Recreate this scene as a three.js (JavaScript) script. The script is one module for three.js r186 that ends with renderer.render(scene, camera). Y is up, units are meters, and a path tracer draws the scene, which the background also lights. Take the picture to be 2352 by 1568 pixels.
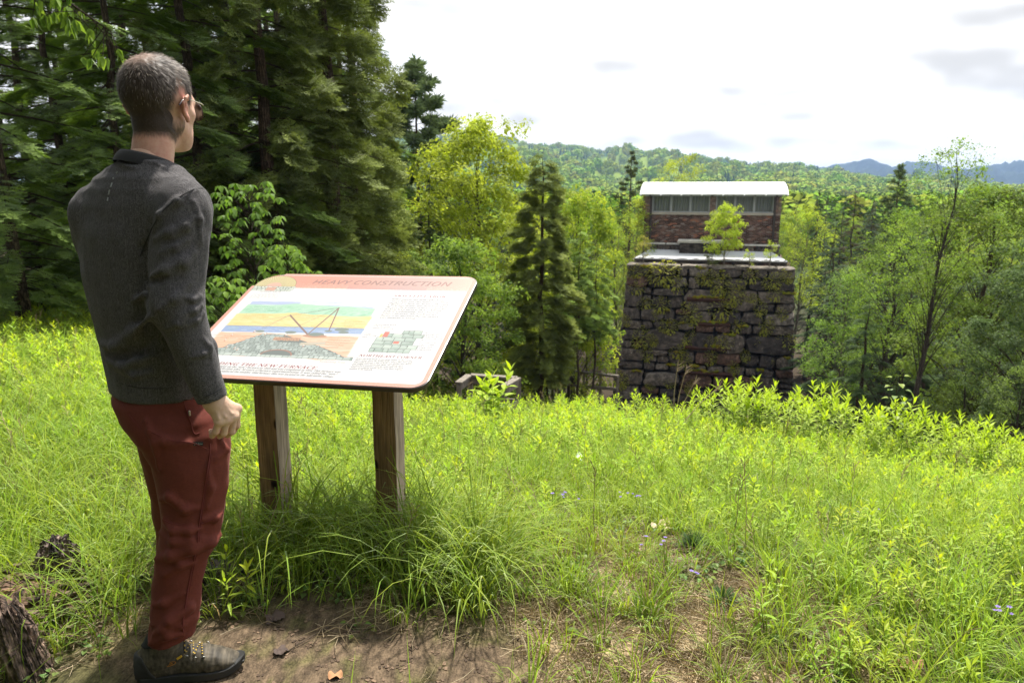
import * as THREE from 'three';
import { mergeGeometries, toCreasedNormals } from 'three/addons/utils/BufferGeometryUtils.js';
import { RoundedBoxGeometry } from 'three/addons/geometries/RoundedBoxGeometry.js';
import { createNoise2D, createNoise3D } from 'simplex-noise';

// ---------------------------------------------------------------- camera, sky, sun, exposure
const EYE = 1.467, FPX = 1680, HORIZON = 430, PITCH = Math.atan((784 - HORIZON) / FPX);   // lens in units of the 2352 x 1568 photograph
const scene = new THREE.Scene();
const camera = new THREE.PerspectiveCamera(2 * Math.atan(784 / FPX) * 180 / Math.PI, 1024 / 682, 0.05, 30000);
camera.position.set(0, EYE, 0);
camera.rotation.set(-PITCH, 0, 0);
camera.focus = 2.35; camera.userData.fStop = 6.4; camera.setFocalLength && camera.updateProjectionMatrix();
const renderer = new THREE.WebGLRenderer({ antialias: true });
renderer.setSize(1024, 682);
renderer.toneMapping = THREE.LinearToneMapping;
renderer.toneMappingExposure = 1.8;
renderer.shadowMap.enabled = true;
const SUN_AZ = 16 * Math.PI / 180, SUN_EL = 63 * Math.PI / 180;
const SUN = new THREE.Vector3(Math.sin(SUN_AZ) * Math.cos(SUN_EL), Math.sin(SUN_EL), -Math.cos(SUN_AZ) * Math.cos(SUN_EL));
const sun = new THREE.DirectionalLight(new THREE.Color().setRGB(1, 0.95, 0.86), 4.8);
sun.position.copy(SUN).multiplyScalar(60); sun.castShadow = true; sun.shadow.radius = 5;
sun.shadow.mapSize.set(4096, 4096);
Object.assign(sun.shadow.camera, { left: -30, right: 30, top: 30, bottom: -30, near: 1, far: 160 });
sun.name = 'sun'; sun.target.name = 'sun_target'; scene.add(sun, sun.target);

function rng(seed) { let a = seed >>> 0; return () => { a = (a + 0x6d2b79f5) | 0; let t = Math.imul(a ^ (a >>> 15), 1 | a); t = (t + Math.imul(t ^ (t >>> 7), 61 | t)) ^ t; return ((t ^ (t >>> 14)) >>> 0) / 4294967296; }; }
const N2 = createNoise2D(rng(11)), N3 = createNoise3D(rng(12));
const { lerp, clamp, smoothstep } = THREE.MathUtils;
const PI = Math.PI, V = (x = 0, y = 0, z = 0) => new THREE.Vector3(x, y, z);
const fbm2 = (x, y, n = 4) => { let s = 0, a = 0.5; for (let i = 0; i < n; i++) { s += a * N2(x, y); x = x * 2.03 + 7.1; y = y * 2.03 - 3.7; a *= 0.5; } return s; };
const fbm3 = (x, y, z, n = 4) => { let s = 0, a = 0.5; for (let i = 0; i < n; i++) { s += a * N3(x, y, z); x = x * 2.03 + 7.1; y = y * 2.03 - 3.7; z = z * 2.03 + 1.3; a *= 0.5; } return s; };
const C = (r, g, b) => new THREE.Color().setRGB(r, g, b);

{ // the sky: a bright, thinly clouded day with pale blue showing through here and there, all round
  const W = 1024, H = 512, data = new Float32Array(W * H * 4);
  for (let j = 0; j < H; j++) for (let i = 0; i < W; i++) {
    const up = ((j + 0.5) / H - 0.5) * PI, ro = ((i + 0.5) / W - 0.5) * 2 * PI, y = Math.sin(up), x = Math.cos(ro) * Math.cos(up), z = Math.sin(ro) * Math.cos(up);
    const q = 1 / (Math.max(y, 0) + 0.22), cloud = fbm2(x * q * 1.1 + 4, z * q * 1.6 - 2, 6), wisp = fbm2(x * q * 2.6 - 9, z * q * 6 + 5, 5);
    const open = smoothstep(cloud + wisp * 0.12, 0.0, 0.45) * smoothstep(y, 0.05, 0.4);
    const soft = fbm2(x * q * 0.9 - 3, z * q * 1.3 + 8, 5), grey = 1 - 0.42 * smoothstep(soft + 0.12 * wisp, 0.02, 0.5) * (1 - open);
    const glow = 1 + 0.35 * Math.pow(Math.max(0, x * SUN.x + y * SUN.y + z * SUN.z), 8);
    const o = (j * W + i) * 4, white = [0.82, 0.815, 0.805], blue = [0.5, 0.66, 0.86];
    for (let c = 0; c < 3; c++) data[o + c] = lerp(white[c] * grey * glow, blue[c] * (0.85 + 0.15 * glow), open * 0.8);
    data[o + 3] = 1;
  }
  const t = new THREE.DataTexture(data, W, H, THREE.RGBAFormat, THREE.FloatType);
  t.mapping = THREE.EquirectangularReflectionMapping; t.magFilter = THREE.LinearFilter; t.needsUpdate = true;
  scene.background = t; scene.environment = t;
}
scene.fog = new THREE.FogExp2(C(0.41, 0.59, 0.95), 0.00016);

// ---------------------------------------------------------------- helpers
const CP = Math.cos(PITCH), SP = Math.sin(PITCH);
function at(px, py, z) { // the point that stands at depth z (negative) on the line of sight through a place of the photograph
  const xc = (px - 1176) / FPX, yc = (784 - py) / FPX, d = [xc, yc * CP - SP, -yc * SP - CP], t = z / d[2];
  return V(d[0] * t, d[1] * t + EYE, z);
}
const names = new Map();
function numbered(n) { const k = names.get(n) ?? 0; names.set(n, k + 1); return k ? n + '_' + String(k).padStart(3, '0') : n; }
function mat(o) { const m = new THREE.MeshPhysicalMaterial(o); return m; }
function shade(o) { o.traverse((c) => { if (c.isMesh) { c.castShadow = true; c.receiveShadow = true; } }); return o; }
function tag(o, label, category, group, kind) {
  if (label) o.userData.label = label;
  if (category) o.userData.category = category;
  if (group) o.userData.group = group;
  if (kind) o.userData.kind = kind;
  return o;
}
function thing(name, label, category, pos = V(), turn = 0, group) {
  const o = new THREE.Group(); o.name = numbered(name); o.position.copy(pos); o.rotation.y = turn; scene.add(o);
  return tag(o, label, category, group);
}
function part(parent, name, geo, m, kind) {
  const o = new THREE.Mesh(geo, m); o.name = name; o.castShadow = o.receiveShadow = true; parent.add(o);
  if (kind) o.userData.kind = kind;
  return o;
}
function copyOf(src, label, group) { const o = src.clone(); o.name = numbered(src.name.replace(/_\d{3}$/, '')); o.userData = { ...src.userData }; if (label) o.userData.label = label; if (group) o.userData.group = group; scene.add(o); return o; }
// growing list of triangles with colours
class MB {
  constructor() { this.p = []; this.c = []; this.u = []; this.i = []; }
  v(x, y, z, c, u = 0, w = 0) { this.p.push(x, y, z); this.c.push(c ? c.r : 1, c ? c.g : 1, c ? c.b : 1); this.u.push(u, w); return this.p.length / 3 - 1; }
  tri(a, b, c) { this.i.push(a, b, c); }
  quad(a, b, c, d) { this.i.push(a, b, c, a, c, d); }
  tube(pts, radii, n = 6, c = null, um = 1) { // a tapering tube along points
    let prev = null, up = V(0.31, 0.2, 0.93).normalize(), len = 0;
    for (let k = 0; k < pts.length; k++) {
      const t = V().subVectors(pts[Math.min(k + 1, pts.length - 1)], pts[Math.max(k - 1, 0)]).normalize();
      const s = V().crossVectors(t, up); if (s.lengthSq() < 1e-6) s.set(1, 0, 0); s.normalize(); const w = V().crossVectors(s, t); up = w.clone();
      if (k) len += pts[k].distanceTo(pts[k - 1]);
      const ring = [];
      for (let j = 0; j <= n; j++) { const a = j / n * 2 * PI, r = radii[k]; ring.push(this.v(pts[k].x + r * (s.x * Math.cos(a) + w.x * Math.sin(a)), pts[k].y + r * (s.y * Math.cos(a) + w.y * Math.sin(a)), pts[k].z + r * (s.z * Math.cos(a) + w.z * Math.sin(a)), c, j / n * um, len)); }
      if (prev) for (let j = 0; j < n; j++) this.quad(prev[j], ring[j], ring[j + 1], prev[j + 1]);
      prev = ring;
    }
  }
  box(x0, y0, z0, x1, y1, z1, c) {
    for (const [a, b, d, e] of [[[x0, y0, z1], [x1, y0, z1], [x1, y1, z1], [x0, y1, z1]], [[x1, y0, z0], [x0, y0, z0], [x0, y1, z0], [x1, y1, z0]], [[x0, y0, z0], [x0, y0, z1], [x0, y1, z1], [x0, y1, z0]], [[x1, y0, z1], [x1, y0, z0], [x1, y1, z0], [x1, y1, z1]], [[x0, y1, z1], [x1, y1, z1], [x1, y1, z0], [x0, y1, z0]], [[x0, y0, z0], [x1, y0, z0], [x1, y0, z1], [x0, y0, z1]]])
      this.quad(...[a, b, d, e].map((q) => this.v(...q, c, q[0] + q[2], q[1])));
  }
  geo(smooth = true) {
    const g = new THREE.BufferGeometry();
    g.setAttribute('position', new THREE.Float32BufferAttribute(this.p, 3)); g.setAttribute('color', new THREE.Float32BufferAttribute(this.c, 3)); g.setAttribute('uv', new THREE.Float32BufferAttribute(this.u, 2));
    g.setIndex(this.i); if (smooth) { g.computeVertexNormals(); return g; }
    const f = g.toNonIndexed(); f.computeVertexNormals(); return f;
  }
}
function tex(w, h, f, srgb = true, repeat) { // a computed texture; f(u, v) gives linear-ish display values 0..1
  const d = new Uint8Array(w * h * 4);
  for (let j = 0; j < h; j++) for (let i = 0; i < w; i++) { const c = f((i + 0.5) / w, (j + 0.5) / h, i, j), o = (j * w + i) * 4; for (let k = 0; k < 3; k++) d[o + k] = clamp(Math.round((Array.isArray(c) ? c[k] : c) * 255), 0, 255); d[o + 3] = 255; }
  const t = new THREE.DataTexture(d, w, h, THREE.RGBAFormat); t.magFilter = THREE.LinearFilter; t.minFilter = THREE.LinearFilter; t.wrapS = t.wrapT = THREE.RepeatWrapping;
  if (srgb) t.colorSpace = THREE.SRGBColorSpace; if (repeat) t.repeat.set(...repeat); t.needsUpdate = true; return t;
}
// noise that repeats on the unit square
const tn = (u, v, f, seed = 0) => { const a = u * 2 * PI, b = v * 2 * PI, r = f / (2 * PI); return (N3(Math.cos(a) * r + seed, Math.sin(a) * r, Math.cos(b) * r + 3) + N3(Math.sin(b) * r + seed, Math.cos(a) * r + 9, Math.sin(a) * r)) * 0.6; };
function tfbm(u, v, f, n = 4, seed = 0) { let s = 0, a = 0.55; for (let k = 0; k < n; k++) { s += a * tn(u, v, f, seed + k * 17); f *= 2; a *= 0.55; } return s; }

// ---------------------------------------------------------------- the ground
function G(x, z) {
  const d = -z, s = x / Math.max(d, 1.2);
  const k = lerp(0.03, 0.205, smoothstep(s, -0.72, -0.02)) + 0.075 * smoothstep(s, 0.1, 0.7);
  let y = -k * Math.max(0, Math.min(d, 7.6) - 2.7) - 0.03 * Math.max(0, Math.min(x, 6)) * smoothstep(d, -1, 2);
  const k2 = lerp(0.05, 0.34, smoothstep(s, -0.66, -0.2)), floor = lerp(-3.2, -12, smoothstep(s, -0.66, -0.2));
  if (d > 7.6) { const t = y - k2 * (d - 7.6); y = t < floor + 1.5 ? floor + 1.5 * Math.exp((t - floor - 1.5) / 1.5) : t; }
  return y + (d < 30 ? 0.035 * fbm2(x * 0.9, z * 0.9, 3) * smoothstep(Math.hypot(x + 0.9, z + 2.2), 0.4, 1.6) : 0.5 * fbm2(x * 0.02, z * 0.02, 2));
}
// how bare the soil is: the trodden patch by the sign, thatch towards the right of it, weak spots in the meadow
function bare(x, z) {
  const n = fbm2(x * 2.3, z * 2.3, 3) * 0.5;
  const patch = 1 - smoothstep(Math.hypot((x + 0.6) / 0.66, (z + 2.0) / 0.42) + n * 0.9, 0.65, 1.25);
  return clamp(patch, 0, 1);
}
function thatch(x, z) {
  const n = fbm2(x * 1.9 + 4, z * 1.9, 3);
  const a = 1 - smoothstep(Math.hypot((x - 0.42) / 0.85, (z + 2.05) / 0.56) + n * 1.1, 0.6, 1.2);
  const b = 1 - smoothstep(Math.hypot((x - 0.42) / 0.5, (z + 2.75) / 0.35) + n * 1.2, 0.5, 1.1);
  const c = 1 - smoothstep(Math.hypot((x + 1.42) / 0.32, (z + 2.4) / 0.4) + n, 0.5, 1.1);
  const e = 1 - smoothstep(Math.hypot((x - 2.65) / 0.3, (z + 5.6) / 0.35) + n * 0.5, 0.6, 1.0);
  return clamp(Math.max(a, b * 0.8, c * 0.9, e), 0, 1);
}
{ // one sheet from under the camera to the horizon
  const radii = [0.001]; for (let r = 0.35; r < 9000; r *= r < 9 ? 1.018 : r < 60 ? 1.035 : 1.12) radii.push(r);
  const angs = []; for (let a = -PI; a < PI - 1e-6; a += Math.abs(a) < 0.72 ? 0.0085 : 0.07) angs.push(a);
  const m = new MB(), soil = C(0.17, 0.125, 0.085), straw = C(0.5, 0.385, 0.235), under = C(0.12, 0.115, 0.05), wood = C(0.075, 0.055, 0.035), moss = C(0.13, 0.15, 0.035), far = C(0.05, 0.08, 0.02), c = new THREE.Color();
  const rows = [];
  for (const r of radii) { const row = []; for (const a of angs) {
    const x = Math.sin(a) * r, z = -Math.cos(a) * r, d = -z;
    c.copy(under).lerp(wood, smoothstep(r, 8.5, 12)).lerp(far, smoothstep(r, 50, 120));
    if (r < 12) {
      const s1 = bare(x, z), t1 = thatch(x, z), g = fbm2(x * 5, z * 5, 3);
      c.lerp(straw, clamp(t1 * 0.9 + 0.15 * g, 0, 1)).lerp(soil, s1).lerp(moss, s1 * smoothstep(g + 0.35 * fbm2(x * 17, z * 17, 2), 0.1, 0.5) * 0.5);
      c.multiplyScalar(1 + 0.28 * fbm2(x * 14, z * 14, 3));
    }
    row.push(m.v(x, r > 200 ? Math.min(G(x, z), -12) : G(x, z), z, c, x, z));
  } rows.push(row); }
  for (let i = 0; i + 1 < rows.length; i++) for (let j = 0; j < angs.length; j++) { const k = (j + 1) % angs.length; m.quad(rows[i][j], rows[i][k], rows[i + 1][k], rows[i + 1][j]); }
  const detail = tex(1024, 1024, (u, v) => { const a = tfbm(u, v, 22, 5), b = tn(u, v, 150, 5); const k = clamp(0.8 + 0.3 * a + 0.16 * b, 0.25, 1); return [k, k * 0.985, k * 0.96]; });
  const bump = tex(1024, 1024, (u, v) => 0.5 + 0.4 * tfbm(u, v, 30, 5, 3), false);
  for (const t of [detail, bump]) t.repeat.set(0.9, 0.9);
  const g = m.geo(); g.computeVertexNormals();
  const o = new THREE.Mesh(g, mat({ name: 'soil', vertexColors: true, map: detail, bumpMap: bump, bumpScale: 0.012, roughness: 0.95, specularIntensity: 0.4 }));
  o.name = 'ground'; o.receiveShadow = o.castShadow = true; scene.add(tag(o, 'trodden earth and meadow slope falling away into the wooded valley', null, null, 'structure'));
}

// ---------------------------------------------------------------- hills: ridges whose tops follow the skyline
function ridge(name, label, profile, dist, foot, green, dark, rough, seedShift, darkFrom) {
  const m = new MB(), nU = 220, nV = 46, px0 = profile[0][0], px1 = profile[profile.length - 1][0], c = new THREE.Color(), rows = [];
  const top = (px) => { let k = 0; while (k < profile.length - 2 && profile[k + 1][0] < px) k++; const [a, ay] = profile[k], [b, by] = profile[k + 1]; return lerp(ay, by, smoothstep(px, a, b)); };
  for (let i = 0; i <= nU; i++) {
    const px = lerp(px0, px1, i / nU), crest = at(px, top(px), -dist), row = [];
    for (let j = 0; j <= nV; j++) {
      const t = j / nV, q = t < 0.8 ? t / 0.8 : 1 + (t - 0.8) / 0.2 * 0.5, dd = lerp(foot, dist, q), x = crest.x * dd / dist, s = Math.min(q, 1);
      let y = lerp(-13, crest.y, Math.pow(s, 1.25)) - (q > 1 ? (q - 1) * (crest.y + 13) * 0.9 : 0);
      y += rough * fbm2(x / dist * 9 + seedShift, dd / dist * 9, 5) * Math.sin(Math.min(q, 1) * PI) * 1.3 + rough * 0.18 * fbm2(x / dist * 60, dd / dist * 60 + seedShift, 3);
      const n = fbm2(x / dist * 7 + seedShift * 3, y / dist * 22 + dd / dist * 3, 4) + (darkFrom ? 0.5 * smoothstep(s, darkFrom, 1) : 0);
      c.copy(green).lerp(dark, smoothstep(n, 0.02, 0.3)).multiplyScalar(0.8 + 0.25 * fbm2(x / dist * 90, dd / dist * 90 + y / dist * 90, 3));
      row.push(m.v(x, y, -dd, c, 0, 0));
    }
    rows.push(row);
  }
  for (let i = 0; i < nU; i++) for (let j = 0; j < nV; j++) m.quad(rows[i][j], rows[i + 1][j], rows[i + 1][j + 1], rows[i][j + 1]);
  const o = new THREE.Mesh(m.geo(), mat({ name: 'wooded_slope', vertexColors: true, roughness: 1, specularIntensity: 0.1 }));
  o.name = name; o.castShadow = o.receiveShadow = true; scene.add(tag(o, label, null, null, 'structure'));
  return { rows, m };
}
const GREEN = C(0.22, 0.3, 0.05), DARK = C(0.05, 0.1, 0.035);
const hill = ridge('hills', 'long wooded hill in mixed light and dark green beyond the furnace', [[500, 345], [820, 322], [1000, 316], [1110, 312], [1160, 320], [1230, 337], [1300, 341], [1400, 352], [1500, 354], [1580, 366], [1660, 376], [1720, 388], [1790, 399], [1860, 409], [1960, 422], [2080, 432], [2250, 440]], 1900, 600, GREEN, DARK, 42, 2.3, 0.45);
const spur = ridge('hills_001', 'low light green ridge in front of the blue mountains', [[1500, 436], [1640, 424], [1760, 408], [1850, 403], [1940, 407], [2020, 416], [2120, 428], [2240, 432], [2420, 440]], 1200, 480, C(0.2, 0.25, 0.04), DARK, 14, 8.1, 0);
ridge('mountains', 'far blue mountain range on the skyline at the right', [[1700, 440], [1780, 424], [1840, 402], [1880, 385], [1930, 377], [1965, 371], [2000, 365], [2030, 378], [2055, 382], [2090, 371], [2150, 375], [2185, 390], [2225, 392], [2255, 383], [2300, 379], [2340, 370], [2400, 373], [2500, 360], [2700, 390]], 3400, 2100, C(0.035, 0.055, 0.04), C(0.022, 0.038, 0.03), 70, 5.5, 0);

// crowns of the trees that clothe the hill and the valley floor, too many and too far to count
{
  const R = rng(77), puffs = [], tri = V();
  for (let k = 0; k < 3; k++) { // a crown: ragged leaf clumps over a lumpy round shape
    const m = new MB(); for (let j = 0; j < 260; j++) { const th = R() * 2 * PI, y = 2 * R() - 1, q = Math.sqrt(1 - y * y), d = V(Math.cos(th) * q, y, Math.sin(th) * q), r = (0.72 + 0.3 * R()) * (1 + 0.35 * N3(d.x * 2 + k * 9, d.y * 2, d.z * 2)), o = V(d.x * r, d.y * r * 1.2, d.z * r), s = 0.13 + 0.13 * R(), e = V(R() - 0.5, R() - 0.5, R() - 0.5).addScaledVector(d, 0.9).normalize(), u = V().crossVectors(e, V(R() - 0.5, 1, R() - 0.5)).normalize(), w = V().crossVectors(e, u); const c = [[1, 0.2], [-0.2, 1], [-1, -0.3], [0.3, -1]].map(([a, b]) => { const p = o.clone().addScaledVector(u, a * s).addScaledVector(w, b * s); return m.v(p.x, p.y, p.z); }); m.quad(...c); } puffs.push(m.geo(false));
  }
  const spire = (() => { const m = new MB(); for (let k = 0; k < 11; k++) { const y0 = -1 + k * 0.27, r = 0.55 * (1 - k / 11.6); const top = m.v(0, y0 + 0.62, 0); const ring = []; for (let j = 0; j < 9; j++) { const a = j / 9 * 2 * PI + k, q = r * (j % 2 ? 0.62 : 1.1); ring.push(m.v(Math.cos(a) * q, y0 - (j % 2 ? 0 : 0.12), Math.sin(a) * q)); } for (let j = 0; j < 9; j++) m.tri(ring[j], top, ring[(j + 1) % 9]); } return m.geo(false); })();
  const list = [[], [], [], []], M = new THREE.Matrix4(), Q = new THREE.Quaternion(), c = new THREE.Color();
  const put = (x, y, z, size, dark, tint) => { const k = dark ? 3 : Math.floor(R() * 3); list[k].push([x, y, z, size, tint]); };
  for (const [rd, n, s0] of [[hill, 11000, 6], [spur, 5200, 4.8]]) for (let k = 0; k < n; k++) {
    const i = Math.floor(R() * 220), j = Math.floor(Math.pow(R(), 0.75) * 39), a = rd.rows[i][j] * 3, b = rd.rows[i + 1][j + 1] * 3, t = R(), P = rd.m.p, col = rd.m.c;
    const x = lerp(P[a], P[b], t), y = lerp(P[a + 1], P[b + 1], t), z = lerp(P[a + 2], P[b + 2], t), dark = col[a] < 0.085 ? R() < 0.6 : R() < 0.04, s = s0 * (0.65 + 0.7 * R());
    put(x, y + s * 0.3, z, s, dark, dark ? c.setRGB(0.045, 0.08, 0.03).multiplyScalar(0.8 + 0.6 * R()).clone() : c.setRGB(0.2 + 0.1 * R(), 0.3 + 0.08 * R(), 0.045).clone());
  }
  for (let k = 0; k < 4600; k++) { // the valley floor from 140 m on
    const z = -140 - 560 * Math.pow(R(), 1.2), x = z * -(R() * 1.9 - 0.75), dark = R() < 0.22 + 0.22 * N2(x * 0.01, z * 0.01), s = 2.6 + 2.2 * R();
    put(x, -12 + s * 0.9 + 2.5 * R(), z, s * (dark ? 1.2 : 1), dark, dark ? c.setRGB(0.06 + 0.03 * R(), 0.085, 0.025).clone() : c.setRGB(0.13 + 0.08 * R(), 0.21 + 0.08 * R(), 0.025).clone());
  }
  [...puffs, spire].forEach((g, k) => {
    const o = new THREE.InstancedMesh(g, mat({ name: 'far_foliage', roughness: 1, specularIntensity: 0.1 }), list[k].length);
    list[k].forEach(([x, y, z, s, t], i) => { o.setMatrixAt(i, M.compose(V(x, y, z), Q.setFromAxisAngle(V(0, 1, 0), i * 2.4), V(s * (k === 3 ? 0.85 : 1), s * (k === 3 ? 0.55 : 1), s * (k === 3 ? 0.85 : 1)))); o.setColorAt(i, t); });
    o.name = numbered('forest'); o.castShadow = o.receiveShadow = true; scene.add(tag(o, k === 3 ? 'dark pointed conifers covering the far valley and hill' : 'light green leafy woods covering the far valley and hill', null, null, 'stuff'));
  });
}
// ---------------------------------------------------------------- trees
const leafMat = (name, through = 0.42, coat = 0.25) => mat({ name, color: 0xffffff, transmission: through, thickness: 0, roughness: 1, clearcoat: coat, clearcoatRoughness: 0.38, specularIntensity: 0.5, side: THREE.DoubleSide });
const needleMat = leafMat('needles', 0.32, 0), foliageMat = leafMat('broad_leaves', 0.5, 0);
const barkTex = (r, g, b, seed) => tex(256, 512, (u, v) => { const f = Math.abs(tfbm(u, v * 0.35, 9, 4, seed)), n = tfbm(u, v, 26, 3, seed + 5); const k = clamp(0.5 + 0.9 * f + 0.35 * n, 0.15, 1.25); return [r * k, g * k, b * k]; }, true);
const barkBump = tex(256, 512, (u, v) => clamp(0.35 + Math.abs(tfbm(u, v * 0.35, 9, 4, 1)) * 1.1 + 0.2 * tfbm(u, v, 26, 3, 6), 0, 1), false);
const bark = (name, r, g, b, s) => mat({ name, map: barkTex(r, g, b, s), bumpMap: barkBump, bumpScale: 0.02, roughness: 0.95, specularIntensity: 0.3 });
const BARK = { grey: bark('grey_bark', 0.46, 0.42, 0.38, 1), brown: bark('brown_bark', 0.45, 0.37, 0.31, 2), pale: bark('pale_bark', 0.62, 0.57, 0.5, 3), dark: bark('dark_bark', 0.44, 0.38, 0.32, 4) };

function coniferSpray(pairs, wide, droop, R) { // a flat bough of length 1 along +x
  const m = new MB();
  const blade = (x, z, y, ang, L, w) => { const dx = Math.cos(ang), dz = Math.sin(ang), tipy = y - L * droop; const a = m.v(x, y, z), b = m.v(x + dx * L * 0.45 - dz * w, (y + tipy) / 2 + 0.012, z + dz * L * 0.45 + dx * w), c = m.v(x + dx * L, tipy, z + dz * L), d = m.v(x + dx * L * 0.45 + dz * w, (y + tipy) / 2 + 0.012, z + dz * L * 0.45 - dx * w); m.quad(a, b, c, d); };
  for (let k = 0; k < pairs; k++) { const t = k / pairs, x = t * 0.92, y = -droop * 0.5 * t * t; for (const s of [-1, 1]) { const L = wide * (1 - 0.72 * t) * (0.75 + 0.5 * R()) * (k % 2 ? 1 : 0.6); blade(x, 0, y, s * (0.75 + 0.35 * R()), L, 0.035 + 0.025 * R()); } }
  blade(0, 0, 0, 0, 1, 0.03);
  return m.geo(false);
}
function frond(n, wide, ll, lw, droop, wild, R) { // a finely divided bough: side twigs set with small leaflets
  const m = new MB(), leaflet = (x, y, z, a, up, L) => { const dx = Math.cos(a) * L, dz = Math.sin(a) * L, w = lw * (0.7 + 0.6 * R()), sx = -Math.sin(a) * w * 0.5, sz = Math.cos(a) * w * 0.5; m.quad(m.v(x, y, z), m.v(x + dx * 0.5 + sx, y + up * 0.6, z + dz * 0.5 + sz), m.v(x + dx, y + up, z + dz), m.v(x + dx * 0.5 - sx, y + up * 0.4, z + dz * 0.5 - sz)); };
  for (let k = 0; k < n; k++) { const t = k / n, s = k % 2 ? 1 : -1, a = s * (0.7 + 0.45 * R()), L = wide * (1 - 0.7 * t) * (0.6 + 0.6 * R()), x0 = t * 0.95, y0 = -droop * t * t, rise = (R() - 0.5) * wild * 0.5 - droop * 0.3, q = Math.max(3, Math.round(L / ll * 1.5)); for (let j = 0; j < q; j++) { const u = (j + 0.5) / q, x = x0 + Math.cos(a) * L * u, z = Math.sin(a) * L * u, y = y0 + rise * L * u; for (const w of [-1, 1]) leaflet(x, y, z, a + w * (0.5 + 0.4 * R()), (R() - 0.5) * ll * wild - 0.01, ll * (0.7 + 0.6 * R())); } leaflet(x0 + Math.cos(a) * L * 0.9, y0 + rise * L, Math.sin(a) * L * 0.9, a, 0, ll * 1.2); }
  for (let j = 0; j < 9; j++) leaflet(j / 9, -droop * j * j / 81, 0, (R() - 0.5), 0, 0.12);
  return m.geo(false);
}
function leafGeo(m, o, dir, nrm, L, W, fold, c) { // one leaf, creased along its midrib
  const s = V().crossVectors(dir, nrm).normalize(), q = (a, b, h) => { const p = o.clone().addScaledVector(dir, a * L).addScaledVector(s, b * W).addScaledVector(nrm, h * L); return m.v(p.x, p.y, p.z, c); };
  const a = q(0, 0, 0), t = q(1, 0, -0.22), m1 = q(0.4, 0, -0.02), l1 = q(0.36, 0.5, fold), r1 = q(0.36, -0.5, fold), l2 = q(0.72, 0.3, fold * 0.4 - 0.1), r2 = q(0.72, -0.3, fold * 0.4 - 0.1), m2 = q(0.72, 0, -0.1);
  m.tri(a, l1, m1); m.tri(a, m1, r1); m.quad(m1, l1, l2, m2); m.quad(m1, m2, r2, r1); m.tri(m2, l2, t); m.tri(m2, t, r2);
}
function leafSpray(n, R, size, spread) { // a twig end with leaves hanging round it
  const m = new MB();
  for (let k = 0; k < n; k++) { const th = R() * 2 * PI, el = R() * 1.3 - 0.75, d = V(Math.cos(th) * Math.cos(el), Math.sin(el) - 0.15, Math.sin(th) * Math.cos(el)).normalize(), o = V(R() - 0.5, R() - 0.5, R() - 0.5).multiplyScalar(spread); const nn = V(R() - 0.5, 1, R() - 0.5).normalize(); const s = size * (0.7 + 0.6 * R()); m.__simple ? 0 : simpleLeaf(m, o, d, nn, s, s * 0.62); }
  return m.geo(false);
}
function simpleLeaf(m, o, d, n, L, W) { const s = V().crossVectors(d, n).normalize(), q = (a, b, h) => { const p = o.clone().addScaledVector(d, a * L).addScaledVector(s, b * W).addScaledVector(n, h * L); return m.v(p.x, p.y, p.z); }; const a = q(0, 0, 0), l = q(0.42, 0.5, 0.06), t = q(1, 0, -0.18), r = q(0.42, -0.5, 0.06); m.tri(a, l, t); m.tri(a, t, r); }
const SR = rng(5);
const SPRAY = {
  hemlock: [frond(15, 0.46, 0.12, 0.05, 0.16, 0.3, SR)], spruce: [0, 1].map(() => coniferSpray(9, 0.34, 0.1, SR)), cedar: [frond(12, 0.62, 0.17, 0.06, 0.12, 1.1, SR)],
  pine: (() => { const m = new MB(), R = rng(9); for (let k = 0; k < 26; k++) { const th = R() * 2 * PI, el = R() * 1.5 - 0.3, d = V(Math.cos(th) * Math.cos(el), Math.sin(el), Math.sin(th) * Math.cos(el)); simpleLeaf(m, V(), d, V(R() - 0.5, 1, R() - 0.5).normalize(), 0.55 + 0.4 * R(), 0.07); } return m.geo(false); })(),
  leaf: leafSpray(9, SR, 0.3, 0.75), fine: leafSpray(12, SR, 0.22, 0.9),
};
const _M = new THREE.Matrix4(), _X = V(), _Y = V(), _Z = V();
function basis(o, dir, up, s) { _X.copy(dir).normalize(); _Z.crossVectors(_X, up); if (_Z.lengthSq() < 1e-8) _Z.set(0, 0, 1); _Z.normalize(); _Y.crossVectors(_Z, _X); return _M.makeBasis(_X.clone().multiplyScalar(s), _Y.clone().multiplyScalar(s), _Z.clone().multiplyScalar(s)).setPosition(o).clone(); }
class Crown { // gathers boughs of one tree
  constructor() { this.m = []; this.c = []; }
  add(o, dir, up, s, c) { this.m.push(basis(o, dir, up, s)); this.c.push(c); }
  build(parent, geo, material, name = 'crown') {
    const o = new THREE.InstancedMesh(geo, material, this.m.length); this.m.forEach((m, i) => { o.setMatrixAt(i, m); o.setColorAt(i, this.c[i]); });
    o.name = name; o.userData.kind = 'stuff'; o.castShadow = o.receiveShadow = true; parent.add(o); return o;
  }
}
function mixColor(R, a, b, j = 0.25) { const t = R(); const c = C(lerp(a[0], b[0], t), lerp(a[1], b[1], t), lerp(a[2], b[2], t)); return c.multiplyScalar(1 - j / 2 + j * R()); }
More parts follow.
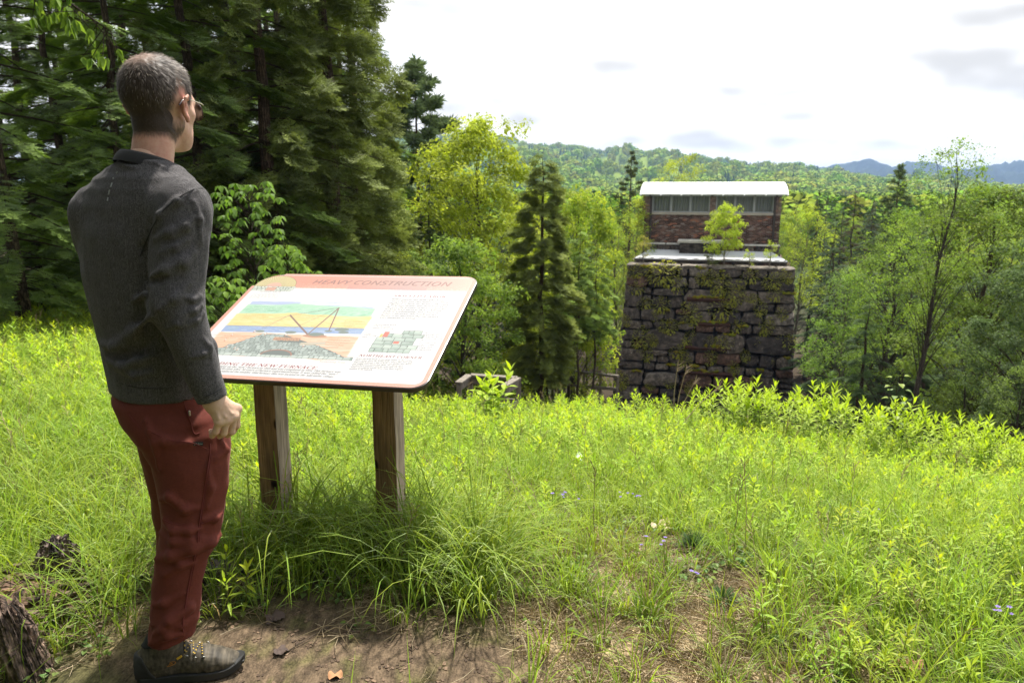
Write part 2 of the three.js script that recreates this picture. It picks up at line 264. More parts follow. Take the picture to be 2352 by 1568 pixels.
// a conifer: whorls of boughs on a straight trunk
function conifer(root, o) {
  const R = rng(o.seed), m = new MB(), crown = new Crown(), H = o.h, pts = [], rad = [], bend = (y) => V(o.lean[0] * Math.pow(Math.max(0, y) / H, 1.3) * H + 0.08 * N2(y * 0.5, o.seed), y, o.lean[1] * y + 0.08 * N2(o.seed, y * 0.5));
  for (let k = 0; k <= 14; k++) { const y = k / 14 * H - (k ? 0 : 0.5); pts.push(bend(y)); rad.push(o.r * Math.pow(1 - k / 14.4, 0.8) * (k ? 1 : 1.5)); }
  m.tube(pts, rad, 8, null, 1.2);
  let phi = R() * 6;
  for (let b = 0; b < o.boughs; b++) {
    const t = lerp(o.start, 1, Math.pow((b + R() * 0.8) / o.boughs, o.bias ?? 1)), y = t * H; phi += 2.4 + R() * 0.6;
    const u = (t - o.start) / (1 - o.start), L = o.spread * o.profile(u) * (0.7 + 0.55 * R()), el = (o.rise ?? 0.1) - (o.drop ?? 0.4) * (1 - u) * (0.5 + R() * 0.7), base = bend(y);
    const side = V(Math.cos(phi), 0, Math.sin(phi)), tips = [];
    for (let k = 0; k <= 4; k++) { const s = k / 4; tips.push(base.clone().addScaledVector(side, L * s).add(V(0, L * (Math.sin(el) * s - (o.sag ?? 0.12) * s * s), 0))); }
    m.tube(tips, [0, 1, 2, 3, 4].map((k) => lerp(Math.max(0.012, L * 0.011), 0.004, k / 4)), 4);
    const n = Math.max(4, Math.round(o.dense * L));
    for (let k = 0; k < n; k++) {
      const s = lerp(o.inner ?? 0.2, 1, Math.sqrt((k + R()) / n)), f = Math.min(3.999, s * 4), i = Math.floor(f), p = tips[i].clone().lerp(tips[i + 1], f - i), way = R() < 0.5 ? -1 : 1, yaw = way * (0.35 + 0.75 * R()) * (1.15 - s * 0.6);
      const d = side.clone().applyAxisAngle(V(0, 1, 0), yaw); d.y = -(o.hang ?? 0.2) * (0.4 + R()) + (o.rise ?? 0) * 0.3; p.y += (R() - 0.6) * (o.thick ?? 0.12);
      crown.add(p, d, V((R() - 0.5) * o.twist, 1, (R() - 0.5) * o.twist), o.spray * (0.65 + 0.7 * R()), mixColor(R, o.c0, o.c1));
    }
  }
  for (let b = 0; b < (o.dead ?? 0); b++) { const y = lerp(0.05, o.start * 1.3, R()) * H, a = R() * 2 * PI, L = o.spread * (0.25 + 0.4 * R()), base = bend(y), s = V(Math.cos(a), -0.1 - 0.25 * R(), Math.sin(a)); m.tube([base, base.clone().addScaledVector(s, L * 0.5).add(V(0, 0.05, 0)), base.clone().addScaledVector(s, L).add(V(0, -0.1 * L, 0))], [0.016, 0.011, 0.004], 4); }
  part(root, 'trunk', m.geo(), o.bark); crown.build(root, o.geo, needleMat); return root;
}
// a leafy tree: limbs that end in clumps of twigs
function leafy(root, o) {
  const R = rng(o.seed), m = new MB(), crown = new Crown(), H = o.h, pts = [], rad = [], bend = (y) => V(o.lean[0] * y + 0.25 * N2(y * 0.25, o.seed) * y / H, y, o.lean[1] * y + 0.25 * N2(o.seed, y * 0.25) * y / H);
  for (let k = 0; k <= 12; k++) { const y = k / 12 * H * 0.97 - (k ? 0 : 0.5); pts.push(bend(y)); rad.push(o.r * Math.pow(1 - k / 12.5, 0.9) * (k ? 1 : 1.35)); }
  m.tube(pts, rad, 8, null, 1.2);
  for (let k = 0; k < o.clumps; k++) {
    const t = lerp(o.start, 1, (k + R()) / o.clumps), u = (t - o.start) / (1 - o.start), a = k * 2.4 + R(), rr = o.spread * o.profile(u) * (0.45 + 0.65 * R()), axis = bend(t * H);
    const c = axis.clone().add(V(Math.cos(a) * rr, (R() - 0.4) * 0.4, Math.sin(a) * rr)), from = bend(Math.max(0.05, t - (0.09 + 0.1 * R()) - rr * 0.4 / H) * H), mid = from.clone().lerp(c, 0.5).add(V(0, 0.12 * rr, 0));
    if (R() < (o.limbs ?? 1)) m.tube([from, mid, c], [o.r * 0.3 * (1 - t * 0.7), o.r * 0.17 * (1 - t * 0.7), 0.006], 5);
    const cr = o.clump * (0.6 + 0.7 * R()), n = Math.round(o.dense * (0.6 + 0.8 * R())), tone = 0.8 + 0.4 * R();
    for (let q = 0; q < n; q++) { const th = R() * 2 * PI, el = Math.asin(2 * R() - 1), r = cr * Math.pow(R(), 0.45), d = V(Math.cos(th) * Math.cos(el), Math.sin(el), Math.sin(th) * Math.cos(el)); const p = c.clone().add(V(d.x * r * 1.15, d.y * r * 0.62, d.z * r * 1.15)); crown.add(p, V(d.x, d.y * 0.4 - 0.25, d.z), V((R() - 0.5) * 1.2, 1, (R() - 0.5) * 1.2), o.spray * (0.6 + 0.8 * R()), mixColor(R, o.c0, o.c1).multiplyScalar(tone)); }
  }
  part(root, 'trunk', m.geo(), o.bark); crown.build(root, o.geo, o.leaf ?? foliageMat); return root;
}
const cone = (u) => Math.pow(1 - u, 0.8) * (0.55 + 0.45 * Math.min(1, u * 6)), column = (u) => Math.pow(Math.max(0, 1 - u), 0.55) * (0.45 + 0.55 * Math.min(1, u * 3)), round = (u) => Math.sqrt(Math.max(0.03, 1 - Math.pow(2 * u - 0.85, 2) * 0.75));
const HEM = [[0.085, 0.15, 0.014], [0.23, 0.35, 0.032]], SPR = [[0.032, 0.06, 0.018], [0.065, 0.11, 0.025]], CED = [[0.11, 0.145, 0.025], [0.22, 0.27, 0.045]], BRN = [[0.06, 0.055, 0.018], [0.1, 0.085, 0.025]], PIN = [[0.11, 0.16, 0.065], [0.2, 0.27, 0.09]];
const YEL = [[0.32, 0.4, 0.02], [0.5, 0.56, 0.04]], LIM = [[0.18, 0.31, 0.018], [0.32, 0.46, 0.035]], MID = [[0.11, 0.2, 0.022], [0.22, 0.33, 0.035]], RUS = [[0.13, 0.17, 0.02], [0.29, 0.29, 0.035]];
const K = { // kinds of tree: [builder, settings]
  hemlock: [conifer, { h: 13, r: 0.13, start: 0.07, boughs: 95, spread: 2.7, profile: cone, bias: 1.5, dense: 19, spray: 0.34, thick: 0.2, hang: 0.22, twist: 0.8, lean: [0, 0], c0: HEM[0], c1: HEM[1], geo: SPRAY.hemlock[0], bark: BARK.dark, dead: 14, drop: 0.35, sag: 0.14 }],
  spruce: [conifer, { h: 12, r: 0.13, start: 0.06, boughs: 75, spread: 1.9, profile: cone, bias: 1.1, dense: 22, spray: 0.46, thick: 0.12, hang: 0.35, twist: 0.5, lean: [0, 0], c0: SPR[0], c1: SPR[1], geo: SPRAY.spruce[0], bark: BARK.dark, dead: 6, drop: 0.5, sag: 0.05 }],
  cedar: [conifer, { h: 11, r: 0.17, start: 0.16, boughs: 95, spread: 1.75, profile: column, bias: 1.2, dense: 26, spray: 0.27, thick: 0.36, hang: 0.25, twist: 2.2, lean: [0, 0], c0: CED[0], c1: CED[1], geo: SPRAY.cedar[0], bark: BARK.brown, dead: 12, drop: 0.5, rise: 0.25, sag: 0.2 }],
  pine: [conifer, { h: 18, r: 0.2, start: 0.35, boughs: 42, spread: 3.0, profile: cone, bias: 0.9, dense: 9, spray: 0.34, thick: 0.25, hang: -0.3, twist: 0.8, lean: [0, 0], c0: PIN[0], c1: PIN[1], geo: SPRAY.pine, bark: BARK.brown, dead: 5, drop: 0.1, rise: 0.2, sag: -0.05, inner: 0.35 }],
  maple: [leafy, { h: 11, r: 0.15, start: 0.14, clumps: 70, spread: 2.6, profile: round, clump: 0.75, dense: 34, spray: 0.44, lean: [0, 0], c0: YEL[0], c1: YEL[1], geo: SPRAY.leaf, bark: BARK.grey, limbs: 0.8 }],
  birch: [leafy, { h: 11, r: 0.1, start: 0.28, clumps: 46, spread: 1.7, profile: round, clump: 0.55, dense: 20, spray: 0.36, lean: [0.02, 0], c0: LIM[0], c1: LIM[1], geo: SPRAY.fine, bark: BARK.pale, limbs: 0.9 }],
  ash: [leafy, { h: 12, r: 0.15, start: 0.42, clumps: 42, spread: 2.5, profile: round, clump: 0.7, dense: 17, spray: 0.4, lean: [0.05, 0], c0: MID[0], c1: LIM[1], geo: SPRAY.fine, bark: BARK.grey, limbs: 1 }],
};
const protos = new Map();
function tree(kind, label, px, z, top, o = {}, group, name) { // a tree at depth z whose tip reaches the height of a place in the photograph
  const p = at(px, top, z), y = G(p.x, z), [make, set] = K[kind], want = p.y - y, key = kind + JSON.stringify({ ...o, turn: 0, wide: 0, seed: (o.seed ?? 1) });
  const nm = name ?? { hemlock: 'hemlock_tree', spruce: 'spruce_tree', cedar: 'cedar_tree', pine: 'pine_tree', maple: 'maple_tree', birch: 'birch_tree', ash: 'ash_tree' }[kind];
  let root;
  if (!protos.has(key)) { root = thing(nm, label, 'tree', V(), 0, group); make(root, { ...set, seed: 1, ...o }); protos.set(key, root); }
  else { root = copyOf(protos.get(key), label, group); if (!group) delete root.userData.group; }
  const s = want / (o.h ?? set.h); root.position.set(p.x, y, z); root.rotation.set(0, o.turn ?? px * 1.7, 0); root.scale.set(s * (o.wide ?? 1), s, s * (o.wide ?? 1)); return root;
}
// ---------------------------------------------------------------- the stone blast furnace with its brick charging house
{
  const fl = at(1440, 608, -43.6), fr = at(1828, 618, -41.2), yaw = Math.atan2(-(fr.z - fl.z), fr.x - fl.x), W = Math.hypot(fr.x - fl.x, fr.z - fl.z);
  const O = fl.clone().lerp(fr, 0.5), H = 12.5 + O.y + 1.0;   // local frame: x along the front, z towards the viewer, y = 0 at the top of the great wall
  const F = thing('stone_furnace', 'massive dark stone furnace tower with small brick house and translucent vaulted roof on top', 'furnace', O, yaw);
  const R = rng(404), bat = 0.088, depth = 10.2;
  const stoneTex = (a, b, c, s) => tex(256, 256, (u, v) => { const n = tfbm(u, v, 7, 5, s), l = tfbm(u, v, 3.2, 3, s + 4), sp = tn(u, v, 60, s), lich = smoothstep(tfbm(u, v, 9, 4, s + 8), 0.38, 0.6) * 0.35; const k = 0.85 + 0.5 * n + 0.14 * sp; return [a * k + 0.07 * l + lich * 0.5, b * k + 0.06 * l + lich * 0.52, c * k + 0.055 * l + lich * 0.47]; });
  const stones = [[0.36, 0.325, 0.295, 1], [0.41, 0.37, 0.33, 2], [0.42, 0.325, 0.27, 3], [0.285, 0.255, 0.235, 4], [0.47, 0.435, 0.395, 5]].map(([a, b, c, s]) => mat({ name: 'stone', map: stoneTex(a, b, c, s * 13), roughness: 0.85, specularIntensity: 0.5 }));
  // a few stone shapes: boxes with worn corners and uneven faces
  const shapes = [];
  for (let k = 0; k < 14; k++) {
    const g = new THREE.BoxGeometry(1, 1, 1, 4, 3, 2), p = g.attributes.position, uv = g.attributes.uv, v = V();
    for (let i = 0; i < p.count; i++) {
      v.fromBufferAttribute(p, i); const e = [v.x, v.y, v.z].map((q) => Math.abs(q) > 0.49 ? 1 : 0), ed = e[0] + e[1] + e[2];
      const n = 0.055 * N3(v.x * 1.7 + k * 5, v.y * 1.7, v.z * 1.7), n2 = 0.055 * N3(v.x * 1.3, v.y * 1.3 + k * 7, v.z * 1.3 + 4);
      uv.setXY(i, v.x * 0.8 + v.z * 0.5 + k * 0.3, v.y * 0.6 + v.z * 0.4 + k * 0.17);
      if (ed >= 2) v.multiplyScalar(ed === 3 ? 0.87 + 0.07 * N3(v.x * 9, v.y * 9, k) : 0.95);
      p.setXYZ(i, v.x + n * 1.5, v.y + n2 * 1.7 + 0.05 * N2(v.x * 2, k * 3), v.z + 0.09 * N3(v.x * 2.4 + k, v.y * 2.4, 2 + v.z));
    }
    shapes.push(toCreasedNormals(g, 0.7));
  }
  const put = (x, y, z, w, h, d, ry = 0, tilt = 0) => {
    const o = part(F, 'stone', shapes[Math.floor(R() * 14)], stones[R() < 0.36 ? 0 : R() < 0.4 ? 1 : R() < 0.3 ? 2 : R() < 0.72 ? 3 : 4]);
    o.position.set(x, y, z); o.scale.set(w, h, d); o.rotation.set(-Math.atan(bat) * (ry ? 0 : 1), ry, tilt); if (R() < 0.5) o.scale.x *= -1, o.scale.y *= -1; return o;
  };
  const moss = new MB(), mossC = () => C(0.11 + 0.07 * R(), 0.11 + 0.05 * R(), 0.012);
  const addMoss = (x, y, z, w) => { for (let k = 0; k < 26 * w + 8; k++) { const a = x + (R() - 0.5) * w, b = y + (R() - 0.35) * 0.1, c = z + (R() - 0.3) * 0.12, s = 0.05 + 0.07 * R(), col = mossC(); const p = [[0, s, 0], [s, 0, s], [-s, 0, s], [s * 0.3, -s, s * 1.1]].map((q) => moss.v(a + q[0] * (0.6 + R()), b + q[1] * R(), c + q[2] * R(), col)); moss.tri(p[0], p[2], p[1]); moss.tri(p[1], p[2], p[3]); } };
  const half = (y) => W / 2 - y * bat * 0.62, zf = (y) => -y * bat;                 // the wall spreads downwards (y negative)
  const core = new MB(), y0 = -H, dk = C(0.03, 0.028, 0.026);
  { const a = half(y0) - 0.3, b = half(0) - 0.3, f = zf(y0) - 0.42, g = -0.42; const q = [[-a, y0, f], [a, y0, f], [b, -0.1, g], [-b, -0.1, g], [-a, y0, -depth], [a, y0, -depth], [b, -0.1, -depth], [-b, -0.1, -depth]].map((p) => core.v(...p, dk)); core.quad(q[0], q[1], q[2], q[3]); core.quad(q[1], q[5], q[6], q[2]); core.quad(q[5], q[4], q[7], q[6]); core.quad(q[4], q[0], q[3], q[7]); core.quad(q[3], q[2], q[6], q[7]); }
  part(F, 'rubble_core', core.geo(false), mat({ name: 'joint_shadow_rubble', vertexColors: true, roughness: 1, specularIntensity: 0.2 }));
  // four rusty iron tie beams show between the courses
  const rust = mat({ name: 'rusty_iron', map: tex(256, 64, (u, v) => { const n = tfbm(u, v, 12, 4, 3); return [0.3 + 0.13 * n, 0.19 + 0.07 * n, 0.145 + 0.05 * n]; }), roughness: 0.8, metalness: 0.25 });
  F.updateMatrixWorld(true);
  for (const b of [[1578, 1680, 688], [1602, 1678, 744], [1574, 1682, 798], [1583, 1682, 854]]) {
    const l = F.worldToLocal(at(b[0], b[2], -42.3)), r = F.worldToLocal(at(b[1], b[2] + 2, -41.7)), y = (l.y + r.y) / 2, w = (r.x - l.x), g = new RoundedBoxGeometry(w, 0.24, 0.3, 1, 0.03);
    const o = part(F, 'tie_beam', g, rust); o.position.set((l.x + r.x) / 2, y, zf(y) + 0.02);
    const rail = part(o, 'rail', new RoundedBoxGeometry(w * 0.98, 0.06, 0.1, 1, 0.02), rust); rail.position.set(0, 0.03, 0.19);
    addMoss((l.x + r.x) / 2 + (R() - 0.5) * 1.5, y + 0.16, zf(y) + 0.1, 1 + R());
  }
  // front face: rough courses of big blocks, some split into small ones
  let y = -0.02, row = 0;
  while (y > -H + 0.2) {
    let h = row === 0 ? 0.62 : 0.45 + 0.85 * R(), x = -half(y), end = half(y);
    if (y - h < -H) h = y + H;
    let first = true;
    while (x < end - 0.05) {
      let w = (first || end - x < 1.9) ? 1.0 + 0.75 * R() : h * (0.8 + 1.35 * R()); if (end - x - w < 0.55) w = end - x; first = false;
      const j = 0.05 + 0.06 * R(), zc = zf(y - h / 2) - 0.42, pr = (R() - 0.4) * 0.16;
      if (R() < 0.24 && h > 0.7 && w < 2.4) { const s = 0.35 + 0.3 * R(), h1 = h * s; put(x + w / 2, y - h1 / 2, zc + pr, w - j, h1 - j, 0.95, 0, (R() - 0.5) * 0.06); let xx = x; const n = w > 1.3 ? 2 : 1; for (let q = 0; q < n; q++) { put(xx + w / n / 2, y - h1 - (h - h1) / 2, zc + (R() - 0.5) * 0.18, w / n - j, h - h1 - j, 0.9, 0, (R() - 0.5) * 0.1); xx += w / n; } }
      else if (R() < 0.2 && w > 1.3) { const cut = 0.6 + 0.2 * R(); put(x + w * cut / 2, y - h / 2, zc + pr, w * cut - j, h - j, 0.95, 0, (R() - 0.5) * 0.05); const n = h > 0.8 ? 3 : 2; for (let q = 0; q < n; q++) put(x + w * cut + w * (1 - cut) / 2, y - h * (q + 0.5) / n, zc + (R() - 0.5) * 0.2, w * (1 - cut) - j, h / n - j, 0.8, 0, (R() - 0.5) * 0.2); }
      else put(x + w / 2, y - h / 2, zc + pr, w - j, h - j * (0.6 + R()), 0.95 + 0.1 * R(), 0, (R() - 0.5) * 0.13);
      if (R() < 0.2) addMoss(x + w * R(), y - 0.02, zc + 0.5, w * 0.35);
      x += w;
    }
    y -= h; row++;
  }
  // both flanks
  for (const s of [-1, 1]) { let yy = -0.02; while (yy > -H + 0.3) { const h = 0.8 + 0.6 * R(); let z = zf(yy) - 0.95; while (z > -depth) { const w = 1.6 + 1.6 * R(); put(s * (half(yy - h / 2) - 0.4), yy - h / 2, z - w / 2, w - 0.08, h - 0.08, 0.95, PI / 2); z -= w; } yy -= h; } }
  // capping slabs along the edge of the great wall
  for (let x = -W / 2; x < W / 2 - 0.2;) { const w = Math.min(0.8 + 1.0 * R(), W / 2 - x), o = part(F, 'capstone', shapes[Math.floor(R() * 14)], stones[4]); o.position.set(x + w / 2, -0.05 + 0.04 * R(), -0.5); o.scale.set(w, 0.2, 1.3); x += w; }
  // set-back second stage
  const FROM = F.children.length;
  const tierW = W * 0.925;
  for (let x = -tierW / 2; x < tierW / 2 - 0.2;) { const w = Math.min(0.45 + 0.7 * R(), tierW / 2 - x); for (let k = 0; k < 2; k++) put(x + w / 2, 0.2 + 0.21 * k, -1.35, w - 0.05, 0.21, 0.7); x += w; }
  const membrane = mat({ name: 'grey_roofing', color: C(0.62, 0.63, 0.65), map: tex(256, 128, (u, v) => 0.86 + 0.12 * tfbm(u, v, 9, 4, 7)), roughness: 0.7 });
  const slope = new MB(); { const a = tierW / 2, b = tierW / 2 - 0.75; const q = [[-a, 0.5, -0.95], [a, 0.5, -0.95], [b, 0.86, -3.2], [-b, 0.86, -3.2], [-a, 0.42, -0.95], [a, 0.42, -0.95], [a, 0.42, -3.2], [-a, 0.42, -3.2]].map((p) => slope.v(...p)); slope.quad(q[0], q[1], q[2], q[3]); slope.quad(q[4], q[5], q[1], q[0]); slope.quad(q[5], q[6], q[2], q[1]); slope.quad(q[7], q[4], q[0], q[3]); }
  part(F, 'sloping_roof_sheet', slope.geo(false), membrane);
  const timber = mat({ name: 'dark_timber', color: C(0.05, 0.04, 0.035), roughness: 0.9 });
  const bx = (name, x, yy, z, w, h, d, m, p = F, r = 0.015) => { const o = part(p, name, new RoundedBoxGeometry(w, h, d, 1, r), m); o.position.set(x, yy, z); return o; };
  bx('drip_edge', 0, 0.4, -0.97, tierW, 0.1, 0.12, timber);
  const pw = 8.3, pz = -3.3, con = mat({ name: 'pale_concrete', map: tex(256, 128, (u, v) => { const n = tfbm(u, v, 8, 4, 9); return [0.66 + 0.14 * n, 0.645 + 0.14 * n, 0.61 + 0.14 * n]; }), roughness: 0.9 });
  for (const c of F.children.slice(FROM)) c.position.y -= 0.16;
  const UPPER = F.children.length;
  bx('sill_beam', 0, 0.95, pz + 0.05, pw, 0.16, 0.3, timber);
  for (let x = -pw / 2; x < pw / 2 - 0.2;) { const w = Math.min(0.55 + 0.75 * R(), pw / 2 - x); put(x + w / 2, 1.27, pz - 0.1, w - 0.08, 0.42, 0.5); x += w; }
  for (let x = -pw / 2; x < pw / 2 - 0.3;) { const w = Math.min(0.9 + 0.9 * R(), pw / 2 - x); bx('coping', x + w / 2, 1.51, pz - 0.08, w - 0.05, 0.09, 0.62, con, F, 0.03); x += w; }
  const bin = part(F, 'stone_chest', new RoundedBoxGeometry(2.5, 0.9, 1.1, 1, 0.03), stones[3]); bin.position.set(-0.55, 1.2, pz + 0.45);
  bx('chest_lid', 0, 0.53, 0, 2.75, 0.16, 1.3, con, bin, 0.04);
  // the brick house
  const bw = 8.15, bz = -3.95, b0 = 0.9, b1 = 4.47, bd = 6;
  const brickM = mat({ name: 'brick', vertexColors: true, roughness: 0.9, specularIntensity: 0.4 }), mortar = mat({ name: 'mortar', color: C(0.21, 0.185, 0.165), roughness: 1 });
  const wall = bx('mortar_wall', 0, (b0 + 3.32) / 2, bz - bd / 2, bw - 0.04, 3.32 - b0, bd, mortar, F, 0.01);
  const bricks = new MB(), bh = 0.075, bl = 0.225;
  const lay = (x0, x1, ya, yb, place, tone = 1) => { let r = 0; for (let yy = ya; yy < yb - 0.03; yy += bh, r++) for (let x = x0 - (r % 2 ? bl / 2 : 0); x < x1 - 0.02; x += bl) { const a = Math.max(x, x0), e = Math.min(x + bl - 0.014, x1); if (e - a < 0.03) continue; const n = fbm2(x * 0.7, yy * 1.1, 3), t = R(), c = C(0.125, 0.072, 0.056).multiplyScalar((0.55 + 0.9 * t * t + 0.55 * n) * tone); if (R() < 0.12 + 0.3 * Math.max(0, n)) c.lerp(C(0.3, 0.26, 0.23), 0.5 * R() + 0.2); if (R() < 0.06) c.setRGB(0.3, 0.12, 0.07); place(a, e, yy, yy + bh - 0.013, c); } };
  const front = (z) => (a, e, p, q, c) => { const k = 0.012 * R(); bricks.box(a, p, z - 0.1, e, q, z + 0.012 + k, c); };
  lay(-bw / 2, bw / 2, b0, 3.3, front(bz));
  for (const s of [-1, 1]) { lay(0, bd, b0, 3.3, (a, e, p, q, c) => bricks.box(s * bw / 2 - 0.06, p, bz - e, s * bw / 2 + 0.012, q, bz - a, c)); }
  // pilasters at the corners and in the middle stand proud and carry the roof
  const pil = [-bw / 2 + 0.13, 0.06, bw / 2 - 0.13];
  for (const px of pil) { const w2 = px === 0.06 ? 0.17 : 0.15; lay(px - w2, px + w2, 3.3, b1, (a, e, p, q, c) => bricks.box(a, p, bz - 0.3, e, q, bz + 0.02, c.lerp(C(0.3, 0.24, 0.2), 0.35)), 1.25); }
  for (const s of [-1, 1]) for (let k = 1; k < 4; k++) lay(k * bd / 3 - 0.3, k * bd / 3, 3.3, b1, (a, e, p, q, c) => bricks.box(s * bw / 2 - 0.3, p, bz - e, s * bw / 2 + 0.01, q, bz - a, c));
  const bo = part(F, 'brickwork', bricks.geo(false), brickM, 'stuff');
  // drain pipes in the corners
  for (const s of [-1, 1]) { const o = part(F, 'drain_pipe', new THREE.CylinderGeometry(0.07, 0.07, 3.4, 10), mat({ name: 'dark_pipe', color: C(0.035, 0.025, 0.022), roughness: 0.6 })); o.position.set(s * (bw / 2 - 0.36), 2.85, bz + 0.1); }
  bx('brick_sill', 0, 3.36, bz - 0.05, bw - 0.62, 0.15, 0.34, mat({ name: 'weathered_wood', map: tex(256, 64, (u, v) => { const n = tfbm(u * 1, v, 9, 4, 2); return [0.6 + 0.14 * n, 0.57 + 0.13 * n, 0.52 + 0.12 * n]; }), roughness: 0.9 }));
  const frameM = mat({ name: 'grey_frame', color: C(0.3, 0.31, 0.3), roughness: 0.7 }), glassM = mat({ name: 'clear_sheet', transmission: 1, thickness: 0, roughness: 0.12, color: C(0.85, 0.88, 0.88), ior: 1.5 });
  const sheetM = mat({ name: 'grey_corrugated_lining', color: C(0.2, 0.2, 0.2), roughness: 0.5, metalness: 0.2 });
  for (let side = 0; side < 2; side++) {
    const xa = side ? 0.24 : -bw / 2 + 0.42, xb = side ? bw / 2 - 0.42 : -0.12, n = 3, w = (xb - xa) / n;
    for (let k = 0; k < n; k++) {
      const win = new THREE.Group(); win.name = 'window'; F.add(win); const cx = xa + w * (k + 0.5); win.position.set(cx, 3.97, bz - 0.08);
      bx('frame', -w / 2 + 0.03, 0, 0, 0.06, 1.06, 0.1, frameM, win); bx('frame', w / 2 - 0.03, 0, 0, 0.06, 1.06, 0.1, frameM, win); bx('frame', 0, 0.5, 0, w - 0.125, 0.06, 0.1, frameM, win); bx('frame', 0, -0.5, 0, w - 0.125, 0.06, 0.1, frameM, win);
      const pane = part(win, 'pane', new THREE.PlaneGeometry(w - 0.12, 0.94), glassM); pane.position.z = -0.01;
      const m = new MB(), nc = 44; for (let i = 0; i <= nc; i++) { const x = -w / 2 + 0.06 + (w - 0.12) * i / nc, z = -0.1 + 0.035 * Math.cos(i / nc * 2 * PI * 6), c = null; m.v(x, -0.47, z, c); m.v(x, 0.47, z, c); if (i) m.quad(i * 2 - 2, i * 2, i * 2 + 1, i * 2 - 1); }
      part(win, 'corrugated_lining', m.geo(), sheetM);
    }
  }
  for (const s of [-1, 1]) bx('side_boarding', s * (bw / 2 - 0.14), 3.95, bz - bd / 2, 0.1, 1.2, bd - 0.4, timber);
  bx('back_boarding', 0, 3.95, bz - bd + 0.1, bw - 0.3, 1.2, 0.1, timber);
  bx('gutter', 0, b1 + 0.03, bz + 0.12, bw + 0.05, 0.15, 0.22, mat({ name: 'grey_gutter', color: C(0.27, 0.28, 0.27), roughness: 0.6 }));
  for (let k = 0; k < 7; k++) { const o = bx('gutter_clip', lerp(-bw / 2 + 0.3, bw / 2 - 0.3, k / 6), b1 + 0.06, bz + 0.24, 0.12, 0.2, 0.08, timber); if (k % 3) o.scale.set(0.5, 0.7, 1); }
  // vaulted translucent roof on pale ribs
  const roof = new THREE.Group(); roof.name = 'vaulted_roof'; F.add(roof);
  const arc = (t) => [bz + 0.55 - (bd + 1.1) * t, b1 + 0.1 + 0.74 * Math.pow(Math.sin(PI * t), 0.62)];
  const rw = 8.8, sheetG = mat({ name: 'milky_sheet', color: C(0.56, 0.59, 0.585), transmission: 0.6, thickness: 0, roughness: 0.7, clearcoat: 0.4, clearcoatRoughness: 0.2 });
  for (let k = 0; k < 7; k++) { const m = new MB(), xa = -rw / 2 + rw * k / 7, xb = xa + rw / 7 - 0.015; for (let i = 0; i <= 24; i++) { const [z, yy] = arc(i / 24); m.v(xa, yy, z); m.v(xb, yy, z); if (i) m.quad(i * 2 - 2, i * 2 - 1, i * 2 + 1, i * 2); } part(roof, 'roof_panel', m.geo(), sheetG); }
  const ribM = mat({ name: 'white_rib', color: C(0.85, 0.86, 0.85), roughness: 0.5 });
  for (let k = 0; k <= 7; k++) { const m = new MB(), pts = []; for (let i = 0; i <= 20; i++) { const [z, yy] = arc(i / 20); pts.push(V(-rw / 2 + 0.04 + (rw - 0.08) * k / 7, yy - 0.075, z)); } m.tube(pts, pts.map(() => 0.06), 6); part(roof, 'rib', m.geo(), ribM); }
  for (const t of [0.012, 0.1, 0.3, 0.5]) { const [z, yy] = arc(t); bx('purlin', 0, yy - 0.09, z - 0.02, rw - 0.06, 0.1, 0.08, ribM, roof); }
  for (const c of F.children.slice(UPPER)) c.position.y -= 0.46;
  part(F, 'moss', moss.geo(false), mat({ name: 'moss', vertexColors: true, roughness: 1, specularIntensity: 0.1 }), 'stuff');
  scene.userData.F = F; scene.userData.zf = zf;
}
// a cut-out branch: leafy sprigs rooted in the joints of the wall
const FURNACE = scene.userData.F, FACE = scene.userData.zf; scene.userData = {};
